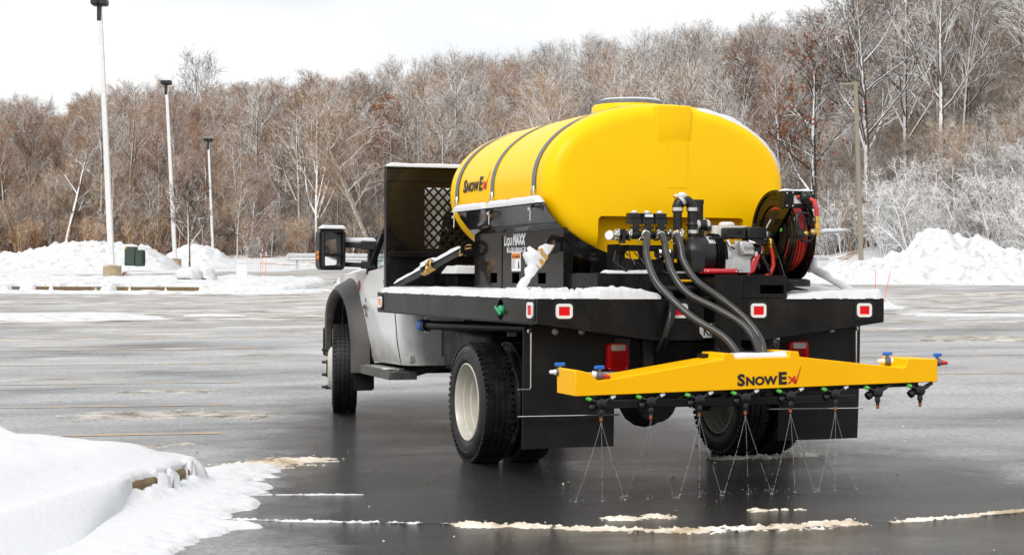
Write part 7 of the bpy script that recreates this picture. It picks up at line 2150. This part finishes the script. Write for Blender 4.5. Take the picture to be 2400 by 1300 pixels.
ridge_snow('running_board_snow', (-1.02, 4.98, 0.468), (-1.02, 5.09, 0.468), 0.05, 0.014, 'crust of snow at the front of the running board', 15, 24, hump=1.5)
ridge_snow('running_board_snow', (-1.00, 4.12, 0.476), (-1.00, 4.22, 0.476), 0.07, 0.010, 'crust of snow at the rear of the running board', 16, 24, hump=1.5)
# hood and cowl snow
snow_field('hood_snow', -0.86, 0.86, 5.05, 6.85, 0.03, lambda X, Y: np.clip(np.minimum(np.minimum(X + 0.84, 0.84 - X), np.minimum(Y - 5.06, 6.8 - Y)) / 0.1, -0.2, 1) * 0.03 * (0.6 + fbm(X * 4, Y * 4, 3)), lambda X, Y: np.interp(Y, [5.02, 5.6, 6.3, 6.9], [1.29, 1.28, 1.24, 1.15]) + 0.085 * (1 - np.abs(X) ** 4) * (1 - 0.3 * (Y - 5) / 1.9), M['snow'], label='snow on the truck hood', dip=0.02)
# snow crust along the top of the tank and its lid
def tank_snow(t0, t1, y0, y1, h, lab, seed, thr=0.0):
    m = MB(); rows = []
    nt_, ny_ = 26, 60
    for i in range(ny_ + 1):
        y = y0 + (y1 - y0) * i / ny_; row = []
        for j in range(nt_ + 1):
            t = t0 + (t1 - t0) * j / nt_
            e = min(1, i / 2, (ny_ - i) / 2, j / 3, (nt_ - j) / 3)
            n = float(fbm(np.array([y * 6]), np.array([t * 7]), seed, 4)[0])
            k = h * (n - thr) * 2 * max(0, e) - 0.004 * (1 - e)
            ri = 0.0 if y > TY0 + RR else RR - sqrt(max(0.0, RR ** 2 - (TY0 + RR - y) ** 2)); x, z = sec(t, TA + k - ri, TB_ + k - ri); row.append((x, y - 0.3 * k * (y < TY0 + RR), TZ + z))
        rows.append(row)
    m.grid(rows, flip=False)
    return setp(m.build('tank_snow', M['snow'], None, smooth=80), lab, None, None, 'stuff')
tank_snow(0.10, 1.38, 0.712, 2.75, 0.011, 'thin snow on the right shoulder of the yellow tank', 7, 0.10)
m = MB(); m.lathe([(0.222, 0.0), (0.21, 0.012), (0.12, 0.020), (0, 0.022)], (0.02, 1.42, 2.500), (0, 0, 1), 30); o = m.build('lid_snow', M['snow'], None, smooth=70); setp(o, 'snow on the tank lid', None, None, 'stuff')

# ------------------------------------------------------------------ foreground: snow covered kerbed island, apron of snow, slush
NOSE0 = [(-3.10, 0.62), (-3.13, 0.40), (-3.24, 0.16), (-3.42, -0.08), (-3.66, -0.42), (-4.0, -0.95), (-4.6, -1.95), (-6.5, -5.0), (-9.0, -5.0), (-9.0, 3.0), (-5.0, 2.9), (-4.3, 2.15), (-3.75, 1.55), (-3.35, 1.10), (-3.17, 0.85)]
NOSE = [(x - 0.09, y - 0.02) for x, y in NOSE0]
def offset_poly(Pp, dd):
    n = len(Pp); out = []
    for i in range(n):
        a, b, c = Vector(Pp[i - 1]), Vector(Pp[i]), Vector(Pp[(i + 1) % n])
        t = (c - a).normalized(); nn = Vector((t.y, -t.x))
        out.append(b + nn * dd)
    return out
m = MB()
area = sum(NOSE[i][0] * NOSE[(i + 1) % len(NOSE)][1] - NOSE[(i + 1) % len(NOSE)][0] * NOSE[i][1] for i in range(len(NOSE)))
inn = offset_poly(NOSE, -0.03 if area > 0 else 0.03)
cen = Vector((-4.5, 0.3))
def shrink(p, k): return (p[0] + (cen.x - p[0]) * k, p[1] + (cen.y - p[1]) * k)
rows = []
for i in list(range(len(NOSE))) + [0]:
    p = NOSE[i]; q = shrink(p, 0.015); r = shrink(p, 0.07)
    rows.append([(p[0], p[1], -0.03), (p[0], p[1], 0.125), (q[0], q[1], 0.145), (r[0], r[1], 0.147), (r[0], r[1], -0.03)])
m.grid(rows, flip=(area > 0)); m.build('kerb', M['kerb'], smooth=30, kind='structure')
NP = np.array(NOSE)
def island_h(X, Y):
    d = poly_sd(X, Y, NP)
    n = fbm(X * 2.0, Y * 2.0, 71, 5) - 0.5
    n3 = fbm(X * 14, Y * 14, 72, 3) - 0.5
    dome = 0.10 * sstep(0.0, 0.5, d) + 0.055 * sstep(0.3, 1.5, d)
    lump = 0.0
    for cx, cy, r_, h_ in ((-4.22, 2.02, 0.22, 0.07), (-4.05, 1.72, 0.13, 0.045), (-4.45, 2.2, 0.3, 0.09), (-3.95, 1.5, 0.10, 0.03), (-3.46, 0.98, 0.05, 0.02), (-3.40, 0.92, 0.03, 0.02)):
        lump = lump + h_ * np.exp(-(((X - cx) ** 2 + (Y - cy) ** 2) / r_ ** 2))
    # bare kerb face only on the near right side of the nose
    bare = sstep(-3.72, -3.58, X) * sstep(0.62, 0.50, Y) * sstep(0.34, 0.42, 0.5 * fbm(X * 5, Y * 5, 73, 3) + 0.5 * fbm(X * 24, Y * 24, 74, 3))
    soft = sstep(-3.62, -4.3, X) * sstep(0.9, 0.2, Y)
    reach = (0.11 + 0.05 * n + 0.55 * soft) * (1 - bare) - 0.024 * bare
    t = np.clip(-d / np.maximum(reach, 1e-3), 0, 1)
    drop = (1 - soft) * np.sqrt(np.maximum(0, 1 - t ** 2)) + soft * (1 - sstep(-0.25, 1, t)) * 1.2
    top = 0.185 + dome + lump + 0.05 * n * sstep(-0.05, 0.3, d) + 0.006 * n3
    h = np.where(d >= 0, top - 0.035 * bare * sstep(0.08, 0.0, d), top * drop)
    return np.where(-d < reach, np.minimum(h, top), -0.05)
snow_field('island_snow', -6.0, -2.95, -3.4, 3.1, 0.021, island_h, lambda X, Y: 0 * X, M['snow'], label='smooth deep snow covering the near kerbed island', dip=0.03)
# apron of flatter snow with ragged tongues reaching over the asphalt
AP = np.array([(-3.2, 1.1), (-3.0, 1.40), (-2.62, 1.55), (-2.45, 1.35), (-2.62, 0.95), (-2.85, 0.62), (-2.72, 0.45), (-2.80, 0.20), (-2.95, -0.05), (-2.95, -0.30), (-3.12, -0.55), (-3.28, -0.78), (-3.20, -0.92), (-3.10, -1.02), (-3.30, -1.25), (-3.50, -1.45), (-3.62, -1.80), (-4.2, -2.6), (-5.5, -4.5), (-7.0, -4.5), (-4.3, -0.5), (-3.6, 0.3)])
def apron_h(X, Y):
    d = poly_sd(X, Y, AP)
    n = fbm(X * 3.2, Y * 3.2, 81, 5) - 0.5; n2 = fbm(X * 18, Y * 18, 82, 4) - 0.5
    streak = fbm((X - 0.13 * Y) * 3.0, (Y + 0.13 * X) * 14.0, 83, 4) - 0.5
    e = d + 0.16 * n + 0.18 * streak + 0.05 * n2
    near = 0.050 * sstep(-0.16, -0.01, poly_sd(X, Y, NP)) * (0.5 + fbm(X * 16, Y * 16, 85, 3))
    return np.where(e > 0, near + np.minimum(0.05, 0.018 + 0.16 * e) * np.clip(e / 0.03, 0, 1) + 0.010 * n2 * np.clip(e / 0.05, 0, 1), -0.02)
snow_field('apron_snow', -6.6, -2.2, -4.4, 1.9, 0.016, apron_h, lambda X, Y: 0 * X, M['snow'], label='ragged thin snow spread over the asphalt round the near island', dip=0.006)
def slush_band(lab, line, w, h, bounds, seed, mt='slush', res=0.010, th=0.0, lump=1.0, st=(1, 1)):
    pl_ = np.array(line)
    def hh(X, Y):
        d = line_d(X, Y, pl_)
        n = fbm(X * 9 * st[0], Y * 9 * st[1], seed, 6) - 0.5; n2 = np.abs(fbm(X * 30, Y * 30, seed + 1, 4) - 0.5) * 2; n4 = fbm(X * 45, Y * 45, seed + 2, 2) - 0.5
        e = 1 - d / w + 3.0 * n + 1.9 * n4 - th
        return np.where(e > 0, np.minimum(e * 1.1, 1) * h * (0.25 + 1.7 * lump * n2) + 0.0015, -0.01)
    return snow_field('slush', *bounds, res, hh, lambda X, Y: Gxy(X, Y), M[mt], label=lab, dip=0.004)
slush_band('tan slush ridge crossing the asphalt behind the truck', [(-2.05, -1.33), (-1.5, -1.655), (-1.12, -1.84), (-0.68, -1.90), (-0.22, -1.875)], 0.060, 0.015, (-2.3, 0.0, -2.15, -1.1), 91, res=0.007, th=-0.05)
slush_band('thin line of slush along a joint from the near island', [(-3.25, -0.70), (-2.9, -0.93), (-2.45, -1.12), (-2.05, -1.31)], 0.013, 0.010, (-3.4, -1.95, -1.45, -0.6), 93, mt='snow', res=0.006, th=-0.05)
slush_band('thin tongue of snow on the asphalt beside the island nose', [(-2.9, 0.14), (-2.5, 0.02), (-2.3, -0.04)], 0.016, 0.006, (-3.0, -1.8, -0.3, 0.3), 95, mt='snow', res=0.008, th=0.0)
slush_band('brown slush line toward the right lower edge', [(0.05, -1.915), (0.45, -1.87), (0.86, -1.80), (1.1, -1.74)], 0.022, 0.014, (0.0, 1.25, -2.05, -1.6), 97, res=0.007, th=-0.3)
slush_band('small crumbled slush patch behind the boom', [(-1.27, -1.36), (-1.02, -1.37)], 0.05, 0.012, (-1.45, -0.85, -1.55, -1.2), 99, res=0.007)
slush_band('small slush crumbs behind the right tyres', [(-0.42, -1.32), (-0.20, -1.34)], 0.035, 0.012, (-0.6, -0.05, -1.45, -1.2), 101, res=0.008, th=0.1)
slush_band('slush pushed up round the right rear tyres', [(0.55, 1.02), (0.95, 1.0), (1.35, 1.06)], 0.075, 0.020, (0.3, 1.6, 0.75, 1.3), 103, mt='slush_thin', res=0.012, st=(0.6, 1.6))
slush_band('melting brown slush patch near the island nose', [(-2.75, 1.52), (-2.45, 1.66), (-2.25, 1.78)], 0.17, 0.014, (-3.1, -1.9, 1.2, 2.2), 105, mt='slush', res=0.012, st=(0.6, 2.2), th=0.1)
slush_band('streaky thin slush patch left of the front tyre', [(-3.05, 5.72), (-2.6, 5.70), (-2.05, 5.52)], 0.36, 0.010, (-3.6, -1.5, 5.0, 6.3), 107, mt='slush_thin', res=0.02, st=(0.5, 2.0), th=0.05)
slush_band('faint slush streaks on the asphalt beside the truck', [(-2.6, 8.6), (-1.9, 8.5)], 0.22, 0.008, (-3.0, -1.5, 8.0, 9.1), 109, mt='slush_thin', res=0.025, st=(0.5, 2.0), th=0.1)
slush_band('patchy grey slush above the near island', [(-3.75, 3.15), (-3.3, 2.95), (-2.9, 3.1)], 0.11, 0.010, (-4.0, -2.6, 2.6, 3.5), 111, mt='slush_thin', res=0.014, st=(0.6, 2.0), th=0.1)
slush_band('patch of slush at the right edge of the lot', [(5.7, 4.0), (6.2, 3.85)], 0.10, 0.014, (5.4, 6.6, 3.5, 4.3), 113, mt='slush', res=0.014, st=(0.7, 1.6), th=0.2)
def crack(line, w, seed):
    P_ = catmull([(x, y, 0) for x, y in line], 14); m = MB(); rows = []
    for i, c in enumerate(P_):
        o_ = 0.03 * (float(fbm(np.array([i * 0.35]), np.array([seed * 3.1]), seed, 3)[0]) - 0.5); ww = w * (0.4 + 1.1 * float(vnoise(np.array([i * 0.6]), np.array([0.5]), seed)[0]))
        rows.append([(c.x, c.y + o_ - ww, float(Gxy(c.x, c.y)) + 0.0035), (c.x, c.y + o_ + ww, float(Gxy(c.x, c.y)) + 0.0035)])
    m.grid(rows, flip=True); m.build('asphalt_crack', M['black_matte'], smooth=0, kind='structure')
crack([(-3.2, -0.80), (-2.0, -1.345), (-1.1, -1.875), (-0.2, -1.93), (0.9, -1.83), (2.2, -1.60)], 0.006, 3)
crack([(-2.9, 0.10), (-1.9, -0.22), (-0.9, -0.50), (0.2, -0.78), (1.4, -1.1)], 0.003, 5)
crack([(-3.4, 6.2), (-2.9, 4.6), (-2.75, 3.2), (-2.2, 2.4)], 0.003, 7)
crack([(2.2, 3.4), (3.4, 3.1), (4.6, 3.2), (6.0, 2.8)], 0.004, 9)
# crumbs of ice and grit
RC = random.Random(21)
for mt, cnt, lab, sc_ in (('snow', 120, 'scattered crumbs of ice on the asphalt', 1.0), ('rock', 150, 'scattered dark grit on the asphalt', 0.8)):
    m = MB()
    for i in range(cnt):
        u = 6.6 + 11 * RC.random() ** 1.7; v = RC.uniform(-0.32, 0.32) * u
        x, y = uv2xy(u, v); r_ = RC.uniform(0.0015, 0.006) * sc_ * (0.6 + u / 14)
        m.ball((x, y, r_ * 0.4), r_, 6, sc=(RC.uniform(.8, 1.5), RC.uniform(.8, 1.5), RC.uniform(.5, .9)))
    setp(m.build('ice_crumbs' if mt == 'snow' else 'grit', M[mt], None, smooth=60), lab, None, None, 'stuff')
